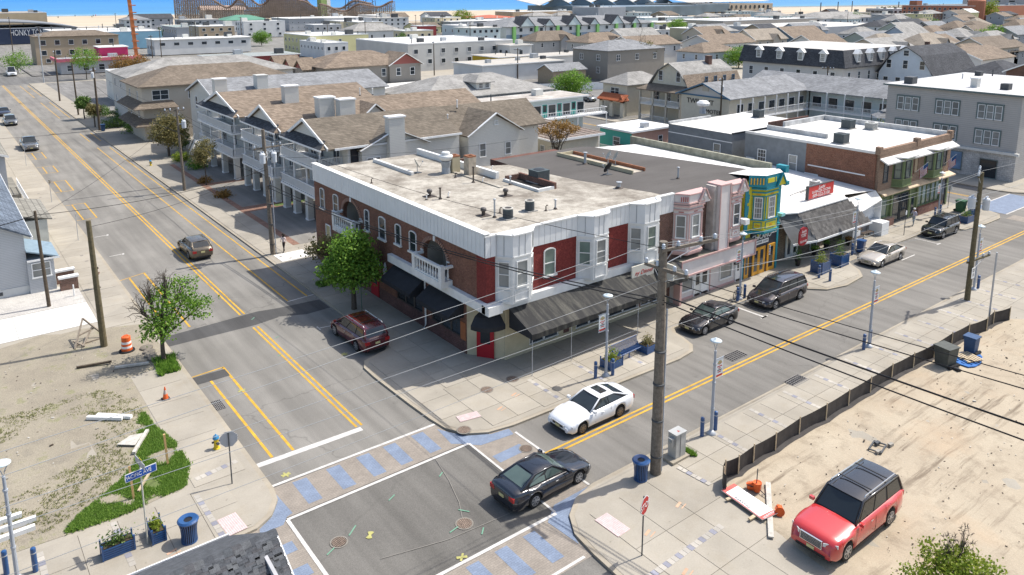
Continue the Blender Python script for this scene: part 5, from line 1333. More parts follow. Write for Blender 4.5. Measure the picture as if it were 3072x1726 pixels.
def vbay(par,x0,x1,x2,x3,pal,ztop,scroll=True,ytop=8.15,yb=34.12,yf=YF,sash=WHITE,gl=GLASS,style='dh'):
    """Victorian bay: apron panels, window stage, frieze, projecting cornice, curved crest"""
    base,trim,accent=pal;b=bpy.data.objects.new('bay_window',None);COL.objects.link(b);b.parent=par;g0=ORG[par];b.location=(x0-g0[0],yf-g0[1],4-g0[2]);ORG[b]=(x0,yf,4)
    def poly(e): return [(x0-e,yf),(x1-e*.6,yb-e),(x2+e*.6,yb-e),(x3+e,yf)]
    m=MB();m.prism(poly(0),4.0,ztop,base);m.build('bay_walls',b)
    m=MB()
    for z0,z1,e in ((3.85,4.0,.10),(3.72,3.85,.02),(4.82,4.92,.09),(6.72,6.80,.05),(7.02,7.12,.10),(7.30,7.42,.16),(ztop,ztop+.10,.14)): m.prism(poly(e),z0,z1,trim)
    m.build('string_course',b)
    for (p,q) in zip(poly(0),poly(0)[1:]):
        L=math.hypot(q[0]-p[0],q[1]-p[1]);an=math.atan2(q[1]-p[1],q[0]-p[0]);c=((p[0]+q[0])/2,(p[1]+q[1])/2);nx,ny=math.sin(an),-math.cos(an)
        if L < .4: continue
        ww=min(.82,L-.34);f=winmesh(ww,1.7,style,sash,gl);inst('window',f[0],b,(c[0]+nx*.003,c[1]+ny*.003,4.98),an);inst('pane',f[1],b,(c[0]+nx*.004,c[1]+ny*.004,4.98),an)
        M=Matrix.Translation((c[0],c[1],0)) @ Matrix.Rotation(an,4,'Z');m=MB();h=L/2
        for s in (-1,1): m.box(s*(h-.10)-.04,-.05,4.93,s*(h-.10)+.04,-.002,6.71,trim,M=M)
        m.box(-h+.16,-.035,4.14,h-.16,-.002,4.70,trim,M=M);m.box(-h+.22,-.045,4.20,h-.22,-.036,4.64,base,M=M)
        for s in (-1,0,1): m.box(s*.13-.045,-.06,4.36+.03*(s == 0),s*.13+.045,-.046,4.46+.03*(s == 0),accent,M=M)
        m.box(-.18,-.03,6.86,.18,-.002,6.93,accent,M=M)
        m.build('panel_moulding',b)
    if scroll:
        m=MB();m.prism(poly(.05),ztop+.1,ytop,base);m.build('crest_wall',b);m=MB();m.prism(poly(.1),ytop,ytop+.09,trim)
        for k in range(4): m.box(x0+.12+k*.11,yf-.45-k*.1-.12,ztop+.2,x0+.17+k*.11,yf-.45-k*.1-.06,ytop-.1,accent)
        m.build('crest_rail',b)
        m=MB();X=x2+.02;n=12;C=[]
        for i in range(n+1):
            u=i/n;C.append((X-.62+1.24*u,ztop+.02+.95*math.exp(-((u-.5)*3.0) ** 2)))
        pts=[(x_,yb-.12,z_) for x_,z_ in C]+[(X+.62,yb-.12,ztop-.06),(X-.62,yb-.12,ztop-.06)]
        m.ext(pts,(0,.1,0),base)
        for i in range(n): m.beam((C[i][0],yb-.13,C[i][1]),(C[i+1][0],yb-.13,C[i+1][1]),.18,.09,trim)
        m.lathe((X,yb-.1,ztop+.12),[(.03,0),(.12,.12),(.15,.3),(.1,.46),(.03,.55)],10,base);o=m.build('crest_scroll',b)
    m=MB()
    for s in (x0+.4,(x1+x2)/2,x3-.4): m.lathe((s,yf-.45,3.5),[(.02,0),(.06,.06),(.04,.12),(.1,.22)],8,base)
    m.build('pendant',b);return b
vbay(pk,41.3,41.95,43.45,44.2,(PINKW,PINK,mat('rose_detail',(.42,.13,.12),.7,.05,3)),7.5,gl=GLASSL)
vbay(pk,46.55,46.85,48.0,48.75,(PINKW,PINK,MATS['rose_detail']),7.5,gl=GLASS)
m=MB();m.box(47.95,33.6,4.98,48.45,34.25,5.38,WHITE);m.build('window_air_conditioner',pk)
winrow(pk,'S',34.547,41.7,43.5,.75,1,1.3,1.15,style='pic',gm=GLASSL);winrow(pk,'S',34.547,46.1,48.1,.7,1,1.5,1.2,style='pic',gm=GLASSL)
door(pk,44.55,34.54,.15,AS,WHITE,.85,1.98);door(pk,43.75,34.54,.15,AS,OFFW,.7,1.98);door(pk,48.6,34.54,.15,AS,WHITE,.55,1.98)
m=MB();m.box(48.1,34.40,1.55,48.45,34.54,1.72,BLACK);m.build('wall_lamp',pk)
m=MB();z=7.99;m.face([(x,y,z) for x,y in [(39.2,43),(41.0,36.7),(41.1,35.0),(49.9,35.0),(53.0,36.4),(49.2,52.2),(48.4,52.6),(38.5,52.6),(38.4,50.5)]],ROOFB);o=m.build('roof',pk);fixn(o)
m=MB();m.box(44.0,41.6,8.0,44.12,50.8,8.3,CREAM);m.box(45.6,41.8,8.0,45.72,50.4,8.28,RUST);m.box(44.12,50.4,8.0,45.6,50.52,8.3,CREAM)
m.box(44.12,41.9,7.995,45.6,50.4,8.01,mat('well_shaft',(.42,.37,.30),.9,.2,2));m.build('light_well',pk)
# corrugated white roof strip
cw=thing('white_ribbed_roof_building','white ribbed metal roof strip behind the black roof','building',(52,44,0),'shops along the avenue')
m=MB();m.box(49.0,36.5,.1,55.2,50.5,7.0,CREAM);m.build('walls',cw);m=MB()
for i in range(13):
    u0,u1=i/13,(i+1)/13;y0,y1=37.0+15.0*u0,37.0+15.0*u1;xl0,xl1=53.2-4.4*u0,53.2-4.4*u1
    q=MB();q.slab([(xl0,y0+.02,7.9+.04),(55.5,y0+.02,7.5),(55.5,y1-.05,7.5),(xl1,y1-.05,7.9+.04)],.06,ROOFW);q.build('roof_panel',cw)
m.box(48.9,37,7.35,55.4,52,7.42,DGREY);m.build('roof_deck',cw)
m=MB();m.box(55.6,36.9,7.3,55.9,53,8.15,mat('mossy_parapet',(.30,.29,.22),.9,.3,2));m.build('parapet',cw)
# yellow and teal shop
TEAL=mat('teal_paint',(.02,.24,.30),.5,.08,3);YELW=mat('yellow_paint',(.62,.55,.04),.55,.06,3);TEALL=mat('light_teal',(.25,.55,.55),.5,.06,3);ORD=mat('orange_door',(.66,.33,.04),.5,.06,3);NAVY=mat('dark_fascia',(.03,.035,.05),.5,.1,3)
yt=thing('yellow_teal_shop','bright yellow and teal shop with a bay window and orange doors','building',(51.3,34.6,0),'shops along the avenue')
m=MB();m.box(49.02,34.52,.12,53.6,36.8,7.9,YELW);m.box(49.95,34.48,.12,53.6,34.519,3.9,NAVY);m.build('walls',yt)
m=MB();rng_=random.Random(3)
z=3.95
while z < 7.6:
    d=rng_.uniform(.18,.42);e=rng_.uniform(.25,.55);m.box(49.0,34.46,z,49.0+e,34.518,z+d,TEAL);e2=rng_.uniform(.18,.4);m.box(53.62-e2,34.46,z,53.62,34.518,z+d,TEAL);z += d
m.box(53.605,34.46,.12,53.68,36.5,7.9,TEAL);m.box(48.98,34.42,.12,49.2,34.52,3.9,TEAL);m.box(53.4,34.42,.12,53.62,34.5,3.9,TEAL)
for z0,z1,e in ((3.8,4.0,.16),(3.25,3.32,.06)): m.box(49.0,34.5-e,z0,53.65,34.51,z1,TEAL if e > .1 else WHITE)
m.build('quoins',yt)
vbay(yt,49.9,50.5,52.2,52.9,(YELW,TEAL,mat('orange_detail',(.70,.25,.03),.6,.05,3)),7.45,yb=33.75,yf=34.5,style='dhg',scroll=False,gl=GLASSL)
m=MB();m.prism([(49.35,34.5),(50.3,33.62),(52.4,33.62),(53.3,34.5)],7.56,8.45,TEAL);m.build('crest_wall',yt)
m=MB()
for a,b,c in (((50.5,33.61),(51.35,33.61),0),((51.5,33.61),(51.6,33.61),0)): m.box(a[0],33.585,7.85,b[0],33.62,8.2,YELW)
for k in range(5): M=Matrix.Translation((49.42+k*.17,34.40-k*.158,7.75)) @ Matrix.Rotation(R(-43),4,'Z');m.box(0,-.04,0,.09,.0,.5,mat('orange_slat',(.72,.42,.05),.6,.05,3),M=M)
m.build('crest_panel',yt)
m=MB();m.ext([(51.7,33.5,7.5),(52.75,33.5,7.5),(52.22,33.5,8.35)],(0,.1,0),YELW);m.build('gablet',yt)
m=MB();m.beam((51.6,33.47,7.45),(52.22,33.47,8.45),.14,.1,TEAL);m.beam((52.85,33.47,7.45),(52.22,33.47,8.45),.14,.1,TEAL);m.build('gablet_trim',yt)
m=MB();m.box(53.3,33.95,8.2,53.75,34.8,8.75,TEAL);m.box(53.25,33.85,7.2,53.8,34.7,7.5,TEAL);m.box(53.25,34.0,4.6,53.75,34.6,4.85,TEALL);m.build('corner_bracket',yt)
m=MB();m.face([(49.3,34.5,8.46),(53.4,34.5,8.46),(53.6,37.4,7.95),(50.4,37.4,7.95)],ROOFW);m.face([(50.3,33.6,8.465),(52.4,33.6,8.465),(53.3,34.5,8.465),(49.4,34.5,8.465)],ROOFW);m.build('roof',yt)
m=MB();m.box(50.0,34.40,2.62,52.6,34.478,3.62,NAVY);m.build('fascia',yt)
m=MB();m.box(50.5,34.36,2.66,52.2,34.398,2.98,WHITE);m.build('fascia_strip',yt)
text('CHICANO',(51.3,34.38,3.27),0,.62,WHITE,yt,ext=.02,xs=.88);text('BARBER SHOP',(51.3,34.355,2.82),0,.26,BLACK,yt,ext=.004)
for x,wd in ((49.55,.6),(50.75,.72),(51.5,.72),(52.75,.85)): door(yt,x,34.475,.15,AS,ORD,wd,2.15,glass=True,frame=NAVY if x < 50 else ORD)
m=MB();m.tube((52.2,34.2,1.6),(52.2,34.2,2.3),.07,.07,10,WHITE);m.tube((52.2,34.2,2.3),(52.2,34.2,2.42),.09,.05,10,STEEL)
for k in range(5): m.tube((52.2,34.2,1.66+k*.13),(52.2,34.2,1.71+k*.13),.073,.073,10,RED if k % 2 else BLUE)
m.build('barber_pole',yt)

# ------------------------------------------------------------------ restaurant with slate mansard
SLATE=mat('mansard_slate',(.105,.100,.095),.85,.25,2.5,fine=.3)
rs=thing('restaurant','low restaurant with grey slate mansard, white roof and red roof sign','building',(59,35,0),'shops along the avenue')
STN=brickm('tan_ashlar',(.26,.21,.16),(.20,.165,.13),(.14,.12,.10),.45,.2)
m=MB();m.box(55.0,35.3,.12,69.9,50,3.9,STN);m.box(54.0,36,.1,55.0,50,3.9,mat('grey_block',(.4,.4,.38),.9,.1,2));m.build('walls',rs)
m=MB();m.face([(53.9,35.2,4.32),(56.2,34.45,4.30),(63.8,34.45,4.30),(64.8,35.2,4.32),(70.0,35.0,3.95),(70.0,47.6,4.5),(62,50,4.5),(53.9,50,4.5)],ROOFW);o=m.build('roof',rs);fixn(o)
m=MB();m.box(54.0,42.0,4.33,63.5,42.25,4.8,mat('grey_upstand',(.42,.44,.46),.8,.15,2));m.build('roof_upstand',rs)
m=MB();m.face([(56.15,34.42,4.25),(56.9,32.9,2.2),(65.5,32.9,2.2),(63.85,34.42,4.25)],DGREY);m.face([(54.4,35.2,4.2),(54.3,33.5,2.2),(56.9,32.9,2.2),(56.15,34.42,4.25)],DGREY);m.face([(63.85,34.42,4.25),(65.5,32.9,2.2),(66.2,35.2,2.4)],DGREY);o=m.build('mansard_deck',rs);fixn(o)
# each slate of the front slope is its own piece
sm={}
A0,B0,A1,B1=Vector((56.9,32.9,2.2)),Vector((65.5,32.9,2.2)),Vector((56.15,34.42,4.25)),Vector((63.85,34.42,4.25))
sq=MB();sq.box(-.165,0,0,.165,.012,.32,SLATE);sq_me=[sq.mesh('slate')]
for k,c in enumerate(((.085,.08,.076),(.13,.124,.116))):
    q=MB();q.box(-.165,0,0,.165,.012,.32,mat('mansard_slate_%d' % k,c,.85,.25,2.5,fine=.3));sq_me.append(q.mesh('slate'))
rows=9
for j in range(rows):
    v=(j+.0)/rows;a=A0.lerp(A1,v);b=B0.lerp(B1,v);n=27
    for i in range(n):
        u=(i+(.5 if j % 2 else 0))/n;p=a.lerp(b,min(u+.01,.99));o=inst('slate',random.choice(sq_me),rs,(p.x,p.y-.035-random.uniform(0,.015),p.z-.02),0);o.rotation_euler=(R(-36),R(random.uniform(-1,1)),0)
m=MB();m.beam((56.8,32.85,2.15),(65.6,32.85,2.15),.06,.16,WHITE);m.beam((54.3,33.45,2.15),(56.9,32.85,2.15),.06,.16,WHITE);m.beam((56.1,34.4,4.33),(63.9,34.4,4.33),.14,.1,WHITE);m.beam((54.3,35.2,4.33),(56.1,34.4,4.33),.14,.1,WHITE);m.build('fascia',rs)
door(rs,56.5,35.25,.15,AS,OFFW,.7,2.0,glass=True);door(rs,57.4,35.25,.15,AS,OFFW,.7,2.0,glass=True);door(rs,60.3,35.25,.15,AS,DGREY,.9,2.0,glass=True);winrow(rs,'S',35.3,61.1,64.2,.9,3,.8,.9,style='pic')
m=MB();m.face([(64.9,33.6,3.0),(70.0,34.3,3.2),(70.0,35,3.95),(64.8,35.2,3.9)],ROOFW);m.box(69.9,34.3,.12,69.98,35.3,3.2,WHITE);m.box(66.5,34.9,.12,69.9,35.25,3.0,mat('white_corrugated',(.60,.61,.62),.6,.08,3));m.build('side_shed',rs)
m=MB();m.box(68.6,33.4,.12,69.9,34.8,1.35,WHITE);m.box(64.6,34.0,.12,65.9,35.0,1.25,WHITE);m.build('white_enclosure',rs)
rsn=thing('roof_sign','red rectangular rooftop sign with white script and telephone number','sign',(62,36,4.3),'restaurant signs')
m=MB();m.box(60.2,35.95,4.45,64.2,36.15,5.75-.2,mat('sign_red_face',(.50,.035,.03),.45,.05,2));m.build('panel',rsn);m=MB();m.box(60.15,35.93,5.55,64.25,36.18,5.62,DGREY);m.box(60.12,35.93,4.4,60.2,36.2,5.6,DGREY);m.build('frame',rsn)
m=MB()
for x in (60.6,62.2,63.8): m.beam((x,36.15,5.4),(x,38.0,4.35),.05,.05,DGREY);m.beam((x,36.2,4.35),(x,36.2,5.3),.05,.05,DGREY)
m.build('strut',rsn)
text('Joe\'s',(62.2,35.94,5.33),0,.5,WHITE,rsn,ext=.006,shear=.4) if 0 else text('Luchi',(62.2,35.94,5.33),0,.46,WHITE,rsn,ext=.006,shear=.4)
text('LA PIAZZA CUCINA',(62.2,35.94,5.0),0,.33,WHITE,rsn,ext=.006);text('609-522-5100',(62.2,35.94,4.66),0,.42,WHITE,rsn,ext=.006,xs=1.15)
hs=thing('oval_sign','dark red rounded hanging sign on the restaurant\'s left corner','sign',(54.9,33.2,2.4),'restaurant signs')
m=MB();pts=[(54.55+1.2*u,33.1+.0,zz) for u,zz in ((0,2.35),(.15,2.15),(.5,2.05),(.85,2.15),(1,2.35),(1,3.2),(.85,3.5),(.5,3.62),(.15,3.5),(0,3.2))];m.ext(pts,(0,.1,0),mat('sign_dark_red',(.30,.015,.025),.4,.05,2));m.build('panel',hs)
text('Luchi',(55.15,33.09,3.25),0,.3,WHITE,hs,ext=.004,shear=.4);text('LA PIAZZA\nCUCINA',(55.15,33.09,2.92),0,.16,WHITE,hs,ext=.004);text('522-5100',(55.15,33.09,2.4),0,.24,WHITE,hs,ext=.004)
m=MB();m.path([(54.6,35.2,3.9),(54.8,34.0,3.95),(55.1,33.15,3.7)],.03,6,BLACK);m.build('bracket',hs)
acunit('white rooftop unit behind the red sign',65.0,38.3,4.3,.7,.7,mt=WHITE)

# ------------------------------------------------------------------ brick building with green storefront
GRN=mat('olive_green_paint',(.13,.17,.075),.6,.08,2);GRNL=mat('moss_green_trim',(.19,.23,.11),.6,.08,2)
TBR=brickm('tan_brick',(.33,.22,.15),(.26,.165,.11),(.24,.19,.15),.22,.075,dirt=.15);RBR=brickm('side_red_brick',(.27,.105,.06),(.19,.075,.045),(.24,.17,.13),.24,.085,dirt=.25)
gb=thing('green_front_brick_building','two-storey brick building with olive green bays and shopfront at the block end','building',(77,35,0),'shops along the avenue')
m=MB();m.box(70.1,35.3,.12,85.4,42.5,7.35,RBR);m.box(70.3,35.0,3.3,85.2,35.299,7.3,TBR);m.box(70.3,35.05,.12,85.2,35.299,3.3,GRN);m.box(70.1,42.5,.12,85.4,49.8,7.35,mat('grey_stucco',(.20,.215,.225),.85,.12,1.5));m.build('walls',gb)
m=MB();m.box(70.08,36.2,5.1,70.1,42.2,5.22,WHITE);m.build('painted_line',gb)
m=MB();m.box(70.07,35.4,2.6,70.098,41,3.9,WHITE);m.box(70.07,41,2.6,70.098,42.5,4.35,WHITE);m.build('whitewash',gb)
m=MB();m.face([(70.4,35.5,7.36),(85.2,35.5,7.36),(85.2,49.7,7.36),(70.4,49.7,7.36)],ROOFW);m.build('roof',gb)
m=MB();m.box(70.05,35.4,7.352,70.35,49.8,7.6,ROOFW);m.box(85.1,35.4,7.352,85.45,49.8,7.9,mat('parapet_stained',(.46,.46,.45),.85,.3,1.2));m.box(77,49.5,7.352,85.1,49.8,7.9,MATS['parapet_stained']);m.box(73.8,42.5,7.37,74.05,49.7,7.85,MATS['parapet_stained'])
m.box(70.3,34.98,7.302,85.2,35.38,7.75,TBR);m.box(70.1,34.92,7.3,70.6,35.42,8.05,TBR);m.box(77.4,34.92,7.3,78.0,35.42,8.1,TBR);m.box(84.8,34.92,7.3,85.3,35.42,8.05,TBR);m.build('parapet',gb)
m=MB();m.slab([(70.3,35.0,6.95),(70.3,34.2,6.55),(85.3,34.2,6.55),(85.3,35.0,6.95)],.12,ROOFW);m.slab([(70.4,35.05,3.75),(70.4,34.3,3.5),(85.3,34.3,3.5),(85.3,35.05,3.75)],.12,mat('tan_metal_hood',(.55,.42,.28),.6,.12,2));m.build('canopy',gb)
for (a,b,c,d) in ((72.9,73.5,75.3,76.0),(79.3,79.9,81.7,82.4)):
    vb=bpy.data.objects.new('bay_window',None);COL.objects.link(vb);vb.parent=gb;g0=ORG[gb];vb.location=(a-g0[0],35-g0[1],4);ORG[vb]=(a,35,4)
    pl=[(a,35.0),(b,34.25),(c,34.25),(d,35.0)];m=MB();m.prism(pl,3.95,6.7,GRN);m.build('bay_walls',vb);m=MB()
    for z0,z1,e in ((3.85,3.95,.06),(4.55,4.65,.05),(6.5,6.72,.1)): m.prism([(a-e,35.0),(b-e*.6,34.25-e),(c+e*.6,34.25-e),(d+e,35.0)],z0,z1,GRNL)
    m.prism([(a-.4,35.0),(b-.3,33.85),(c+.3,33.85),(d+.4,35.0)],6.74,6.86,ROOFW);m.build('string_course',vb)
    for (p,q) in zip(pl,pl[1:]):
        L=math.hypot(q[0]-p[0],q[1]-p[1]);an=math.atan2(q[1]-p[1],q[0]-p[0]);cc=((p[0]+q[0])/2,(p[1]+q[1])/2);nx,ny=math.sin(an),-math.cos(an)
        f=winmesh(min(1.0,L-.3),1.7,'dh',DGREY,GLASSG);inst('window',f[0],vb,(cc[0]+nx*.003,cc[1]+ny*.003,4.7),an);inst('pane',f[1],vb,(cc[0]+nx*.004,cc[1]+ny*.004,4.7),an)
for x in (71.6,83.8): win(gb,x,35.0,4.5,AS,.85,1.9,fm=DGREY)
win(gb,77.6,35.0,4.6,AS,.8,1.6,style='pic',fm=TBR,gm=mat('boarded_tan',(.42,.33,.22),.8,.1,2))
winrow(gb,'S',35.05,78.6,83.4,.9,5,.92,2.1,style='pic',fm=GRN,gm=GLASSG);winrow(gb,'S',35.05,70.8,73.0,.95,1,1.2,1.9,style='pic',fm=GRNL,gm=GLASSG)
winrow(gb,'S',35.0,73.4,76.6,.25,2,1.4,2.6,style='pic',fm=DGREY);door(gb,77.6,35.03,.15,AS,GRN,.85,2.2,glass=True,frame=GRNL);winrow(gb,'S',35.0,83.6,85.0,.2,1,.9,2.8,style='pic',fm=DGREY)
m=MB()
for x in (70.4,73.1,76.7,78.3,83.4,84.9): m.box(x,34.9,.12,x+.28,35.04,3.4,GRNL);m.box(x-.04,34.86,3.1,x+.32,35.04,3.4,GRN)
m.box(70.4,34.88,3.12,85.2,35.0,3.42,GRN)
for i in range(22): m.box(70.9+i*.64,34.84,3.18,71.15+i*.64,34.9,3.36,mat('gilt_detail',(.45,.36,.14),.6,.1,3))
m.build('pilaster',gb)
m=MB();m.box(70.35,34.55,.12,73.2,35.04,.9,brickm('planter_red_brick',(.27,.11,.08),(.21,.09,.065),(.3,.24,.2),.22,.075));m.box(78.2,34.6,.12,83.5,35.04,.85,MATS['planter_red_brick']);m.build('brick_plinth',gb)
for k,x in enumerate((76.2,82.3)):
    fl=thing('flag',('left' if k == 0 else 'right')+' of two striped American flags angled out from the green bays','flag',(x,34.3,5.1),'flags on the green bays');m=MB();m.path([(x,34.3,5.0),(x+.45,33.4,6.1)],.02,6,WHITE);m.build('staff',fl)
    m=MB();P0,P1=Vector((x+.42,33.45,6.05)),Vector((x+.1,34.0,5.35));dn=Vector((-.35,-.2,-.95)).normalized()
    n=13
    for i in range(n):
        for j in range(5):
            q=lambda u,v: (P0.lerp(P1,u)+dn*(v*1.05)+Vector((.06*math.sin(v*7+u*4),0,0)))
            c=BLUE if (i < 7 and j < 2) else (RED if i % 2 == 0 else WHITE);m.face([q(i/n,j/5),q((i+1)/n,j/5),q((i+1)/n,(j+1)/5),q(i/n,(j+1)/5)],c)
    m.build('cloth',fl)
acunit('dark air conditioner at the front-left of the long white roof',72.7,40.3,7.38,1.1,.95);acunit('dark air conditioner near the rear parapet of the long white roof',81.5,44.5,7.38,1.1,.95);acunit('white ribbed rooftop unit right of the dark one',82.9,42.6,7.38,1.0,.75,mt=OFFW)
# ------------------------------------------------------------------ vehicles
PW=paint('paint_white',(.72,.73,.74));PB=paint('paint_black',(.012,.012,.014),.18);PBB=paint('paint_blue_black',(.010,.013,.020),.15);PR=paint('paint_bright_red',(.50,.035,.035),.25);PM_=paint('paint_maroon',(.085,.008,.012),.2)
PG=paint('paint_gold_beige',(.47,.42,.35),.25,.3);PBR=paint('paint_bronze',(.13,.105,.07),.25,.4);PGR=paint('paint_mid_grey',(.16,.17,.18),.25,.3);PDG=paint('paint_dark_green_black',(.014,.018,.016),.2);PLUM=paint('paint_dark_plum',(.022,.017,.020),.18)
GC='cars on the avenue and the cross street'
car('white sedan with an open sunroof driving left along the avenue',(26.15,27.15,0),math.pi,PW,'sedan',L=4.75,Wd=1.84,rim=RIMD,wb=2.68,group=GC,sunroof=True)
car('black sedan crossing the right-hand crosswalk away from the camera',(20.3,24.2,0),R(2),PBB,'sedan',L=4.75,Wd=1.82,glass=CGL2,wb=2.65,group=GC)
car('small black sedan parked at the kerb beyond the bench',(40.45,30.8,0),math.pi,PB,'sedan',L=4.5,Wd=1.74,H=1.48,glass=CGL2,wb=2.7,group=GC)
car('dark plum minivan with chrome window line parked beyond the small black sedan',(48.0,30.55,0),math.pi,PLUM,'minivan',L=5.1,Wd=1.95,H=1.76,wb=3.05,rails='n',group=GC,cat='minivan')
car('champagne beige sedan parked in front of the restaurant',(62.5,30.25,0),math.pi,PG,'sedan',L=5.0,Wd=1.88,H=1.5,wb=3.0,grille='chrome',group=GC)
car('boxy black off-roader parked by the green-fronted brick building',(74.1,30.6,0),math.pi,PDG,'suv',L=4.35,Wd=1.8,H=1.72,wb=2.6,rails=True,group=GC,cat='suv',name='parked_car')
car('red and black full-size SUV parked on the sand lot',(28.4,14.1,.22),math.pi,PR,'suv_big',roofm_=PB,L=5.6,Wd=2.03,H=1.93,wb=3.35,grille='chrome',rails='c',group='cars parked off the road',cat='suv')
car('maroon minivan parked at the right kerb of the cross street',(20.65,43.2,0),R(91),PM_,'minivan',L=5.0,Wd=1.9,H=1.72,wb=3.0,rails='c',group=GC,cat='minivan')
car('bronze crossover driving up the cross street',(17.2,67.5,0),R(90),PBR,'crossover',L=4.7,Wd=1.86,H=1.6,wb=2.78,group=GC)
car('grey pickup parked nose-on at the left kerb',(11.5,130.6,0),R(-90),PGR,'pickup',L=5.7,Wd=1.98,H=1.85,group=GC,cat='pickup',name='pickup_truck',grille='chrome')
car('grey SUV parked behind the pickup on the left',(11.5,157.6,0),R(-90),PGR,'suv',L=4.8,Wd=1.86,H=1.72,group=GC,cat='suv',name='parked_car')
car('dark sedan at the left picture edge behind the grey SUV',(11.7,171.0,0),R(-90),PLUM,'sedan',L=4.8,group=GC)
car('white work truck waiting at the far junction',(20.3,255.5,0),R(-90),PW,'pickup',L=6.8,Wd=2.2,H=2.5,group=GC,cat='truck',name='truck')
car('dark car parked by the yellow-posted motel',(103.5,150.5,.13),R(180),PB,'sedan',group='cars parked off the road')
car('silver car parked behind the large green tree',(110.5,118.0,.13),R(-95),PGR,'suv',H=1.65,L=4.6,group='cars parked off the road')
for i,(x,y,c,l) in enumerate(((197,258,PW,'white car under the green-striped hotel'),(201,258,PLUM,'dark car under the green-striped hotel'),(193,246,PR,'red car in front of the green-striped hotel'),(199,240,PGR,'silver car in front of the green-striped hotel'),(204,238,PB,'black car right of the silver one by the green-striped hotel'),(12,268,PW,'white car on the far left behind the work truck'),(14,290,PGR,'grey car near the long brown hotel'))):
    car(l,(x,y,0),R(180 if i % 2 else 90),c,'sedan',group='cars parked off the road',plate=False)

# ------------------------------------------------------------------ lamps, bollards, signs
lamp('street lamp beside the blue bench in front of the long awning',29.8,29.8,5.2,(-1,0));lamp('street lamp by the bicycle outside the pink shop',45.75,32.2,5.2,(-1,0));lamp('street lamp left of the brown benches',62.2,32.5,5.05,(-1,0));lamp('street lamp behind the black off-roader',79.7,33.3,4.7,(-1,0))
lamp('street lamp on the near pavement beside the silver cabinet',29.75,22.15,5.3,(1,0));lamp('street lamp on the near pavement facing the black sedan',45.62,22.35,5.2,(1,0));lamp('street lamp behind the speed limit pole',61.3,22.5,5.2,(1,0));lamp('street lamp cut off at the lower left corner',.75,31.9,5.15,None)
for x,y,l in ((29.1,29.95,'left bollard at the lamp by the blue bench'),(30.15,29.6,'right bollard at the lamp by the blue bench'),(45.3,32.05,'left bollard beside the parked bicycle'),(46.2,32.1,'right bollard beside the parked bicycle'),(61.5,32.3,'left bollard at the lamp by the brown benches'),(54.25,31.0,'bollard in front of the tall left planter on the second kerb bulge'),(54.3,30.1,'bollard at the kerb edge of the second kerb bulge'),
                (29.2,22.3,'left bollard at the lamp near the silver cabinet'),(30.2,22.25,'right bollard at the lamp near the silver cabinet'),(45.0,22.35,'left bollard at the near lamp facing the black sedan'),(46.0,22.5,'right bollard at the near lamp facing the black sedan'),(61.8,22.4,'bollard at the foot of the speed limit pole'),(.45,32.5,'bollard at the bottom left picture corner'),(1.35,32.0,'bollard right of the lamp in the bottom left corner'),(79.0,33.3,'left bollard behind the black off-roader'),(80.4,33.4,'right bollard behind the black off-roader'),(81.6,30.9,'bollard among the planters near the far corner')):
    bollard(l,x,y)
def octsign(label,x,y,h,face,back=False):
    t=thing('stop_sign',label,'stop sign',(x,y,.12),'stop signs');m=MB();m.path([(x,y,.1),(x,y,h)],.03,6,DGREY);m.build('post',t)
    c,s=math.cos(face),math.sin(face);u=(-s,c);o=.04;m=MB();z=h-.38;n=8;P=[(x+c*o+u[0]*.40*math.cos(math.pi/8+k*math.pi/4),y+s*o+u[1]*.40*math.cos(math.pi/8+k*math.pi/4),z+.40*math.sin(math.pi/8+k*math.pi/4)) for k in range(n)]
    m.ext(P,(c*.012,s*.012,0),mat('sign_back_grey',(.42,.43,.44),.5,.06,3));m.build('plate',t)
    m=MB();k1=lambda p,e,d: (x+(p[0]-x)*e+c*d,y+(p[1]-y)*e+s*d,z+(p[2]-z)*e)
    m.face([k1(p,1,.016) for p in P],WHITE);m.face([k1(p,.92,.026) for p in P],RED);m.build('face',t)
    text('STOP',(x+c*(o+.035),y+s*(o+.035),z),0,.34,WHITE,t,rot=(R(90),0,face+R(90)),ext=.002)
octsign('stop sign on the near corner pavement, red face turned to the left',20.55,18.3,2.75,R(288));octsign('grey back of the stop sign on the left corner by the fire hydrant',9.15,32.9,2.7,R(75),True)
def postsign(label,x,y,h,plates,cat='sign post',post=STEEL,r=.03):
    t=thing('sign_post',label,cat,(x,y,.12),'thin sign posts');m=MB();m.path([(x,y,.1),(x,y,h)],r,6,post);m.build('post',t)
    for (z,w,hh,mt,an) in plates:
        M=Matrix.Translation((x,y,z)) @ Matrix.Rotation(an,4,'Z');m=MB();m.box(-w/2,-.05,-hh/2,w/2,-.035,hh/2,mt,M=M);m.build('plate',t)
    return t
SB=mat('sign_tan_back',(.48,.44,.36),.6,.08,3)
postsign('twin-plate sign post at the third parking box on the left kerb',9.7,93.9,2.6,[(2.4,.22,.35,SB,R(10)),(2.4,.2,.35,SB,R(10))]);postsign('bare sign post at the nearest parking box on the left',9.7,77.3,2.7,[]);postsign('sign post beside the pickup on the left pavement',9.7,116.8,2.6,[])
postsign('sign post between two parked cars before the green-front building',*(70.59,32.29),2.5,[(2.3,.25,.4,WHITE,0)],post=DGREY);postsign('green-painted post beside the shaded tree trunk',22.7,46.9,2.8,[],post=mat('green_post',(.06,.12,.09),.6,.1,3));postsign('leaning post at the far right corner',83.5,34.0,2.6,[(2.3,.4,.5,WHITE,R(90))],post=DGREY)
pv=postsign('street name pole above the litter bin at the lower left',5.15,31.0,3.6,[],'street sign',mat('pale_pole',(.50,.49,.42),.5,.06,3),.035)
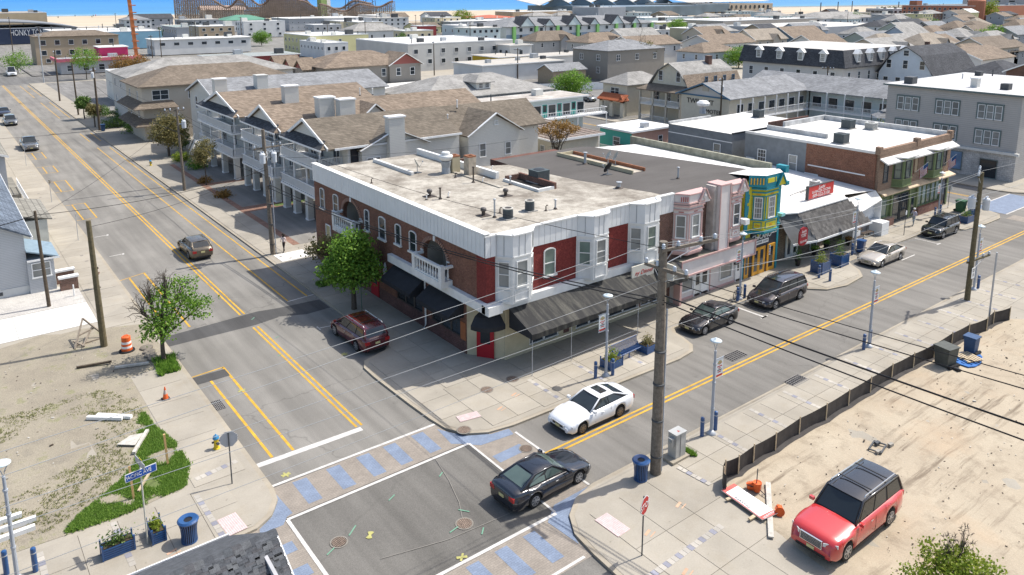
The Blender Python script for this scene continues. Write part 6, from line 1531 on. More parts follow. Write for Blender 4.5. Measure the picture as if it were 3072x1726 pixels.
m=MB();M=Matrix.Translation((5.15,31.0,3.35)) @ Matrix.Rotation(R(8),4,'Z');m.box(-.6,-.06,-.17,.6,-.04,.17,WHITE,M=M);m.box(-.575,-.066,-.145,.575,-.06,.145,mat('street_sign_blue',(.02,.09,.36),.4,.04,3),M=M);m.build('name_plate',pv)
text('PACIFIC AVE',(5.15-.12+.012,31.0-.085,3.35),R(8),.23,WHITE,pv,ext=.002,xs=.8);m=MB();m.box(.36,-.068,-.1,.37,-.066,.12,WHITE,M=M);m.build('divider',pv)
m=MB();M=Matrix.Translation((5.15,31.0,3.75)) @ Matrix.Rotation(R(98),4,'Z');m.box(-.5,-.02,-.14,.5,.0,.14,MATS['sign_back_grey'],M=M);m.box(-.2,-.03,.12,.1,-.02,.2,YELW,M=M);m.build('cross_plate',pv)
# hydrants, cone, drum, litter bins, planters, benches
def hydrant(label,x,y):
    t=thing('fire_hydrant',label,'fire hydrant',(x,y,.12),'fire hydrants');yl=mat('hydrant_yellow',(.62,.45,.02),.5,.08,4);bl=mat('hydrant_blue',(.04,.22,.42),.5,.08,4)
    m=MB();m.lathe((x,y,.12),[(.17,0),(.17,.05),(.12,.07),(.11,.52),(.15,.54)],14,yl);m.build('barrel',t);m=MB();m.lathe((x,y,.12),[(.15,.54),(.16,.58),(.12,.68),(.04,.73),(.03,.78)],14,bl);m.build('bonnet',t);m=MB()
    m.tube((x-.2,y,.5),(x+.2,y,.5),.05,.05,8,DGREY);m.tube((x,y,.45),(x+.05,y-.2,.45),.07,.07,8,DGREY);m.build('nozzle',t)
hydrant('yellow fire hydrant with a blue cap at the left corner',9.45,36.15);hydrant('yellow fire hydrant in the tree shade across the cross street',22.6,107.0)
t=thing('traffic_cone','orange traffic cone with a grey collar on the left pavement','traffic cone',(8.7,42.7,.12));x,y=8.7,42.7
m=MB();m.box(x-.2,y-.2,.13,x+.2,y+.2,.17,BLACK);m.build('base',t);m=MB();m.lathe((x,y,.17),[(.15,0),(.105,.28)],16,ORANGE);m.lathe((x,y,.17),[(.105,.28),(.06,.5)],16,mat('cone_collar',(.45,.38,.34),.6,.1,4));m.lathe((x,y,.17),[(.06,.5),(.025,.68)],16,ORANGE);m.build('body',t)
t=thing('traffic_drum','orange and white striped traffic drum on the dirt lot','traffic drum',(8.3,50.35,.15));x,y=8.3,50.35
m=MB();m.lathe((x,y,.15),[(.46,0),(.46,.07),(.3,.09)],20,RUB);m.build('base',t);m=MB();z=.2
for i,(c,h) in enumerate(((ORANGE,.2),(WHITE,.14),(ORANGE,.14),(WHITE,.14),(ORANGE,.28))): r_=.32-i*.012;m.lathe((x,y,z),[(r_,0),(r_-.008,h)],22,c);z += h
m.lathe((x,y,z),[(.25,0),(.22,.03),(.05,.04)],20,ORANGE);m.build('body',t);m=MB();m.path([(x-.12,y,z),(x-.1,y,z+.12),(x+.1,y,z+.12),(x+.12,y,z)],.02,6,ORANGE);m.build('handle',t)
def bin_(label,x,y):
    t=thing('litter_bin',label,'litter bin',(x,y,.13),'blue slatted litter bins');m=MB();m.lathe((x,y,.13),[(.27,.02),(.27,.86)],18,BLACK);m.build('liner',t);m=MB()
    for i in range(26):
        a=2*math.pi*i/26;c,s=math.cos(a),math.sin(a);P=[(r_,z_) for r_,z_ in ((.31,.04),(.30,.35),(.32,.65),(.39,.92))]
        for p,q in zip(P,P[1:]): m.beam((x+c*p[0],y+s*p[0],.13+p[1]),(x+c*q[0],y+s*q[0],.13+q[1]),.042,.012,BLUE,up=(c,s,0))
    o=m.build('slats',t);o['kind']='stuff';m=MB();m.lathe((x,y,.13),[(.40,.90),(.42,.96),(.36,1.02),(.17,.98),(.16,.90)],26,BLUE);m.lathe((x,y,.13),[(.165,.955),(.02,.958)],16,BLACK);m.build('lid',t,smooth=False);m=MB();m.lathe((x,y,.13),[(.32,0),(.32,.06)],20,BLUE);m.build('foot_ring',t)
bin_('blue slatted litter bin beside the planters at the lower left',6.55,30.15);bin_('blue slatted litter bin beside the big utility pole',24.15,21.75)
def planter(label,x,y,rz,L=1.0,Wd=.5,H=.55,plant=LEAF_Y,ph=.35,seed=1,spiky=False,posts=.12):
    t=thing('planter_box',label,'planter',(x,y,.13),'blue slatted planters',rz=rz);soil=mat('potting_soil',(.06,.045,.03),.95,.2,8)
    m=MB();m.box(-L/2+.05,-Wd/2+.05,.03,L/2-.05,Wd/2-.05,H-.08,BLACK);m.box(-L/2+.05,-Wd/2+.05,H-.08,L/2-.05,Wd/2-.05,H-.06,soil);m.build('liner',t)
    for sx in (-1,1):
        for sy in (-1,1): m=MB();m.box(sx*L/2-.03,sy*Wd/2-.03,0,sx*L/2+.03,sy*Wd/2+.03,H+posts,BLUE);m.build('post',t)
    q1=MB();q1.box(-L/2+.03,-.012,0,L/2-.03,.012,.07,BLUE);a=q1.mesh('slat');q2=MB();q2.box(-.012,-Wd/2+.03,0,.012,Wd/2-.03,.07,BLUE);b=q2.mesh('slat')
    n=int(H/.095)
    for i in range(n):
        for s in (-1,1): inst('slat',a,t,(0,s*Wd/2,.03+i*.095));inst('slat',b,t,(s*L/2,0,.03+i*.095))
    rng=np.random.default_rng(seed);k=420;P=rng.normal(size=(k,3))*np.array([L*.22,Wd*.2,ph*.38])+np.array([0,0,H+ph*.25]);P[:,2]=np.maximum(P[:,2],H-.05)
    o=bpy.data.objects.new('plant',leafmesh('plant',P,.085,plant,rng));COL.objects.link(o);o.parent=t;return t
planter('wide blue planter with a leafy green plant, left of the two lower-left planters',4.1,31.2,R(0),1.15,.5,plant=LEAF_M,ph=.5,seed=2);planter('small blue planter of low moss, right of the two lower-left planters',5.55,31.25,R(90),1.0,.5,plant=LEAF_Y,ph=.18,seed=3)
planter('blue planter at the left end of the blue bench',30.9,30.45,R(5),1.1,.8,.55,LEAF_Y,.6,4);planter('blue planter at the right end of the blue bench',34.1,30.55,R(5),.95,.8,.55,LEAF_B,.5,5)
planter('tall blue planter left of the pair outside the restaurant',55.6,31.7,R(2),1.2,1.0,.95,LEAF_Y,.7,6);planter('tall blue planter right of the pair outside the restaurant',58.4,31.7,R(2),1.2,1.0,.95,LEAF_M,1.3,7);planter('blue planter behind the off-roader, left of the far group',79.8,30.7,0,1.5,.9,.7,LEAF_M,.5,8);planter('blue planter by the far corner, right of the far group',83.6,31.5,R(20),1.2,1.0,.9,LEAF_M,.3,9)
def bench(label,x,y,rz,L,mt,blue=True):
    t=thing('bench',label,'bench',(x,y,.13),'benches along the avenue',rz=rz);n=int(L/.055) if blue else 7
    if blue:
        q=MB();P=[(0,-.28,.42),(0,-.24,.44),(0,.2,.42),(0,.3,.62),(0,.36,.92),(0,.33,.94)]
        for p,r_ in zip(P,P[1:]): q.beam(p,r_,.028,.012,mt,up=(1,0,0))
        a=q.mesh('slat')
        for i in range(n): inst('slat',a,t,(-L/2+.03+(L-.06)*i/(n-1),0,0))
        m=MB();m.path([(-L/2,.34,.93),(L/2,.34,.93)],.022,8,mt);m.path([(-L/2,-.27,.42),(L/2,-.27,.42)],.022,8,mt);m.path([(-L/2,.2,.40),(L/2,.2,.40)],.018,8,mt);m.build('rail',t)
    else:
        q=MB();q.box(-L/2,-.03,0,L/2,.03,.03,mt);a=q.mesh('slat')
        for i in range(5): inst('slat',a,t,(0,-.24+i*.1,.43))
        q=MB();q.box(-.025,-.012,0,.025,.012,.42,mt);b=q.mesh('back_slat')
        for i in range(9): inst('back_slat',b,t,(-L/2+.1+(L-.2)*i/8,.28,.48))
        m=MB();m.box(-L/2,.26,.9,L/2,.3,.96,mt);m.build('rail',t)
    for s in (-.9,0,.9) if blue else (-.95,.95):
        for yy in (-.2,.24): m=MB();m.box(s*L/2-.03,yy-.03,0,s*L/2+.03,yy+.03,.42,mt);m.build('leg',t)
bench('long blue slatted metal bench between two planters',32.5,30.75,R(3),2.6,BLUE);BWOOD=mat('bench_brown',(.10,.075,.06),.7,.2,6)
bench('left of two brown slatted benches by the white restaurant gate',65.3,34.0,R(-8),1.5,BWOOD,False);bench('right of two brown slatted benches by the white restaurant gate',67.4,34.2,R(-5),1.6,BWOOD,False)
def pot(label,x,y,h,lf,seed):
    t=thing('potted_plant',label,'potted plant',(x,y,.13),'potted plants at the restaurant door');m=MB();m.lathe((x,y,.13),[(.16,0),(.24,.5),(.26,.55),(.2,.52)],14,BLACK);m.build('pot',t)
    rng=np.random.default_rng(seed);P=rng.normal(size=(260,3))*np.array([.16,.16,h*.28])+np.array([x,y,.68+h*.45])-np.array([x,y,.13]);o=bpy.data.objects.new('plant',leafmesh('plant',P,.09,lf,rng));COL.objects.link(o);o.parent=t
pot('tall leafy shrub in a black pot at the restaurant\'s left door',55.4,33.6,1.3,LEAF_M,1);pot('black pot left of the restaurant\'s middle door',58.8,34.2,.4,LEAF_G,2);pot('black pot right of the restaurant\'s middle door',61.0,34.4,.4,LEAF_G,3);pot('black pot beneath the hanging flower basket',63.7,33.9,.3,LEAF_O,4)
t=thing('flower_basket','hanging flower basket on a post at the restaurant\'s right end','flower basket',(63.6,33.3,.12));m=MB();m.path([(63.3,33.0,.12),(63.3,33.0,2.5),(63.55,33.1,2.4)],.03,6,DGREY);m.build('post',t);rng=np.random.default_rng(5);o=bpy.data.objects.new('flowers',leafmesh('flowers',rng.normal(size=(200,3))*.18+np.array([.05,-.2,1.85]),.09,leafm('flower_red_green',(.40,.06,.06),(.18,.25,.05)),rng));COL.objects.link(o);o.parent=t
# bicycle
t=thing('bicycle','black bicycle leaning between the bollards outside the pink shop','bicycle',(45.85,32.45,.13),rz=R(15));m=MB()
def ring(m,c,r_,th,mt,n=20):
    for i in range(n):
        a,b=2*math.pi*i/n,2*math.pi*(i+1)/n;m.beam((c[0]+math.cos(a)*r_,c[1],c[2]+math.sin(a)*r_),(c[0]+math.cos(b)*r_,c[1],c[2]+math.sin(b)*r_),th,th,mt,up=(0,1,0))
for x in (-.5,.5):
    m=MB();ring(m,(x,0,.34),.32,.035,RUB)
    for i in range(8): a=i*math.pi/4;m.beam((x,0,.34),(x+math.cos(a)*.31,0,.34+math.sin(a)*.31),.006,.006,STEEL,up=(0,1,0))
    m.build('wheel',t)
m=MB()
for a,b in (((-.5,0,.34),(-.15,0,.85)),((-.15,0,.85),(-.05,0,.32)),((-.05,0,.32),(-.5,0,.34)),((-.12,0,.78),(.34,0,.8)),((-.05,0,.32),(.36,0,.72)),((.33,0,.9),(.5,0,.34))): m.tube(a,b,.018,.018,6,BLACK)
m.build('frame',t);m=MB();m.box(-.28,-.07,.88,-.02,.07,.93,BLACK);m.build('saddle',t);m=MB();m.tube((.3,-.28,.98),(.3,.28,.98),.014,.014,6,BLACK);m.tube((.33,0,.9),(.3,0,.98),.014,.014,6,BLACK);m.build('handlebar',t)
# wheelie bins, cabinet
t=thing('utility_cabinet','silver electrical cabinet with a meter on a concrete base','cabinet',(26.75,21.95,.13));m=MB();m.box(26.1,21.5,.12,27.3,22.3,.25,CURB);m.build('base',t);m=MB();ca=mat('cabinet_silver',(.42,.42,.40),.45,.15,2,metal=.2);m.box(26.45,21.65,.25,27.15,22.15,1.45,ca);m.box(26.42,21.62,1.45,27.18,22.18,1.5,ca);m.build('body',t);m=MB();m.box(26.25,21.75,.9,26.45,22.0,1.3,ca);m.tube((26.2,21.87,1.15),(26.3,21.87,1.15),.08,.08,12,GLASSL);m.build('meter',t);m=MB();m.box(26.75,21.635,.3,26.765,21.65,1.4,DGREY);m.build('door_seam',t)
m=MB();m.face([(26.72,21.8,1.503),(26.9,21.8,1.503),(26.81,21.95,1.503)],mat('warning_red',(.35,.06,.05),.6,.1,2));m.build('warning_mark',t)
BINB=mat('bin_blue_plastic',(.035,.08,.17),.5,.15,4);BING=mat('bin_grey_green',(.075,.08,.07),.6,.2,4)
def wbin(label,x,y,rz,mt,h=1.0,w=.62):
    t=thing('wheelie_bin',label,'bin',(x,y,.2),'plastic bins',rz=rz);m=MB();b,c=w*.42,w*.5
    V=[(-b,-b,0),(b,-b,0),(b,b,0),(-b,b,0),(-c,-c,h),(c,-c,h),(c,c,h),(-c,c,h)];m.add(V,[(3,2,1,0),(4,5,6,7),(0,1,5,4),(1,2,6,5),(2,3,7,6),(3,0,4,7)],mt);m.box(-c-.03,-c-.03,h-.1,c+.03,-c+.02,h-.03,mt);m.build('body',t);m=MB();m.box(-c-.04,-c-.06,h,c+.04,c+.05,h+.07,mt);m.build('lid',t);m=MB();m.tube((-c,c+.06,.1),(c,c+.06,.1),.1,.1,10,RUB);m.build('wheels',t)
wbin('dark blue wheelie bin on the sand beside the pallet',49.7,18.0,R(180),BINB,1.05,.68);wbin('battered grey-green bin by the silt fence',46.8,18.25,R(170),BING,1.15,.95);wbin('dark bin at the kerb beside the beige three-storey house',*(22.78,139.60),0,BINB);wbin('green topped bin by the far corner planters',83.1,32.6,0,mat('bin_green',(.03,.1,.05),.5,.1,3),1.1,.8)
wbin('blue bin behind the lamp post by the brown benches',62.75,32.2,R(10),BLUE,1.0,.6)
# silt fence: cloth between stakes
t=thing('silt_fence','black silt fence with wooden stakes along the sand lot','fence',(40,19.3,.13));SP=[(57.2,18.6),(55.6,19.0),(54.0,18.8),(52.0,19.1),(49.8,19.2),(47.3,19.15),(45.0,19.3),(42.6,19.4),(40.1,19.35),(37.8,19.35),(35.5,19.3),(33.2,19.4),(31.0,19.3),(29.3,19.35),(28.0,19.25),(27.2,19.4),(26.7,19.1),(26.4,18.7)]
CLOTH=mat('silt_cloth',(.05,.045,.042),.8,.25,2.2);sk=MB();sk.box(-.03,-.02,0,.03,.02,1.02,LUMBER);skm=sk.mesh('stake')
for i,(a,b) in enumerate(zip(SP,SP[1:])):
    m=MB();n=4;rr_=random.Random(i)
    for k in range(n):
        u,v=k/n,(k+1)/n;f=lambda w_: (a[0]+(b[0]-a[0])*w_,a[1]+(b[1]-a[1])*w_+.07*math.sin(w_*math.pi));zt=lambda w_: .92-.10*math.sin(w_*math.pi);p,q=f(u),f(v)
        m.face([(p[0],p[1],.12),(q[0],q[1],.12),(q[0],q[1],.1+zt(v)),(p[0],p[1],.1+zt(u))],CLOTH);m.face([(p[0],p[1],.16),(q[0],q[1],.16),(q[0],q[1]-.25,.14),(p[0],p[1]-.25,.14)],CLOTH)
    m.build('cloth',t);inst('stake',skm,t,(a[0],a[1]-.03,.12))
# debris on the sand
t=thing('fallen_sign','fallen white sign board with red edges lying face up on the sand','sign',(26.3,17.6,.3),rz=R(0));m=MB();P=[(-.1,1.2),(.75,1.15),(.55,-1.25),(-.35,-1.1)]
m.prism(P,-.02,.01,WHITE);m.build('board',t);m=MB();m.prism([(-.1,1.2),(.75,1.15),(.73,.95),(-.12,.98)],.012,.016,mat('faded_red',(.55,.12,.10),.6,.2,3));m.prism([(-.33,-.9),(.56,-1.0),(.55,-1.25),(-.35,-1.1)],.012,.016,MATS['faded_red']);m.prism([(-.1,1.2),(-.35,-1.1),(-.30,-1.1),(-.05,1.2)],.013,.017,MATS['faded_red']);m.build('red_edge',t)
text('PARKING',(-.08,.1,.02),0,.2,DGREY,t,rot=(0,0,R(-95)),ext=.001);text('SIDEWALK',(.15,-1.08,.02),0,.16,WHITE,t,rot=(0,0,R(0)),ext=.001)
for lab,a,b,w_ in (('short pale board under the fallen sign, upper',(25.9,18.3),(26.5,18.2),.14),('short pale board under the fallen sign, lower',(25.6,16.9),(26.4,16.9),.14),('long grey plank right of the fallen sign',(28.4,17.9),(25.4,15.7),.22)):
    m=MB();m.beam((a[0],a[1],.25),(b[0],b[1],.23),w_,.06,LUMBERW if 'grey' in lab else LUMBER);solo(m.build('plank'),lab,'plank','loose boards on the ground')
for lab,x,y,z,rot in (('red-orange drum lying behind the fallen sign, left one',27.35,18.3,.32,1),('red-orange bucket standing by the black cable behind the sign',27.55,17.9,.2,0),('red-orange bucket lying at the lower right of the fallen sign',27.2,16.55,.3,1)):
    t=thing('bucket',lab,'bucket',(x,y,z),'orange buckets by the fallen sign',rz=R(25));m=MB();pr=[(.14,0),(.18,.42),(.20,.43),(.17,.42),(.15,.4)]
    m.lathe((0,0,0),pr,16,ORANGE);o=m.build('body',t);m=MB()
    for k in range(6): m.tube((.17*math.cos(k),.17*math.sin(k),.05),(.19*math.cos(k),.19*math.sin(k),.38),.012,.012,5,ORANGE)
    m.build('rib',t)
    if rot: t.rotation_euler=(R(80),0,R(40 if x > 27.3 else -50))
m=MB();m.path([(27.5,17.9,.6),(27.6,17.95,1.25)],.025,6,DGREY);m.path([(27.2,18.2,.5),(27.6,17.8,.3),(27.4,17.0,.2)],.022,6,BLACK);solo(m.build('metal_rod'),'metal rod and bar stuck in the orange buckets','metal rod')
t=thing('pallet','broken wooden pallet lying on a blue tarp','pallet',(48.6,17.7,.3),rz=R(-20));m=MB()
for i in range(6): q=MB();q.box(-.55+i*.2,-.6,.06,-.42+i*.2,.6,.085,LUMBER);q.build('board',t)
for yy in (-.5,0,.5): q=MB();q.box(-.6,yy-.04,0,.6,yy+.04,.06,LUMBER);q.build('bearer',t)
m=MB();TB=mat('tarp_blue',(.03,.14,.40),.5,.15,5);rr_=random.Random(2);pts=[(48.6+math.cos(a*.52)*(1.15+rr_.uniform(-.2,.25)),17.65+math.sin(a*.52)*(.75+rr_.uniform(-.12,.15))) for a in range(12)];m.prism(pts,.2,.26,TB)
for k in range(18): a=rr_.uniform(0,6.28);x,y=48.6+math.cos(a)*rr_.uniform(.6,1.2),17.65+math.sin(a)*rr_.uniform(.4,.8);m.beam((x,y,.27),(x+rr_.uniform(-.3,.3),y+rr_.uniform(-.3,.3),.30),.07,.03,TB)
solo(m.build('blue_tarp'),'crumpled blue tarp under the broken pallet','tarp')
t=thing('timber_square','dark open wooden frame lying on the sand beyond the SUV','frame',(35.1,16.3,.25),rz=R(12));
for a,b in (((-.45,-.28,0),(.45,-.28,0)),((-.45,.28,0),(.45,.28,0)),((-.45,-.28,0),(-.45,.28,0)),((.45,-.28,0),(.45,.28,0))): m=MB();m.beam(a,b,.07,.05,DGREY);m.build('bar',t)
m=MB();m.beam((46.78,17.90)+(.25,),(46.50,17.29)+(.28,),.22,.12,BLACK);solo(m.build('black_block'),'small black slatted object in front of the grey-green bin','debris')
for lab,(x,y) in (('grey stone behind the SUV, left one',(34.72,16.09)),('grey stone behind the SUV, right one',(35.79,16.01)),('dark stone above the two grey stones',(35.41,16.49))):
    m=MB();q=mat('stone_grey',(.3,.28,.24),.9,.2,6) if 'grey' in lab[:4] else DGREY;m.prism([(x-.16,y-.08),(x+.14,y-.1),(x+.17,y+.05),(x-.1,y+.1)],.18,.32,q);solo(m.build('stone'),lab,'stone','stones on the sand lot')
def litter(name,label,x0,y0,x1,y1,n,mts,seed,z,kind='stuff'):
    rr_=random.Random(seed);m=MB()
    for i in range(n):
        x,y=rr_.uniform(x0,x1),rr_.uniform(y0,y1);s=rr_.uniform(.015,.045)*(2 if rr_.random() < .06 else 1);a=rr_.uniform(0,3);M=Matrix.Translation((x,y,z)) @ Matrix.Rotation(a,4,'Z');m.box(-s,-s*.5,0,s,s*.5,s*.5,rr_.choice(mts),M=M)
    o=m.build(name);o['kind']=kind;o['label']=label;o['category']='debris'
DK=mat('dark_clod',(.08,.06,.045),.95,.2,6)
litter('sand_clods','dark clods and twigs scattered over the sand lot',26.5,4,58,18.6,700,[DK,DK,DK,LUMBERW],4,.19);litter('rubble','pale stone chips over the left dirt lot',-4,34.5,7.6,54,260,[MATS['stone_grey'],LUMBERW,DK],5,.16)
for lab,a,b,w_,mt in (('dark timber lying below the tall olive pole',(5.4,49.6,.24),(7.2,49.1,.28),.14,WOODB),('grey timber lying below the traffic drum',(7.2,48.2,.24),(8.95,47.6,.24),.15,LUMBERW),('white beam at the edge of the grass, left of the pair',(4.9,42.95,.26),(6.35,41.75,.26),.2,WHITE),('white beam at the edge of the grass, right of the pair',(5.35,42.9,.26),(6.75,41.6,.26),.2,WHITE),('pale log in the grass beside the plywood',(6.1,38.0,.25),(7.1,39.7,.28),.16,LUMBERW),('thin mossy board behind the street name sign',(5.6,34.7,.25),(6.5,35.9,.45),.1,LUMBER)):
    m=MB();m.beam(a,b,w_,w_*.8,mt);solo(m.build('timber'),lab,'timber','loose boards on the ground')
for i,(a,b) in enumerate((((-.5,36.1),(1.3,36.05)),((-.6,35.4),(1.75,35.4)),((-.5,34.75),(1.65,34.8)))):
    m=MB();m.beam((a[0],a[1],.25),(b[0],b[1],.25),.2,.2,WHITE);solo(m.build('timber'),('top','middle','bottom')[i]+' one of the three white beams stacked at the lower left','timber','white beams at the lower left')
m=MB();m.prism([(5.6,39.3),(6.3,39.75),(6.9,39.6),(6.3,38.7)],.22,.26,LUMBERW);solo(m.build('plywood'),'grey plywood scrap in the grass by the pale log','plywood')
for lab,x,y in (('left of the two square wooden stakes standing in the grass',5.35,34.45),('right of the two square wooden stakes standing in the grass',7.2,36.15)):
    m=MB();m.beam((x,y,.1),(x-.05,y,1.75),.09,.09,mat('new_lumber',(.55,.36,.16),.8,.15,5),up=(1,0,0));solo(m.build('wooden_stake'),lab,'stake','wooden stakes')
for lab,(x,y),r_ in (('highest of the flat iron discs piled by the young tree',(9.35,50.0),.38),('second flat iron disc below the highest by the young tree',(9.35,49.3),.36),('third flat iron disc by the young tree',(9.3,48.75),.36),('lowest of the flat iron discs by the young tree',(9.35,48.2),.33)):
    m=MB();m.lathe((x,y,.17),[(r_,0),(r_,.07),(r_*.8,.09)],18,mat('old_iron_disc',(.17,.15,.12),.85,.25,6));solo(m.build('iron_disc'),lab,'iron disc','iron discs by the young tree')
t=thing('wooden_tripod','weathered timber A-frame leaning behind the olive pole','timber frame',(6.6,53.6,.15));WG=mat('grey_timber',(.25,.21,.165),.9,.2,5)
for a,b in (((5.75,52.6,.15),(6.55,54.2,1.45)),((7.7,53.3,.15),(6.55,54.2,1.45)),((5.95,53.0,.2),(7.6,53.3,.2)),((6.1,53.3,.7),(7.1,53.9,.75)),((6.2,52.6,.2),(7.0,54.0,.8)),((5.75,53.1,.5),(6.3,52.6,.2))): m=MB();m.beam(a,b,.09,.09,WG);m.build('strut',t)
# grass on the left lot: blades, denser towards the pavement
def grass(name,label,pts,n,hmin,hmax,mt,seed,z=.14,w=.03):
    rng=np.random.default_rng(seed);P=np.array(pts);out=[]
    x0,y0=P.min(0);x1,y1=P.max(0);from_=0
    def inside(x,y):
        c=False;j=len(P)-1
        for i in range(len(P)):
            if ((P[i][1] > y) != (P[j][1] > y)) and (x < (P[j][0]-P[i][0])*(y-P[i][1])/(P[j][1]-P[i][1])+P[i][0]): c=not c
            j=i
        return c
    from mathutils import noise as mn
    m=MB();V=[];F=[]
    while len(F) < n:
        x,y=rng.uniform(x0,x1),rng.uniform(y0,y1)
        if not inside(x,y) or mn.noise(Vector((x*.9,y*.9,seed))) < -.12-.2*rng.random(): continue
        for k in range(6):
            a=rng.uniform(0,6.28);h=rng.uniform(hmin,hmax);X,Y=x+rng.normal()*.06,y+rng.normal()*.06;dx,dy=math.cos(a)*w,math.sin(a)*w;lx,ly=rng.normal()*h*.35,rng.normal()*h*.35
            i=len(V);V += [(X-dx,Y-dy,z),(X+dx,Y+dy,z),(X+lx,Y+ly,z+h)];F.append((i,i+1,i+2))
    m.add(V,F,mt);o=m.build(name);o['kind']='stuff';o['label']=label;o['category']='grass'
GRS=leafm('grass_green',(.10,.20,.03),(.24,.36,.07));GRD=leafm('grass_dry',(.20,.21,.09),(.32,.32,.15))
GP=[(7.5,40.2),(7.95,38),(8.0,35.6),(7.4,34.0),(5.0,33.55),(2.4,33.65),(3.2,34.6),(4.2,35.4),(5.2,36.2),(6.0,37.2),(6.3,38.2),(6.6,39.4),(6.9,41.0),(7.4,42.0)]
grass('grass','bright green grass at the corner of the left lot',GP,36000,.05,.14,GRS,1);sheet('grass_patch',[(7.4,40.8),(7.85,38),(7.9,35.7),(7.3,34.2),(5.0,33.75),(3.0,33.8),(4.4,35.1),(5.4,36.0),(6.2,37.2),(6.5,38.2),(6.8,39.6)],.136,mat('grass_soil',(.13,.17,.055),.95,.3,3,fine=.3))
grass('grass','thin patchy grass over the left dirt lot',[(7.4,43.8),(7.3,40),(5,36),(2,34.2),(-1,34.2),(-1,37),(2,38),(4.8,39.3),(5.2,43.3),(3.2,44.6),(1,42.8),(-1,41),(-1,46),(6,46)],9000,.03,.10,GRD,2);grass('grass','tuft of weeds at the foot of the young tree on the left',[(9.1,45.6),(10.2,45.7),(10.4,47.8),(9.4,48.1)],2600,.12,.4,LEAF_G,3,w=.04)
grass('grass','weeds at the foot of the silver cabinet',[(26.9,21.3),(27.6,21.4),(27.6,22.0),(27.3,21.5)],500,.08,.25,LEAF_G,4)

# ------------------------------------------------------------------ utility poles and wires
P1=upole('big weathered utility pole with twin crossarms in the right foreground',25.05,21.65,11.35,.27,WOODP,[(11.0,3.3,172,-1.4),(10.15,2.3,95,-.3)],conduit=True,lean=(.05,.1))
P2=upole('olive utility pole with speed limit sign and grey transformers',58.7,21.9,9.7,.2,WOODG,[(9.6,2.9,20,0),(3.0,3.2,175-180,1.3)],trans=((6.9,.55,-.3),(7.1,-.6,.2)))
m=MB();m.box(58.2,21.6,1.95,58.72,21.62,2.75,WHITE);m.build('speed_plate',P2);text('SPEED\nLIMIT',(58.46,21.59,2.55),0,.14,BLACK,P2,ext=.002);text('15',(58.46,21.59,2.2),0,.34,BLACK,P2,ext=.002)
t=thing('signal_pole','thin grey pole at the end of the silt fence holding the cross rail','pole',(55.7,19.3,.12));m=MB();m.path([(55.7,19.3,.1),(55.7,19.3,5.1)],.06,8,STEEL);m.build('post',t)
upole('olive utility pole standing in the dirt lot at the left',7.3,52.0,8.4,.21,WOODG,[],lean=(-.12,.1));upole('thin brown leaning pole in front of the grey sided house',5.45,61.5,7.3,.13,WOODB,[],lean=(-.2,-.3))
upole('grey utility pole with three transformers beside the walking woman',22.3,62.8,11.0,.21,WOODP,[(9.4,2.6,10,.4)],trans=((8.1,.62,.1),(8.2,-.5,-.3),(8.2,.0,.55)),lean=(-.15,.2),conduit=True)
upole('double grey pole beside the young tree on the cross street',22.45,90.6,9.6,.17,WOODP,[(9.3,2.2,5,-.2)],trans=((7.3,.45,-.2),),lean=(-.1,.2));upole('dark pole with a white transformer near the clipped hedges',22.5,140.9,10.5,.2,WOODB,[(9.9,2.2,60,0)],trans=((8.8,-.3,-.4),))
upole('dark pole beyond the hedges on the cross street',22.6,161.9,9.8,.16,WOODB,[],lean=(-.2,0));upole('tall dark pole with a lamp arm before the far junction',22.8,186.0,10.8,.18,WOODB,[(10.3,1.8,80,0)]);upole('pale pole at the far street corner',25.0,229.0,12.5,.16,STEEL,[(12.0,1.6,20,0)])
FP=[('dark pole at the corner of the white ribbed motel',(98.02,74.40),9.5),('brown pole before the grey three-storey house',(122.76,44.23),10.2),('brown pole by the motel court',(130.57,76.01),9.3),('slim brown pole behind the main roof',(61.44,82.73),8.0),('dark pole in the far motel car park',(113.05,182.64),9.5),('grey pole left of the large green tree',(123.55,158.51),8.5),('tall dark pole among the white far motels',(133.60,297.36),10.5),('tall lamp pole beside the green-striped hotel',(192.02,229.05),11),('tall bare pole behind the pale motels',(222.70,350.65),12),('pole beside the red sign block',(138.91,274.44),12),('pole near the yellow flat motel',(351.31,333.51),9.5),('pole in front of the long brown hotel',(32.55,295.87),12),('pole beside the white long motel',(69.93,298.57),11),('pole left of the long brown hotel',(28.75,344.29),14),('slim pole left of the white motel',(66.62,297.32),8)]
for i,(lab,(x,y),h) in enumerate(FP):
    upole(lab,x,y,h,.16,WOODB,[(h-.4,2.0,20+50*(i % 3),0)] if i != 3 else [],trans=((h-2.2,.4,.2),) if i in (0,2) else (),group='distant utility poles')
A1=(25.1,21.7);T_=lambda k: (25.05+math.cos(R(172))*k,21.65+math.sin(R(172))*k,11.3)
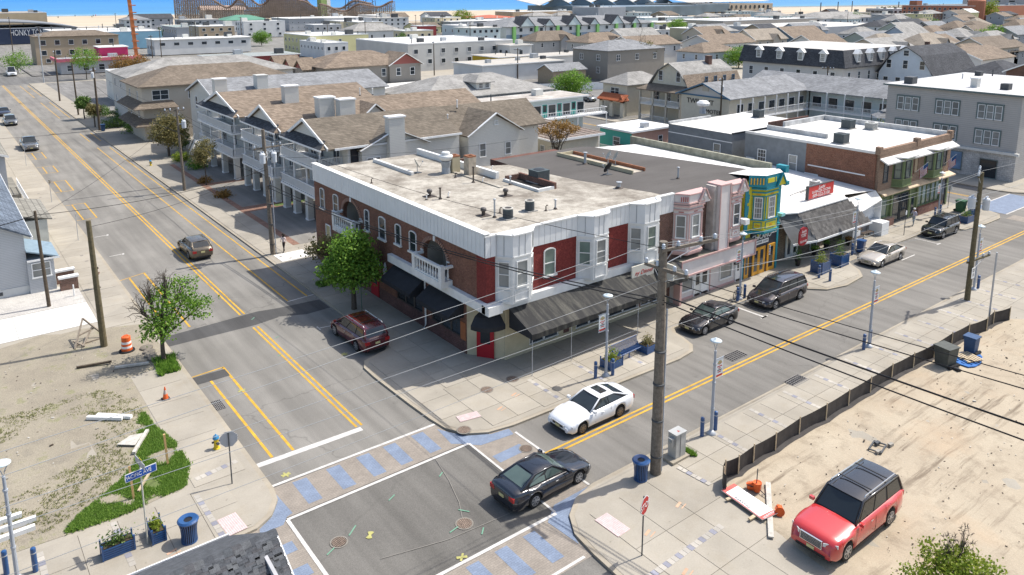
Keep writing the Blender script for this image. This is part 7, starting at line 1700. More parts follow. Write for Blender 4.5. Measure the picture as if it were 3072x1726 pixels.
WL=[((T_(-.1)),(58.0,21.6,9.9),.009,.5,WIREG,'pale wire from the big pole to the right transformer pole'),((T_(1.4)),(57.4,21.4,9.9),.009,.7,WIREG,'second pale wire along the avenue'),((25.1,21.7,9.5),(58.7,21.9,8.3),.013,.8,WIREG,'lower pale cable along the avenue'),
      ((25.1,21.7,7.2),(58.7,21.9,7.3),.010,.4,WIREG,'low thin wire along the avenue'),((T_(3.0)),(-30,21.0,11.3),.009,.5,WIREG,'pale wire running left over the junction'),((T_(1.4)),(-30,19.8,11.1),.009,.7,WIREG,'second pale wire running left over the junction'),((25.1,21.7,9.6),(-30,23.0,9.4),.009,.6,WIREG,'pale wire crossing the corner building and stop line'),((25.1,21.7,8.6),(-30,24.2,8.4),.009,.5,WIREG,'thin wire crossing the crosswalk to the left'),
      ((25.1,21.7,7.7),(-25,22.6,7.2),.008,.4,WIREG,'thin wire above the lower left planters'),
      ((25.0,21.5,8.7),(22.3,62.8,6.3),.03,.9,WIREB,'thick black cable from the big pole to the transformer pole'),((25.0,21.5,8.5),(22.3,62.8,6.0),.03,.8,WIREB,'black cable just below the thick one'),
      ((25.05,21.5,8.9),(29.5,-18,9.2),.036,.5,WIREB,'thick black cable over the red and black SUV'),((25.05,21.5,8.6),(29.0,-18,8.8),.028,.6,WIREB,'second black cable over the red and black SUV'),((25.1,21.5,9.6),(30.5,-18,10.6),.022,.4,WIREB,'thinner black cable above the SUV'),((25.1,21.5,10.0),(33,-14,9.8),.018,.4,WIREB,'thin black wire over the sand lot'),
      ((22.3,62.8,9.4),(22.45,90.6,9.2),.014,.4,WIREB,'wire between the two nearest poles on the cross street'),((22.3,62.8,8.9),(22.45,90.6,8.8),.014,.5,WIREB,'second wire between the two nearest poles on the cross street'),((22.3,62.8,7.0),(22.45,90.6,6.8),.025,.6,WIREB,'cable between the two nearest poles on the cross street'),((22.45,90.6,9.2),(22.5,140.9,10.0),.014,.7,WIREB,'wire on the cross street beyond the double pole'),((22.45,90.6,6.8),(22.5,140.9,7.5),.025,.8,WIREB,'cable on the cross street beyond the double pole'),((22.5,140.9,10),(22.8,186,10.4),.014,.7,WIREB,'wire towards the far junction'),
      ((7.3,52.1,8.0),(22.3,62.8,7.9),.014,.5,WIREB,'wire over the cross street from the olive pole'),((5.3,61.2,7.0),(22.3,62.8,7.6),.02,.5,WIREB,'dark wire over the cross street from the brown pole'),((5.3,61.2,6.8),(22.45,90.6,8.6),.012,.5,WIREB,'thin wire slanting to the double pole'),((5.3,61.2,7.0),(-5,63,6.0),.03,.4,WIREB,'black service cable to the shingled house'),((0,100,7),(22.45,90.6,8.6),.012,.6,WIREB,'thin wire crossing the street to the left house'),((22.3,62.8,10.4),(24.9,21.7,11.1),.014,.8,WIREB,'high wire along the side of the corner building'),
      ((22.3,62.8,8.6),(49.3,61.5,7.4),.012,.5,WIREB,'service wire behind the corner building'),((58.7,21.9,9.8),(101,22,10),.009,.6,WIREG,'pale wire running off right from the transformer pole'),((58.7,21.9,8.0),(101,22,8),.012,.6,WIREG,'low cable running off right'),((58.6,21.9,5.6),(39.8,33.2,3.4),.008,.4,WIREG,'thin drop wire to the long awning')]
for a,b,r_,s,mt,lab in WL: wire(lab,a,b,r_,s,mt)

# ------------------------------------------------------------------ street trees
tree('half-bare young tree with leafless left branches on the left kerb',(9.75,47.35,.12),[(-.1,0,2.3,.85,.8),(.15,-.1,3.1,.8,.7),(1.3,.2,3.3,.95,.6),(2.3,.2,2.9,.75,.5),(.3,.3,4.1,.7,.55),(1.5,.6,4.4,.8,.5)],3600,LEAF_G,.15,1.6,.15,bare=[(-1.0,.2,3.6,.9,.9),(-.5,.2,4.6,.8,.9),(.6,.4,5.0,.7,.7)],seed=3,clump=.24,group='street trees')
tree('large bright green tree against the brick side wall',(22.5,47.7,.12),[(0,.2,3.6,1.25,1.1),(-.9,.7,2.9,1.0,.8),(.8,-.3,2.9,1.0,.9),(.1,.1,4.9,.95,.9),(-.3,-.6,2.4,.9,.7),(.8,.8,4.1,.9,.8),(-.4,.6,4.4,.8,.7),(1.2,.3,3.4,.8,.8)],11000,LEAF_G,.19,1.7,.2,seed=5,clump=.3,group='street trees')
tree('thinner olive tree behind the large green one',(23.2,52.6,.12),[(-.3,.2,3.4,.9,.6),(-.9,.6,2.8,.8,.5),(.4,.3,3.0,.8,.6)],1900,LEAF_B,.17,1.8,.12,seed=6,group='street trees')
grass('grass','weeds around the base of the thinner olive tree',[(22.3,53.0),(23.8,53.0),(23.8,54.2),(22.3,54.2)],900,.08,.25,LEAF_G,6)
tree('young tree with a thin trunk in front of the white balconies',(25.15,91.6,.12),[(-.2,0,3.8,1.0,.9),(.4,.3,4.6,.9,.7),(-.5,-.3,3.0,.7,.5)],3000,LEAF_B,.17,2.0,.07,seed=7,group='street trees')
tree('feathery tree before the beige three-storey house',(26.3,112,.12),[(-.6,0,3.4,1.7,1.6),(.9,.5,3.8,1.6,1.7),(.2,-.8,2.6,1.3,1.2),(0,.4,4.9,1.1,1.0)],7000,LEAF_B,.22,1.5,.14,seed=8,clump=.4,trunks=2,group='street trees')
tree('conical dark evergreen beside the feathery tree',(28.6,115,.12),[(0,0,1.8,1.1,1.4),(0,0,3.4,.8,1.3),(0,0,4.8,.4,.9)],3500,LEAF_M,.18,1.2,.12,seed=9,clump=.22,name='evergreen_tree')
for lab,x,y,r_,h,lf,sd_ in (('low rounded bush under the feathery tree',26.5,107.5,1.0,.8,LEAF_Y,11),('round green bush by the young thin tree',27.0,101.5,1.1,.9,LEAF_G,12),('dry tuft bush by the brick paving',25.0,85.0,.7,.4,LEAF_O,13),('small dry bush beside the young thin tree',25.4,93.0,.5,.4,LEAF_O,14),('dark clipped hedge mass, nearest of three by the car park',25.0,143,1.9,1.0,LEAF_M,15),('dark clipped hedge mass, middle of three by the car park',28.5,152,2.4,1.3,LEAF_M,16),('dark clipped hedge mass, farthest of three by the car park',25.5,158,2.0,1.2,LEAF_M,17),('hedge by the white house corner',27.5,136,2.2,.9,LEAF_G,18)):
    tree(lab,(x,y,.12),[(0,0,h*.7,r_,h*.8),(.4*r_,.3*r_,h*.6,r_*.7,h*.7),(-.5*r_,-.2*r_,h*.6,r_*.7,h*.6)],int(1300*r_),lf,.17,.2,.05,seed=sd_,name='bush',clump=.25,twigs=2,group='bushes along the cross street')
for lab,(x,y),s,lf,sd_,tr in (('slim street tree near the clipped hedges',(22.5,140.9+4),.9,LEAF_B,21,2.2),('green street tree by the pole beyond the hedges',(22.7,156),1.0,LEAF_M,22,2.0),('round bright tree in front of the pink diner',(35,230.7),2.6,LEAF_G,23,3.2),('bright bush at the far left edge',(14.5,262),3.2,LEAF_G,24,1.2),('bright bush behind the red sign at the far left',(22.5,262),2.6,LEAF_G,25,1.0),('russet shrub beside the pink diner',(45,238),2.2,LEAF_O,26,1.0),('second russet shrub beside the pink diner',(50,240),2.2,LEAF_O,27,1.0)):
    tree(lab,(x,y,.12),[(0,0,tr+s,s*1.1,s),(s*.6,.3,tr+s*.9,s*.8,s*.7),(-s*.5,-.3,tr+s*.7,s*.8,s*.7)],2200,lf,.3,tr,.12,seed=sd_,clump=s*.25,group='trees near the far junction')
LRG=[('big green tree beside the teal motel',(109.65,122.25),3.9,LEAF_G,31),('tall russet half-leafed tree behind the tiled porch house',(157.85,148.10),5.5,LEAF_B,32),('round tree behind the sand-coloured gambrel house',(198.02,144.60),4.2,LEAF_G,33),('dense round tree in front of the mansard hotel',(194.37,109.03),4.6,LEAF_M,34),('bright green tree between motel and white roof',(107,53),2.7,LEAF_Y,35),('small bright tree at the corner of the grey three-storey house',(104.5,49),2.2,LEAF_G,36),('green tree among the far motels',(340.54,290.74),5.5,LEAF_G,37),('tree on the green hotel\'s right',(266.32,285.60),5,LEAF_G,38),('big tree right of the beige far houses',(347.30,132.58),6,LEAF_G,39),('tree before the white blue-roofed inn',(542.22,298.50),6,LEAF_G,40),('yellow-green tree before the brick hotel',(746.94,291.88),12,LEAF_Y,41),('pale tree behind the white blocks',(303.32,452.75),8,LEAF_Y,42),('low bush by the grey two-storey house',(149.06,152.63),2.0,LEAF_G,43),('palm-like bush in front of the yellow arched motel',(121.86,341.26),4,LEAF_G,44)]
for lab,(x,y),s,lf,sd_ in LRG:
    tree(lab,(x,y,.1),[(0,0,s*.95,s*.8,s*.6),(s*.55,-.2*s,s*.8,s*.6,s*.5),(-s*.5,.2*s,s*.8,s*.6,s*.5),(0,-s*.3,s*1.25,s*.5,s*.45),(s*.1,.3*s,s*.55,s*.7,s*.4)],6000 if s < 5.6 else 3500,lf,s*.075,s*.4,.2,seed=sd_,clump=s*.12,bare=[(0,0,s*1.7,s*.6,s*.8),(s*.4,0,s*1.4,s*.5,s*.6)] if sd_ == 32 else (),group='trees among the buildings')
tree('sparse autumn tree with orange crown behind the main roof',(55.0,63.5,.1),[(-.9,.3,7.3,1.1,.4),(.4,0,7.9,1.2,.45),(1.6,-.4,7.3,1.1,.4),(-.2,-.3,6.7,.8,.3)],2200,LEAF_O,.17,3.6,.14,seed=51,bare=[(-.6,0,6.4,1.0,1.0),(.7,0,6.6,1.1,1.0),(0,0,5.4,.8,.8)],clump=.22)
tree('yellow-green sapling clump at the bottom right edge',(27.3,9.8,.2),[(0,0,1.1,.8,.7),(.9,-.2,1.2,.8,.6),(-.9,.5,.9,.7,.6),(.3,.5,1.6,.5,.5),(1.4,-.7,1.0,.7,.5)],5200,LEAF_Y,.11,.5,.05,seed=52,name='shrub',bare=[(1.3,0,1.9,.4,.9),(.6,.3,2.0,.3,.8)],clump=.2)
for k,(x,y) in enumerate(((101.5,60.5),(103.5,52.3),(106,53.5))):
    t=thing('palm_plant',('left','middle','right')[k]+' of the three spiky palms in the motel court','palm',(x,y,.13),'palms in the motel court');m=MB();m.path([(x,y,.1),(x,y,2.4)],.12,8,WOODB);m.build('trunk',t);m=MB()
    for i in range(16):
        a=i*2.4;c,s=math.cos(a),math.sin(a);m.face([(x,y,2.4),(x+c*.9-s*.18,y+s*.9+c*.18,3.0),(x+c*1.7,y+s*1.7,2.3),(x+c*.9+s*.18,y+s*.9-c*.18,2.95)],LEAF_G)
    m.build('fronds',t)
# ------------------------------------------------------------------ people
SK=mat('skin',(.42,.26,.18),.6,.03,3);DH=mat('dark_hair',(.02,.014,.01),.7,.1,4);PKS=mat('pale_pink_cloth',(.62,.52,.50),.8,.05,4);DKP=mat('dark_trousers',(.03,.022,.022),.8,.1,4);BKT=mat('black_top',(.03,.028,.03),.8,.1,4);LAV=mat('lavender_shirt',(.50,.48,.56),.8,.05,4);GJ=mat('grey_blue_jeans',(.30,.34,.37),.8,.05,4);CAPW=mat('white_cap',(.7,.68,.66),.7,.05,4)
def J(stride=.2,armL=(0,.28,.85),armR=(0,-.28,.85),elL=(.0,.27,1.1),elR=(0,-.27,1.1),sc=1.0):
    d=dict(pelvis=(0,0,.92),chest=(.02,0,1.25),neck=(.02,0,1.47),head=(.05,0,1.6),shL=(.0,.17,1.38),shR=(.0,-.17,1.38),elL=elL,elR=elR,haL=armL,haR=armR,hiL=(0,.09,.86),hiR=(0,-.09,.86),knL=(stride*.6,.09,.5),knR=(-stride*.3,-.09,.48),anL=(stride,.09,.08),anR=(-stride,-.09,.1),toL=(stride+.14,.09,.04),toR=(-stride+.13,-.09,.05))
    return {k: tuple(c*sc for c in v) for k,v in d.items()}
person('long-haired woman in a pale top and dark trousers walking by the transformer pole',(23.25,62.7,.12),R(200),J(.12,(.12,.3,.9),(.1,-.3,.9),(-.03,.27,1.12),(0,-.3,1.12),1.0),SK,PKS,DKP,DH,True)
person('dark-haired person in black standing behind the olive pole',(8.9,63.2,.12),R(-20),J(.03,(.2,.05,1.28),(.22,-.06,1.25),(.05,.24,1.1),(.05,-.24,1.1),1.0),SK,BKT,DKP,DH,True)
person('person in a lavender shirt and white cap walking past the green shopfront',(74.3,33.2,.12),R(170),J(.16,(.2,.24,1.0),(.25,-.2,1.05),(.0,.26,1.12),(.03,-.26,1.12),1.05),SK,LAV,GJ,CAPW)

# ------------------------------------------------------------------ foreground shingled roof and the grey-sided house
FSH=[mat('roof_tab_%d' % i,c,.95,.25,6,fine=.35) for i,c in enumerate(((.085,.092,.10),(.10,.106,.115),(.075,.08,.088),(.115,.12,.125),(.09,.09,.095)))]
fr=thing('foreground_building','building in the foreground seen only by its charcoal shingle roof and ridge','building',(3,18,0),'shingled roofs');XE=6.75;YR,ZR=20.25,6.5;YE,ZE=22.25,5.5
m=MB();m.box(-9,13,.1,6.3,21.9,5.4,mat('grey_siding_plain',(.4,.4,.4),.7,.1,2));m.ext([(6.3,13,5.4),(6.3,21.9,5.4),(6.3,20.25,6.35)],(-.1,0,0),MATS['grey_siding_plain']);m.build('walls',fr)
m=MB();m.slab([(-9,YR,ZR),(XE-.0,YR,ZR),(5.95,YE,ZE),(-9,YE,ZE)],.1,FSH[1]);m.slab([(-9,YR,ZR-.02),(-9,14,ZR-3.1),(XE-.05,14,ZR-3.1),(XE-.05,YR,ZR-.02)],.1,FSH[2]);o=m.build('roof_deck',fr);fixn(o)
m=MB();m.beam((-9,YE+.02,ZE-.03),(5.97,YE+.02,ZE-.03),.05,.16,WHITE);m.beam((XE+.0,14,ZR-3.15),(XE,YR,ZR-.06),.05,.14,WHITE);m.build('fascia',fr)
sl_=Vector((0,-6.25,-3.1)).normalized();tilt=math.atan2(3.1,6.25);tm={}
for j in range(34):
    for i in range(0,34):
        w_=.24+.12*((i*7+j*13) % 5)/5;x=XE-.05-(i+1)*.30+(.15 if j % 2 else 0);x=min(x,XE-.3)
        if x < -2.4 or (j > 14 and x < 2.0): continue
        k=(i*31+j*17) % 5
        if k not in tm:
            q=MB();q.box(0,-.20,0,.288,.02,.012+.006*(k % 2),FSH[k]);tm[k]=q.mesh('shingle')
        o=inst('shingle',tm[k],fr,(x,YR-.12-j*.145*math.cos(tilt),ZR-.045-j*.145*math.sin(tilt)-.0+.022),0);o.rotation_euler=(tilt,0,0)
for i in range(38):
    x1=XE+.03-i*.26;m=MB();e=.004*(i % 2)
    m.face([(x1-.30,YR,ZR+.045+e),(x1,YR,ZR+.05+e),(x1,YR-.19,ZR-.035+e),(x1-.30,YR-.19,ZR-.04+e)],FSH[i % 5]);m.face([(x1,YR,ZR+.05+e),(x1-.30,YR,ZR+.045+e),(x1-.30,YR+.19,ZR-.04+e),(x1,YR+.19,ZR-.035+e)],FSH[i % 5]);m.build('ridge_shingle',fr)
bl=sidingm('grey_vinyl_siding',(.47,.49,.51),.125,.68);BSH=shinglem('blue_grey_shingle',(.12,.145,.18),.35,.32,.16);GSH=shinglem('grey_tan_shingle',(.23,.22,.19),.2)
hs_=thing('house','grey sided house with blue shingle roof at the left picture edge','house',(3.5,68,0),'houses');m=MB();m.box(-6,65.3,.1,4.7,80,4.6,bl);m.box(4.7,65.0,.1,6.4,68.5,2.7,bl);m.box(-6,65.25,.1,6.45,65.3,.75,mat('block_foundation',(.55,.56,.55),.85,.08,2));m.ext([(-6,65.3,4.6),(4.7,65.3,4.6),(-.6,65.3,7.6)],(0,.1,0),bl);m.build('walls',hs_)
m=MB();m.slab([(5.2,64.9,4.55),(5.2,91,4.55),(-.6,91,7.9),(-.6,64.9,7.9)],.14,BSH);m.slab([(-.6,64.9,7.9),(-.6,91,7.9),(-6.4,91,4.55),(-6.4,64.9,4.55)],.14,BSH);m.slab([(4.7,64.8,3.5),(6.75,64.8,2.75),(6.75,68.9,2.75),(4.7,68.9,3.5)],.1,mat('blue_panel_roof',(.20,.27,.32),.7,.12,3));m.slab([(5.2,75.5,3.6),(7.7,75.5,3.0),(7.7,83.5,3.0),(5.2,83.5,3.6)],.1,GSH);o=m.build('roof',hs_)
m=MB();m.box(5.1,64.87,4.3,5.25,91,4.5,WHITE);m.box(4.7,64.78,2.6,6.8,64.84,2.74,WHITE);m.box(5.2,75.6,.1,7.3,83,3.0,mat('porch_grey',(.5,.52,.48),.8,.1,2));m.build('trim',hs_)  # porch body is a block in one even pale grey
win(hs_,5.55,65.0,1.3,AS,1.25,1.15,gm=GLASSL);win(hs_,.9,65.3,3.2,AS,1.1,1.3);m=MB();m.box(2.4,65.2,.35,3.0,65.24,.6,DGREY);m.build('vent',hs_)
for k,(y0,y1) in enumerate(((64.2,65.0),(66.0,66.7))):
    t=thing('brick_wall',('nearer' if k == 0 else 'farther')+' of two low brick stoop walls with white caps','wall',(7,y0,.12),'brick stoop walls');q=brickm('stoop_brick',(.22,.10,.07),(.16,.075,.055),(.28,.24,.2),.22,.08);m=MB();m.box(6.55,y0,.12,7.75,y0+.35,1.05,q);m.build('bricks',t);m=MB();m.box(6.48,y0-.06,1.05,7.82,y0+.41,1.2,WHITE);m.build('cap',t)
t=thing('porch','white porch railing glimpsed at the far left edge','porch',(7,95,.1));m=MB();m.box(5.0,96,.1,7.2,106,1.0,GSH);m.build('floor',t);m=MB();m.beam((7.2,88,2.0),(7.2,100,2.0),.06,.08,WHITE);m.beam((7.2,88,1.2),(7.2,100,1.2),.06,.08,WHITE);m.build('handrail',t)
q=MB();q.box(-.03,-.03,1.2,.03,.03,2.0,WHITE);a=q.mesh('baluster')
for i in range(20): inst('baluster',a,t,(7.2,88.2+i*.6,0))
bldg('long left-edge house with grey roof',-8,6.2,97,125,5.2,bl,GSH,'gy',2.6,Wn=(),group='houses')
t=thing('sheet_stack','stub of a white post in the gravel yard','post',(7.2,62.6,.1));m=MB();m.tube((7.2,62.6,.1),(7.2,62.6,1.0),.05,.05,8,WHITE);m.build('post',t)
# ------------------------------------------------------------------ white balcony condominiums along the cross street
VS=sidingm('white_vinyl_siding',(.66,.65,.60),.16,.80,var=.03);VSG=sidingm('pale_grey_siding',(.56,.55,.53),.16,.82,var=.04);TAUPE=sidingm('taupe_siding',(.27,.25,.22),.16,.86,var=.04);BEIG=sidingm('beige_siding',(.52,.47,.39),.18,.88,var=.05)
SH_DB=shinglem('dark_brown_shingle',(.165,.14,.11),.2);SH_TN=shinglem('tan_shingle',(.225,.178,.135),.25);SH_GR=shinglem('grey_shingle',(.24,.245,.25),.2);SH_DG=shinglem('charcoal_shingle',(.075,.078,.085),.3);SH_LG=shinglem('weathered_light_grey_shingle',(.30,.29,.27),.15,blot=.25);SH_BR=shinglem('brown_shingle',(.19,.155,.12),.2)
def railing(par,pts,z,h=1.0,step=.14):
    m=MB()
    for a,b in zip(pts,pts[1:]): m.beam((a[0],a[1],z+h),(b[0],b[1],z+h),.09,.07,WHITE);m.beam((a[0],a[1],z+.1),(b[0],b[1],z+.1),.06,.06,WHITE)
    m.build('handrail',par);m=MB()
    for a,b in zip(pts,pts[1:]):
        L=math.hypot(b[0]-a[0],b[1]-a[1]);n=max(2,int(L/step))
        for i in range(n+1): x,y=a[0]+(b[0]-a[0])*i/n,a[1]+(b[1]-a[1])*i/n;m.box(x-.022,y-.022,z+.1,x+.022,y+.022,z+h,WHITE)
    o=m.build('balusters',par);o['kind']='stuff'
def condo(label,y0,y1,rfm,x1,wing=True,left=False):
    t=thing('condominium',label,'condominium',(29,y0,.12),'white condominiums with balconies');yc=(y0+y1)/2;ym0,ym1=y0-1.0,y1-1.2
    m=MB();m.box(31.3,ym0,2.6,x1,ym1,8.0,VS);m.box(33.5,ym0+1.5,.1,x1,ym1-.5,2.6,VSG);m.build('walls',t)
    for z in (2.75,5.6):
        m=MB();m.box(28.6,y0,z,31.35,y1,z+.22,WHITE);m.build('deck',t);railing(t,[(31.3,y0+.06),(28.66,y0+.06),(28.66,y1-.06),(31.3,y1-.06)],z+.22,.95)
    for y in (y0+.3,y0+(y1-y0)*.35,y0+(y1-y0)*.68,y1-.3):
        m=MB();m.box(28.75,y-.32,.12,29.35,y+.32,2.75,VS);m.box(28.72,y-.35,.12,29.38,y+.35,.3,WHITE);m.build('pillar',t)
        m=MB();m.tube((28.95,y,2.95),(28.95,y,5.6),.11,.10,8,WHITE);m.build('column',t)
    for y in (y0+.35,y1-3): m=MB();m.tube((29.1,y,5.8),(29.1,y,8.0),.12,.10,8,WHITE);m.build('column',t)
    for z in (2.97,5.82):
        for k,y in enumerate((y0+1.4,yc+.3,y1-2.6)): win(t,31.3,y,z+.1,AW,1.5,2.05,style='pic2',gm=GLASS);
    # roofs: ridge toward the street with a boarded gablet and a dark skirt roof
    m=MB();H,Z,ya,yb=7.95,10.15,ym0-.5,y1-.6;yr=(ya+yb)/2
    m.slab([(29.2,ya,H),(x1,ya,H),(x1,yr,Z),(28.95,yr,Z)],.15,rfm);m.slab([(29.2,yb,H),(28.95,yr,Z),(x1,yr,Z),(x1,yb,H)],.15,rfm)
    m.build('roof',t)
    m=MB();m.face([(29.32,ya+.4,H+.1),(29.32,yb-.4,H+.1),(29.32,yr,Z-.2)][::-1],VS);m.build('gable',t)
    m=MB();m.slab([(28.45,ya+.2,7.95),(29.34,ya+.9,8.6),(29.34,yb-.9,8.6),(28.45,yb-.2,7.95)],.1,SH_DG);m.slab([(28.45,ya+.2,7.95),(29.9,ya+.1,7.97),(29.9,ya+.95,8.3),(29.34,ya+.9,8.6)],.1,rfm);m.build('skirt_roof',t)
    m=MB()
    for a,b in (((29.1,ya,H-.05),(28.9,yr,Z)),((29.1,yb,H-.05),(28.9,yr,Z))): m.beam(a,b,.1,.28,WHITE)
    m.beam((28.45,ya+.1,7.82),(28.45,yb-.1,7.82),.1,.16,WHITE);m.beam((29.8,ya-.02,7.86),(x1,ya-.02,7.86),.1,.2,WHITE);m.build('fascia',t)
    return t
def sgable(t,xa,xb,yw,depth,H,Z,rfm,ov=.35,z0=.1):
    xm=(xa+xb)/2;m=MB();m.box(xa,yw,z0,xb,yw+depth,H,VS);m.ext([(xa,yw,H),(xb,yw,H),(xm,yw,Z-.25)],(0,.1,0),VS);m.build('walls',t)
    m=MB();m.slab([(xa-ov,yw-ov,H-.1),(xm,yw-ov,Z),(xm,yw+depth,Z),(xa-ov,yw+depth,H-.1)],.14,rfm);m.slab([(xb+ov,yw-ov,H-.1),(xb+ov,yw+depth,H-.1),(xm,yw+depth,Z),(xm,yw-ov,Z)],.14,rfm);m.build('roof',t)
    m=MB();m.beam((xa-ov,yw-ov-.03,H-.15),(xm,yw-ov-.03,Z-.04),.08,.24,WHITE,up=(0,1,0));m.beam((xb+ov,yw-ov-.03,H-.15),(xm,yw-ov-.03,Z-.04),.08,.24,WHITE,up=(0,1,0));m.build('bargeboard',t)
def wchim(t,x,y,w,d,z0,z1):
    m=MB();m.box(x-w/2,y-d/2,z0,x+w/2,y+d/2,z1,VS);m.build('chimney',t);m=MB();m.box(x-w/2-.1,y-d/2-.1,z1,x+w/2+.1,y+d/2+.1,z1+.16,WHITE);m.build('chimney_cap',t)
cA=condo('nearest white condominium, dark brown roof, behind the corner building',67.4,76.9,SH_DB,44)
sgable(cA,32.6,39.7,66.0,5,7.6,9.2,SH_DB);wchim(cA,36.1,65.75,1.7,.9,.1,10.35);sgable(cA,44.9,51.7,66.0,5.5,7.6,9.7,SH_DB)
m=MB();m.box(39.7,68.0,.1,56,76,7.6,VS);m.build('walls',cA);m=MB();m.slab([(39,67.6,7.5),(57,67.6,7.5),(57,71.5,10.0),(39,71.5,10.0)],.14,SH_DB);m.slab([(39,76,7.5),(39,71.5,10.0),(57,71.5,10.0),(57,76,7.5)],.14,SH_DB);m.build('roof',cA)
winrow(cA,'S',66.0,32.7,34.9,5.3,1,1.5,1.35,style='dh2g',gm=GLASSL);winrow(cA,'S',66.0,37.2,39.6,5.0,1,1.5,1.35,style='dh2g',gm=GLASSL);winrow(cA,'S',66.0,46.0,47.4,5.0,1,.85,1.5,gm=GLASSL);winrow(cA,'S',66.0,49.4,50.8,4.9,1,.8,1.4,gm=GLASSL);winrow(cA,'S',66.0,48.1,48.9,8.3,1,.5,.5,style='pic',gm=VS)
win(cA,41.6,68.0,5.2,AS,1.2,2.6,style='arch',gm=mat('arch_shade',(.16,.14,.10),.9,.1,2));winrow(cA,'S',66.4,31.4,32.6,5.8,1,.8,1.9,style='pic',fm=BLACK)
cB=condo('middle white condominium with a tan roof and two siding chimneys',79.0,88.9,SH_TN,56);wchim(cB,35.0,79.5,1.8,1.3,7,10.9);wchim(cB,36.8,78.1,1.8,1.2,7,10.7);sgable(cB,38.2,43.0,78.6,6,7.8,9.9,SH_TN)
cC=condo('farthest white condominium with a tan roof and a staircase',92.0,106.0,SH_TN,48);wchim(cC,36.5,93.2,1.8,1.2,7,10.8);wchim(cC,31.5,105,1.6,1.2,7,11.0)
m=MB();
for s in (0,1.1): m.beam((28.2+s,110.0,.3),(28.2+s,106.3,3.0),.08,.25,WHITE);m.beam((28.2+s,110.0,1.2),(28.2+s,106.3,3.9),.06,.08,WHITE)
for i in range(14): m.box(28.2,106.4+i*.26,2.8-i*.19,29.3,106.7+i*.26,2.86-i*.19,WHITE)
m.build('staircase',cC)
for lab,x,y,z,h in [('white vent pipe on the tan roof, left',43.5,88,9.6,.9),('white vent pipe on the tan roof, right',45,87.5,9.6,.8),('white vent pipe on the dark brown roof',46.5,70.5,9.7,.9),('small white vent on the dark brown roof',44.6,69.5,8.7,.6)]: pipe(lab,x,y,h,.06,z,WHITE)
# ------------------------------------------------------------------ named buildings of the middle distance
bD=bldg('beige three-storey house with two brown skirt roofs',26.2,50,125.7,136.8,8.5,BEIG,SH_BR,'hip',2.5,.7,Wn=[(2,6.3,.7,1.2),(2,3.5,.7,1.1)],Sn=[(1,3.4,.8,1.2)],wk=dict(gm=GLASS),group='houses along the cross street')
winrow(bD,'S',125.7,27.0,30.6,6.3,1,2.4,1.5,style='dh2',gm=GLASS);winrow(bD,'S',125.7,32.6,34.2,6.2,1,1.1,1.6);winrow(bD,'S',125.7,36,38.2,6.2,1,1.6,1.7,style='dh2')
m=MB()
for z in (2.6,5.2): m.slab([(24.7,124.3,z),(31.0,124.3,z),(30.4,125.72,z+.95),(26.18,125.72,z+.95)],.12,SH_BR);m.slab([(24.7,124.3,z),(26.18,125.72,z+.95),(26.18,136,z+.95),(24.7,136.8,z)],.12,SH_BR)
m.build('skirt_roof',bD)
bldg('white three-storey house with balconies beyond the beige one',27.6,56,141,155,8.5,VSG,SH_LG,'hip',2.5,.6,Wn=[(3,6.2,.7,1.3),(3,3.4,.7,1.2)],group='houses along the cross street')
bE_=bldg('low white flat box beside the far car park',31.9,46,170,186,6,OFFW,ROOFW,Wn=[(2,3,.7,1)],group='houses along the cross street')
bldg('grey-roofed wing with a white chimney behind the tan roofs',32,58,108.5,121.5,8,VS,SH_GR,'gx',2.2,.5,Wn=[(2,5.6,1.0,1.8)],group='houses along the cross street',chim=[(39,110.5,1.6,2.6,VS)])
gh=bldg('taupe townhouse with brick-red gables and long tan roof',63,83.5,142,156,8.0,TAUPE,SH_TN,'hip',2.6,.5,Sn=[(4,5.6,1.0,1.6)],group='houses behind the condominiums')
RG=sidingm('red_gable_siding',(.30,.10,.085),.2,.85)
for x0,x1,yw in ((76.8,84.2,141.4),):
    m=MB();m.box(x0,yw,.1,x1,yw+4,7.95,TAUPE);m.ext([(x0,yw,7.95),(x1,yw,7.95),((x0+x1)/2,yw,10.0)],(0,.1,0),RG);m.build('walls',gh);xm=(x0+x1)/2;m=MB();m.slab([(x0-.5,yw-.5,7.8),(xm,yw-.5,10.3),(xm,yw+7,10.3),(x0-.5,yw+7,7.8)],.15,SH_TN);m.slab([(x1+.5,yw-.5,7.8),(x1+.5,yw+7,7.8),(xm,yw+7,10.3),(xm,yw-.5,10.3)],.15,SH_TN);m.build('roof',gh)
    m=MB();m.beam((x0-.5,yw-.55,7.7),(xm,yw-.55,10.2),.1,.3,WHITE,up=(0,1,0));m.beam((x1+.5,yw-.55,7.7),(xm,yw-.55,10.2),.1,.3,WHITE,up=(0,1,0));m.build('bargeboard',gh);winrow(gh,'S',yw,x0+.4,x1-.4,5.6,2,1.1,1.6)
for y in (149,155,163):
    m=MB();m.box(60.5,y-2,.1,63,y+2,7.6,TAUPE);m.ext([(60.5,y-2,7.6),(60.5,y+2,7.6),(60.5,y,9.0)],(.1,0,0),RG);m.build('walls',gh);m=MB()
    for s in (-1,1): m.slab([(60.1,y+s*2.4,7.4),(66,y+s*2.4,7.4),(66,y,9.2),(60.1,y,9.2)],.14,SH_TN);
    m.build('roof',gh)
bldg('long low building with a bright white roof before the grey hip roof',66,84,124,140,4.0,OFFW,ROOFW,'slab',group='houses behind the condominiums')
hp=bldg('building with a broad grey hip roof and one dormer',60.2,85,100,114.5,6.4,VSG,SH_LG,'hip',2.7,.6,group='houses behind the condominiums')
m=MB();m.box(70.8,101.6,6.9,73.6,105,8.25,OFFW);m.build('dormer',hp);m=MB();xm=72.2
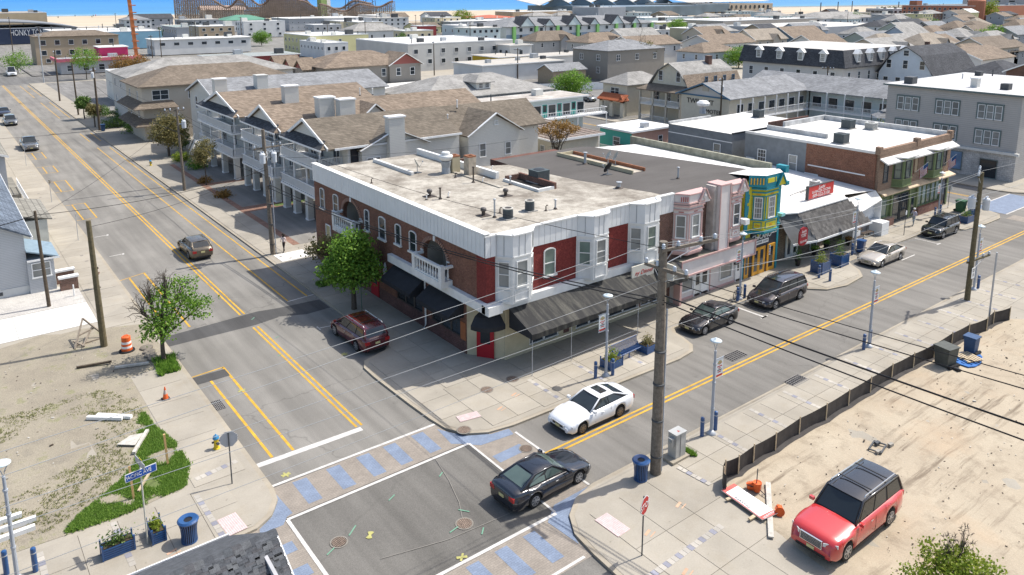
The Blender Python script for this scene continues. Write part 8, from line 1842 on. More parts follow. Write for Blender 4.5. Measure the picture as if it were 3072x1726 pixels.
for P in ([(70.3,101.1,8.2),(74.1,101.1,8.2),(xm,103,9.2)],[(74.1,101.1,8.2),(74.1,106,8.2),(xm,106,9.2),(xm,103,9.2)],[(70.3,106,8.2),(70.3,101.1,8.2),(xm,103,9.2),(xm,106,9.2)]): m.slab(P,.12,SH_LG)
m.build('dormer_roof',hp);winrow(hp,'S',101.6,71.0,73.5,7.2,2,.85,.85,style='dhg')
TEALM=mat('motel_teal_door',(.06,.36,.30),.6,.06,3);PALEB=mat('pale_blue_wall',(.55,.63,.62),.8,.05,3)
jt=bldg('two-storey teal motel with a white overhanging roof',65.8,84.5,91.2,97,6.0,PALEB,roofm('motel_gravel_roof',(.52,.49,.44),(.24,.20,.17),.8,.3),'slab',ov=.7,cat='motel',name='motel',group='motels')
for i in range(6): door(jt,67.4+i*3,91.2,3.2,AS,TEALM,1.0,2.1);win(jt,68.9+i*3,91.2,3.3,AS,1.6,1.9,style='pic',gm=GLASS)
m=MB();m.box(65.8,89.6,3.0,88.5,91.19,3.2,WHITE);m.build('walkway',jt);railing(jt,[(65.8,89.65),(88.4,89.65),(88.4,91.1)],3.2,.9,.5)
for x in (88.3,82,76,70): m=MB();m.box(x-.06,89.6,.1,x+.06,89.72,3.0,WHITE);m.build('post',jt)
CRW=mat('cream_wall',(.56,.52,.42),.8,.06,2)
kb=thing('brown_roof_motel','cream motel wing with a low brown ribbed roof','motel',(57.5,67,0),'motels');m=MB();m.box(57.4,67.3,.1,65,88,5.3,CRW);m.build('walls',kb);m=MB();BRF=roofm('brown_ribbed_roof',(.20,.155,.13),(.28,.25,.22),.6,.3,(1,.15,1));m.slab([(56.9,66.6,5.5),(65.4,66.6,5.5),(66.2,89,5.9),(56.5,89,6.3)],.25,BRF);m.build('roof',kb);m=MB()
for i in range(9): m.beam((57.4+i*1.0,66.7,5.52),(57.2+i*1.02,88.9,6.32-i*.045),.1,.07,mat('rib_tan',(.34,.28,.23),.8,.1,3))
o=m.build('ribs',kb);m=MB();m.beam((56.9,66.55,5.4),(65.4,66.55,5.4),.08,.28,WHITE);m.beam((56.85,66.6,5.4),(56.45,89,6.2),.08,.2,WHITE);m.build('fascia',kb);winrow(kb,'W',57.4,67.6,80,3.4,5,.8,1.2,gm=GLASSL)
SALM=mat('salmon_wall',(.55,.33,.26),.85,.07,2)
lp=bldg('salmon and green motel block with white roof',67.9,75,64.5,70,5.5,SALM,ROOFW,'slab',ov=.35,Sn=[(2,3.6,.8,1.1)],cat='motel',name='motel',group='motels');m=MB();m.box(67.88,64.48,.1,67.9,70,5.4,TEALM);m.build('green_wall',lp);win(lp,67.88,67,3.6,AW,1.2,1.1);railing(lp,[(66.6,64.5),(66.6,70)],2.8,.9,.2);m=MB();m.box(66.4,65.0,.1,67.3,65.9,4.0,BRKD);m.build('chimney',lp)
GST=MATS['grey_stucco']
mg=thing('grey_stucco_building','grey stucco building with blinding white roof and white conduit','building',(70.3,51.5,0),'shops along the avenue');m=MB();m.box(70.3,51.6,.1,85,60.8,6.9,GST);m.box(70.28,51.6,5.9,70.3,60.8,6.0,WHITE);m.build('walls',mg);m=MB();m.face([(70.3,51.6,6.92),(85,51.6,6.92),(85,60.8,6.92),(70.3,60.8,6.92)],ROOFW);m.build('roof',mg);m=MB();m.box(77,51.5,6.925,85,51.75,7.6,BRKD);m.box(70.2,60.6,6.925,78,60.85,7.2,MATS['parapet_stained']);m.box(70.25,51.5,6.922,77,51.7,7.05,BLACK);m.build('parapet',mg)
win(mg,70.3,53.6,3.9,AW,1.0,1.7,gm=GLASSL);door(mg,70.1,49.0,2.6,AW,WHITE,.9,2.1);win(gb,70.1,47.6,4.2,AW,1.05,1.7,style='dhg');win(gb,70.1,43.9,4.2,AW,1.0,1.7,gm=GLASSL)
acunit('dark air conditioner standing on the blinding white roof',*(82.76,57.05),6.95,1.0,.9)
ex2=thing('exhaust_fan','white bowl exhaust fan on the far corner of the white roof','exhaust fan',((79.91,63.47))+(6.95,));x,y=(79.91,63.47);m=MB();m.lathe((x,y,6.95),[(.45,0),(.4,.6),(.45,.9)],16,MATS['duct_grey']);m.build('duct',ex2);m=MB();m.lathe((x,y,7.8),[(.4,0),(.8,.2),(.85,.5),(.5,.8),(.1,.85)],18,MATS['fan_white']);m.build('bowl',ex2)
# Twilight motel
BTR=mat('blue_trim',(.07,.16,.25),.6,.05,3)
tw=bldg('motel with grey shingle roof and blue-trimmed gable lettering',98.7,120,73.4,82.9,6.3,CRW,SH_GR,'gx',2.1,.7,cat='motel',name='motel',group='motels',trim=BTR,gable=VSG)
m=MB();m.beam((98.6,72.9,6.2),(98.6,83.4,6.2),.1,.22,BTR);m.box(98.6,77.4,7.0,98.68,78.6,7.7,SB);m.build('gable_trim',tw)
text('TWILIGHT',(98.66,79.0,5.2),0,1.15,BLACK,tw,rot=(R(90),0,R(-90)),ext=.03);text('MOTEL',(98.66,76.3,3.8),0,.95,BLACK,tw,rot=(R(90),0,R(-90)),ext=.03)
tw2=bldg('long motel wing with grey shingle roof and upper gallery',120,129,52,84,6.2,PALEB,SH_GR,'gy',2.2,1.4,cat='motel',name='motel',group='motels')
for k in range(7): win(tw,101.5+k*2.8,73.4,3.4,AS,1.7,1.8,style='pic',gm=GLASS);win(tw2,120,54+k*2.9,3.4,AW,1.7,1.8,style='pic',gm=GLASS)
for tt,P in ((tw,[(99.5,71.9),(118.4,71.9)]),(tw2,[(118.4,71.9),(118.4,53)])):
    railing(tt,P,3.2,1.0,.22);m=MB();n=6
    m.beam((P[0][0],P[0][1],3.1),(P[1][0],P[1][1],3.1),.3,.2,WHITE);m.build('walkway',tt)
    for i in range(n+1): m=MB();x,y=P[0][0]+(P[1][0]-P[0][0])*i/n,P[0][1]+(P[1][1]-P[0][1])*i/n;m.box(x-.07,y-.07,.1,x+.07,y+.07,6.2,WHITE);m.build('post',tt)
gz=thing('gazebo','grey canvas gazebo on the motel deck','gazebo',(111,55,.1));m=MB();m.lathe((111,55,4.6),[(2.4,0),(.9,.6),(1.0,.62),(.9,.8),(.05,1.2)],4,SH_GR);m.build('canopy',gz)
for s in ((-1.4,-1.4),(1.4,-1.4),(-1.4,1.4),(1.4,1.4)): m=MB();m.tube((111+s[0],55+s[1],.1),(111+s[0],55+s[1],4.9),.06,.06,6,DGREY);m.build('post',gz)
# gambrel house, tiled porch house, grey house
og=bldg('sand-coloured gambrel house with brown shingled lower slopes',103.7,117,85.6,94.2,6.2,CRW,SH_LG,'gambx',4.3,.5,Wn=[(2,7.2,1.0,1.8)],chim=[(113,89,.9,5.0,BRKD)],group='houses by the motel',trim=DGREY)
m=MB();m.slab([(100.9,84.5,5.7),(103.7,85.6,6.6),(103.7,94.2,6.6),(100.9,95.2,5.7)],.15,SH_BR);m.slab([(103,84.9,5.9),(118,84.9,5.9),(118,86.4,8.6),(103,86.4,8.6)],.1,SH_TN);m.build('skirt_roof',og);m=MB();m.box(101.2,85.2,3.0,103.7,94.6,3.2,OFFW);m.build('balcony_floor',og);railing(og,[(101.3,94.5),(101.3,85.3),(103.6,85.3)],3.2,.95,.2);railing(og,[(101.3,94.5),(101.3,88)],.2,.95,.2)
for y in (85.3,88.4,91.4,94.5): m=MB();m.box(101.2,y-.16,.1,101.52,y+.16,5.7,SB);m.build('post',og)
winrow(og,'W',103.7,86,94,3.5,3,1.2,1.8);winrow(og,'S',86.35-.8,107,117,6.9,4,.8,1.2,fm=BTR)
ph=bldg('cream house with a hip roof and red-tiled arched porch',101.9,112,98.2,104.5,6.0,CRW,SH_LG,'hip',1.9,.6,Wn=[(1,3.9,2.2,1.3)],wk=dict(style='dh2'),group='houses by the motel');m=MB();TIL=mat('terracotta_tile',(.40,.12,.05),.7,.25,9)
for y in (97.6,100.3,103.0): m.box(99.9,y-.4,.1,100.3,y+.4,3.3,CRW)
m.box(99.9,97.2,2.8,100.3,103.4,3.3,CRW);m.build('porch',ph);m=MB();n=22
for i in range(n): y=97.0+6.6*i/n;m.path([(99.3,y,3.15),(100.9,y,4.2)],.15,6,TIL)
for i in range(5): m.path([(99.6+i*.33,96.9,3.2),(99.9+i*.33,97.9,4.15)],.15,6,TIL)
o=m.build('roof_tiles',ph);o['kind']='stuff'
bldg('grey sided two-storey house with bluish hip roof by the russet tree',140.5,162,142.6,156,8.0,TAUPE,SH_GR,'hip',2.2,.4,Wn=[(2,5.2,1.3,1.6),(2,2,1.3,1.6)],Sn=[(3,5.2,1.3,1.6)],wk=dict(style='dh2'),group='houses in the middle distance')
bldg('small brown-walled shed with a grey roof beside the grey house',125,136,146,152,3.4,mat('shed_tan',(.34,.27,.19),.8,.08,2),SH_GR,'gx',1.6,.4,group='houses in the middle distance',name='shed',cat='shed')
fw=thing('white_fence','long white board fence behind the big green tree','fence',(110,135,.1));
for i in range(30):
    m=MB();a=i/30;x,y=108+34*a,139-14*a;x2,y2=108+34*(a+1/30),139-14*(a+1/30);m.beam((x,y,1.0),(x2,y2,1.0),.06,1.7,WHITE);m.build('panel',fw)
# mansard hotel
mh=bldg('grey hotel with a dark slate mansard and white dormers',153,182,85.6,110.5,7.0,VSG,SH_DG,'flat',cat='hotel',name='hotel',group='hotels',Wn=[(6,4.1,1.1,1.9)],Sn=[(7,4.1,1.1,1.9)]);m=MB();a,b=152.3,84.9;c,d=182.5,111.2;e=1.6
for P in ([(a,b,7.1),(c,b,7.1),(c,b+e,10.6),(a+e,b+e,10.6)],[(a,d,7.1),(a,b,7.1),(a+e,b+e,10.6),(a+e,d,10.6)]): m.slab(P,.2,SH_DG)
m.face([(a+e,b+e,10.5),(c,b+e,10.5),(c,d,10.5),(a+e,d,10.5)],mat('pale_grey_roof',(.48,.46,.43),.8,.1,.3));m.build('mansard',mh)
for k in range(9):
    W_=k < 4;m=MB();p=(153.2,106.2-k*5.3) if W_ else (158+(k-4)*5.0,85.6);M=Matrix.Translation((p[0],p[1],8.0)) @ Matrix.Rotation(AW if W_ else 0,4,'Z');m.box(-.65,-.5,0,.65,1,1.9,WHITE,M=M);m.ext([tuple(M @ Vector(q)) for q in ((-1.0,-.7,1.75),(1.0,-.7,1.75),(0,-.7,2.7))],tuple((M.to_3x3() @ Vector((0,1.2,0)))),WHITE);m.build('dormer',mh)
    q=M @ Vector((0,-.5,.15));win(mh,q.x,q.y,q.z,AW if W_ else 0,1.1,1.6,style='dhg',gm=GLASSL)
bldg('pale blue-white gambrel house with charcoal roof',166.4,187,73.7,84.9,5.6,sidingm('pale_blue_siding',(.56,.62,.68),.2,.9),SH_DG,'gambx',5.8,.5,Wn=[(4,3,1.1,1.7),(3,6.6,1.1,1.8),(1,9.3,1.2,1.2)],wk=dict(gm=GLASS),chim=[(177,80,.8,6.2,BRKD)],group='houses in the middle distance',trim=WHITE)
# grey three-storey corner building
tg=bldg('grey three-storey clapboard building with green-grey triple windows',101.6,125,34.5,50.4,10.3,sidingm('grey_clapboard',(.46,.44,.41),.24,.80),mat('silver_roof',(.50,.49,.48),.7,.1,.3),'slab',ov=.45,trim=mat('grey_green_trim',(.13,.17,.165),.6,.08,3),group='shops along the avenue',cat='building',name='building')
GG=MATS['grey_green_trim']
for z in (7.3,4.2):
    for k in range(3):
        y=47.6-k*4.9
        for j in (-1,0,1): win(tg,101.6,y+j*.95,z,AW,.8,1.7,gm=GLASSL)
        m=MB()
        for j in (-1.5,-.5,.5,1.5): m.box(101.53,y+j*.95-.08,z-.1,101.6,y+j*.95+.08,z+1.85,GG)
        m.box(101.5,y-1.5,z+1.72,101.6,y+1.5,z+1.9,GG);m.build('window_surround',tg)
m=MB();m.box(101.2,34.1,3.3,101.6,50.4,3.6,OFFW);m.box(101.56,34.45,.1,101.6,50.4,3.3,brickm('white_block_wall',(.55,.54,.51),(.48,.47,.45),(.3,.3,.29),.5,.25));m.build('cornice',tg)
for k,(y,wd) in enumerate(((46.3,2.6),(42.0,3.4),(37.3,2.0))): win(tg,101.55,y,.6 if k < 2 else .15,AW,wd,2.3,style='pic',gm=mat('mural_blue',(.18,.28,.42),.6,.3,.8) if k < 2 else GLASS,fm=GG)
wchim(tg,106,41.5,1.0,.8,10.3,11.6)
bldg('brown long-roofed house half hidden behind the grey three-storey building',150,175,42,54,9,BRKD,shinglem('russet_shingle',(.16,.115,.08),.25),'gx',3.0,.5,group='houses in the middle distance')
bldg('house with a grey gable and tan roof right of the white gambrel',196,215,76,88,7.2,VSG,SH_TN,'gx',2.6,.4,Wn=[(2,4,1,1.5)],Sn=[(4,4,1,1.5)],group='houses in the middle distance')
bldg('dark hip-roofed house behind the silver roof',160,176,56,68,6.5,VSG,SH_DG,'hip',3,.5,group='houses in the middle distance')
# ------------------------------------------------------------------ beach, sea, surf
def beachm():
    m,t,b=nt('beach_sand');p=pos(t,(.25,1,1));c=mixc(t,ramp(t,noise(t,p,.02,6,.6),[(.35,0.),(.65,1.)]),(.42,.34,.24),(.50,.42,.31));t.links.new(mixc(t,1.,c,ramp(t,noise(t,pos(t,(.1,1,1)),.08,4),[(.3,.92),(.7,1.05)]),'MULTIPLY'),b.inputs['Base Color']);b.inputs['Roughness'].default_value=.95;return m
def seam():
    m,t,b=nt('sea_water');p=pos(t,(.12,1,1));f=noise(t,p,.03,6,.65);d=N(t,'SeparateXYZ');t.links.new(N(t,'NewGeometry').outputs['Position'],d.inputs[0])
    far=ramp(t,math1(t,'DIVIDE',math1(t,'SUBTRACT',d.outputs[1],900.0),2600.0),[(0.0,0.0),(.12,.55),(1.0,1.0)])
    c=mixc(t,far,(.10,.26,.36),(.035,.19,.47));c=mixc(t,1.,c,ramp(t,f,[(.3,.82),(.7,1.2)]),'MULTIPLY');t.links.new(c,b.inputs['Base Color']);b.inputs['Roughness'].default_value=.55;b.inputs['Specular IOR Level'].default_value=.12;return m
m=MB();m.face([(-3000,560,-.1),(120,560,-.1),(440,470,-.1),(560,420,-.1),(900,330,-.1),(6000,250,-.1),(6000,760,-.1),(1500,775,-.1),(700,945,-.1),(-3000,975,-.1)],beachm());struct('beach',m)
m=MB();m.face([(-9000,900,-.6),(9000,-400,-.6),(25000,-400,-.6),(25000,24000,-.6),(-9000,24000,-.6)],seam());struct('sea',m)
g0=bpy.data.objects['ground']
m=MB();m.prism([(-3000,900),(6000,100),(6000,765),(1500,780),(700,950),(-3000,980)],-3,-.16,MATS['town_ground']);struct('foreshore',m)
FOAM=mat('surf_foam',(.80,.82,.82),.6,.1,.05);rr_=random.Random(8)
def shore_y(x): return 975 if x < 100 else (975-(x-100)*.055 if x < 700 else (942-(x-700)*.21))
m=MB()
for row,(off,w_,dens) in enumerate(((-3,9,1.0),(22,7,.55),(44,6,.28))):
    x=-400
    while x < 2600:
        L=rr_.uniform(40,150)
        if rr_.random() < dens:
            n=8;ys=[shore_y(x+L*i/n)+off+rr_.uniform(-2.5,2.5) for i in range(n+1)];ww=[w_*rr_.uniform(.5,1.2)*math.sin(math.pi*(i+.5)/(n+1)) for i in range(n+1)]
            for i in range(n): a,b=x+L*i/n,x+L*(i+1)/n;m.face([(a,ys[i],.05+row*.06),(b,ys[i+1],.05+row*.06),(b,ys[i+1]+ww[i+1],.06+row*.06),(a,ys[i]+ww[i],.06+row*.06)],FOAM)
        x += L*.92
o=m.build('surf');o['kind']='stuff';o['label']='white surf breaking along the beach';o['category']='surf'
# dunes, boardwalk
m=MB();rng=np.random.default_rng(4);P=np.concatenate([np.stack([rng.uniform(500,640,2600),rng.uniform(560,640,2600),rng.uniform(0,4.5,2600)],1),np.stack([rng.uniform(1180,1700,2600),rng.uniform(430,620,2600),rng.uniform(0,4,2600)],1)])
o=bpy.data.objects.new('dune_scrub',leafmesh('dune_scrub',P,4.5,leafm('dune_green',(.12,.14,.06),(.22,.20,.11)),rng));COL.objects.link(o);o['kind']='stuff';o['label']='low green dune scrub behind the beach';o['category']='scrub'
bw=MB();bw.beam((-200,560,2.4),(250,545,2.4),12,.4,LUMBERW);bw.beam((250,545,2.4),(520,470,2.4),12,.4,LUMBERW);bw.beam((520,470,2.4),(980,380,2.4),12,.4,LUMBERW);solo(bw.build('boardwalk'),'long timber boardwalk between the town and the beach','boardwalk')
# ------------------------------------------------------------------ wooden roller coaster
RC_=mat('coaster_timber',(.27,.225,.19),.85,.2,.2);RCT=mat('coaster_track',(.17,.12,.095),.8,.2,.2)
rc=thing('roller_coaster','huge wooden roller coaster on the beach with lattice supports','roller coaster',(270,780,0))
def lattice(m,P,dz=3.0,dy=7,mt=RC_):
    for row in (0,1):
        for i,(x,y,h) in enumerate(P):
            yy=y+row*dy;m.beam((x,yy,0),(x,yy,h),.42,.42,mt)
            if i:
                a=P[i-1];k=0
                while k*dz < max(a[2],h):
                    z0,z1=min(k*dz,a[2]),min(k*dz,h);m.beam((a[0],a[1]+row*dy,z0),(x,yy,z1),.3,.3,mt)
                    if min(a[2],h) > k*dz: m.beam((a[0],a[1]+row*dy,z0),(x,yy,min((k+1)*dz,h)),.26,.26,mt) if (i+k) % 2 else m.beam((x,yy,z0),(a[0],a[1]+row*dy,min((k+1)*dz,a[2])),.26,.26,mt)
                    k += 1
def interp(K,x):
    for (a,ha),(b,hb) in zip(K,K[1:]):
        if a <= x <= b: u=(x-a)/(b-a);u=u*u*(3-2*u);return ha+(hb-ha)*u
    return K[-1][1]
for K,y0,sl in (([(205,21),(215,24),(232,22),(250,27),(262,16),(268,9),(280,9),(290,22),(299,33),(312,25),(330,9),(352,8),(368,16),(384,13)],800,-.35),([(203,22),(226,19),(243,10),(258,22),(272,12),(292,28),(310,16),(326,8)],775,-.3),([(318,13),(340,6),(355,13),(372,10),(388,16)],760,-.35),([(286,30),(300,34),(314,20),(330,6)],820,-.35)):
    xs=[K[0][0]+i*1.9 for i in range(int((K[-1][0]-K[0][0])/1.9)+1)];P=[(x,y0+(x-205)*sl,interp(K,x)) for x in xs];m=MB();lattice(m,P);o=m.build('supports',rc);o['kind']='stuff'
    m=MB();m.path([(x,y+3.5,h+.3) for x,y,h in P],1.0,4,RCT);m.build('track',rc)
m=MB()
for i in range(24): a=R(90+i*180/23);x,y=218+math.cos(a)*15,800+math.sin(a)*12;m.beam((x,y,0),(x,y,22),.45,.45,RC_);m.beam((x,y,22),(218+math.cos(a+R(8))*15,800+math.sin(a+R(8))*12,22),1.6,.8,RC_)
o=m.build('turn_supports',rc);o['kind']='stuff'
bldg('ride station house with a pinkish wavy roof inside the coaster',222,262,776,788,8,OFFW,mat('station_roof',(.50,.38,.32),.8,.1,.3),'gx',4,1.5,group='pier buildings',cat='building',name='building')
for k,(x,y,h,w_) in enumerate(((306,805,46,2.6),(311,802,46,2.2),(318,795,42,2.0))): m=MB();m.box(x-w_/2,y-w_/2,0,x+w_/2,y+w_/2,h,WHITE);solo(m.build('ride_tower'),('left','middle','right')[k]+' of the three tall white ride towers by the coaster','ride tower','white ride towers')
m=MB();m.box(328,742,0,334,752,22,mat('lime_panel',(.30,.42,.16),.6,.05,.3));m.box(334.2,742,0,338,752,23,WHITE);solo(m.build('climbing_wall'),'tall lime and white slab tower at the right end of the coaster','tower')
for lab,x,y in (('left of the two steel lattice masts before the sea',352,722),('right of the two steel lattice masts before the sea',441,858)):
    t=thing('lattice_mast',lab,'mast',(x,y,0),'lattice masts');m=MB();W0=6.5 if x < 400 else 7.5
    for s in (-1,1):
        for q in (-1,1): m.beam((x+s*W0,y+q*4,0),(x+s*W0*.55,y+q*2.5,38),.55,.55,DGREY)
    for i in range(8):
        z0,z1=i*4.75,i*4.75+4.75;a,b=W0*(1-.45*z0/38),W0*(1-.45*z1/38);m.beam((x-a,y,z0),(x+b,y,z1),.3,.3,DGREY);m.beam((x+a,y,z0),(x-b,y,z1),.3,.3,DGREY)
    m.build('frame',t)
t=thing('ferris_wheel','top of a coloured gondola wheel right of the convention hall','ferris wheel',(826,640,0));m=MB();ring(m,(826,640,6),26,.8,STEEL,36);m.build('rim',t)
for i in range(28): a=i*2*math.pi/28;m=MB();m.box(826+math.cos(a)*26-1,639,6+math.sin(a)*26-2.2,826+math.cos(a)*26+1,641,6+math.sin(a)*26,DGREY);m.build('gondola',t)
t=thing('striped_tower','orange banded crane mast rising by the pink diner','mast',(52.2,252,0));m=MB();OM=mat('mast_orange',(.50,.17,.06),.6,.12,.8);m.beam((52.2,252,0),(51.2,252,26),.9,.9,OM);
for i in range(12): m.box(51.2,251.4,i*2.1,53.0,252.6,i*2.1+.3,OM)
m.build('mast',t)
# ------------------------------------------------------------------ distant buildings by the sea
GLZ=mat('hall_glass_blue',(.13,.18,.22),.4,.2,.05);TANB=mat('hall_tan',(.40,.35,.28),.85,.08,.1);NAV=mat('navy_wall',(.045,.06,.10),.7,.1,.2)
ch_=bldg('long convention hall with a scalloped white roof and porthole windows',700,850,575,700,12,TANB,ROOFW,cat='hall',name='convention_hall');m=MB();m.box(560,560,0,700,700,10.5,GLZ);m.box(700,572,3,760,575,12,GLZ);m.build('glass_wing',ch_)
for k in range(6):
    x0=545+k*34;m=MB();m.slab([(x0,660,11),(x0+17,650,20),(x0+60,740,26),(x0+30,745,17)],.5,ROOFW);m.slab([(x0+17,650,20),(x0+34,645,11.5),(x0+80,735,17),(x0+60,740,26)],.5,ROOFW);m.face([(x0,658,9),(x0+34,643,9),(x0+17,649,19.4)],GLZ);m.build('roof_shell',ch_)
m=MB();m.slab([(720,600,14),(865,590,15),(840,700,22),(740,710,24)],.5,ROOFW);m.build('main_roof',ch_)
for k in range(9): m=MB();m.ext([(768+k*9+math.cos(a)*2.2,574.8,8+math.sin(a)*2.4) for a in [i*math.pi/6 for i in range(12)]],(0,.15,0),GLASS);m.build('porthole',ch_)
hb=bldg('dark blue music hall with white lettering at the far left',0,62,420,470,7,NAV,mat('hall_grey_roof',(.2,.21,.22),.7,.1,.1),'flat',cat='building',name='building',group='seafront buildings');m=MB();n=14
for i in range(n): a,b=-1+2*i/n,-1+2*(i+1)/n;m.slab([(28+a*34,419,7.2+3.2*(1-a*a)),(28+b*34,419,7.2+3.2*(1-b*b)),(28+b*34,470,7.2+3.2*(1-b*b)),(28+a*34,470,7.2+3.2*(1-a*a))],.5,MATS['hall_grey_roof'])
m.build('vault',hb);text('HONKY TONK',(42.2,419.6,5.0),0,3.9,WHITE,hb,ext=.05,xs=.56)
bh=bldg('long terracotta brick hotel on the beachfront',728,870,292,355,12.6,mat('hotel_terracotta',(.42,.17,.10),.85,.08,.1),DGREY,cat='hotel',name='hotel',group='beachfront hotels',Wn=[(14,2,2.2,2.2),(14,5.4,2.2,2.2),(14,8.8,2.2,2.2)],wk=dict(style='pic'),z0=0);m=MB();TC=MATS['hotel_terracotta'];m.lathe((735,294,0),[(7,0),(7,17),(5,19),(1,20)],14,TC);m.box(735,345,12,745,352,17,TC);m.box(740,200,0,745,292,5,TC);m.build('tower',bh)
tr_=bldg('tall grey seafront tower at the right edge',1130,1210,350,470,42,mat('tower_grey',(.36,.38,.40),.8,.1,.1),OFFW,cat='hotel',name='hotel',group='beachfront hotels',Sn=[(9,z,6,2.2) for z in range(3,40,5)],Wn=[(7,z,7,2.2) for z in range(3,40,5)],wk=dict(style='pic'))
gh_=bldg('three-storey pale hotel with lime green pilasters and a gabled grey roof',205,300,271,300,8.4,sidingm('hotel_white',(.60,.61,.60),.3,.93),SH_GR,'hip',3.6,.8,cat='hotel',name='hotel',group='hotels',wall2=mat('hotel_base',(.30,.30,.30),.8,.1,.5),z2=2.6);LIME=mat('lime_pilaster',(.24,.50,.16),.7,.05,.5)
m=MB();m.box(204.9,270.9,2.6,300,271,4.8,mat('hotel_slate_blue',(.22,.29,.36),.8,.05,.3));m.build('blue_band',gh_)
for k in range(8): x=208+k*12.6;m=MB();m.box(x,270,.1,x+1.6,270.9,8.4,LIME);m.build('pilaster',gh_);m=MB();m.box(x+4,270.2,.1,x+5,270.9,2.6,OFFW);m.build('pier',gh_)
for k in range(6): x=212+k*14;e=4.2 if k % 2 == 0 else 3.0;m=MB();m.ext([(x,270.2,8.3),(x+2*e,270.2,8.3),(x+e,270.2,8.3+e)],(0,.2,0),PALEB);m.slab([(x-.5,270,8.1),(x+e,270,8.5+e),(x+e,279,8.5+e),(x-.5,275,8.1)],.3,SH_DG);m.slab([(x+e,270,8.5+e),(x+2*e+.5,270,8.1),(x+2*e+.5,275,8.1),(x+e,279,8.5+e)],.3,SH_DG);m.build('front_gable',gh_)
for z in (3.1,6.0): winrow(gh_,'S',270.88,210,298,z,15,1.9,1.7,style='pic')
pd=bldg('pink-roofed diner with a magenta upper block',31.8,52.5,250,262,3.4,mat('diner_grey',(.42,.42,.42),.7,.1,.5),ROOFW,cat='restaurant',name='restaurant',group='buildings at the far junction',Sn=[(5,.8,1.6,1.7)]);m=MB();PKR=mat('diner_pink',(.62,.16,.20),.5,.08,.5)
m.beam((31,249.6,3.9),(53,249.6,3.9),.5,.9,PKR);m.beam((31,249.6,3.9),(31,262,3.9),.5,.9,PKR);m.beam((31,249.4,4.6),(42,249.4,4.6),.3,.25,WHITE);m.build('awning',pd)
bldg('magenta flat-roofed block above the pink diner',44.1,52,263,271,6.3,mat('magenta_wall',(.42,.03,.11),.7,.06,.5),OFFW,'slab',ov=.3,cat='building',name='building',group='buildings at the far junction')
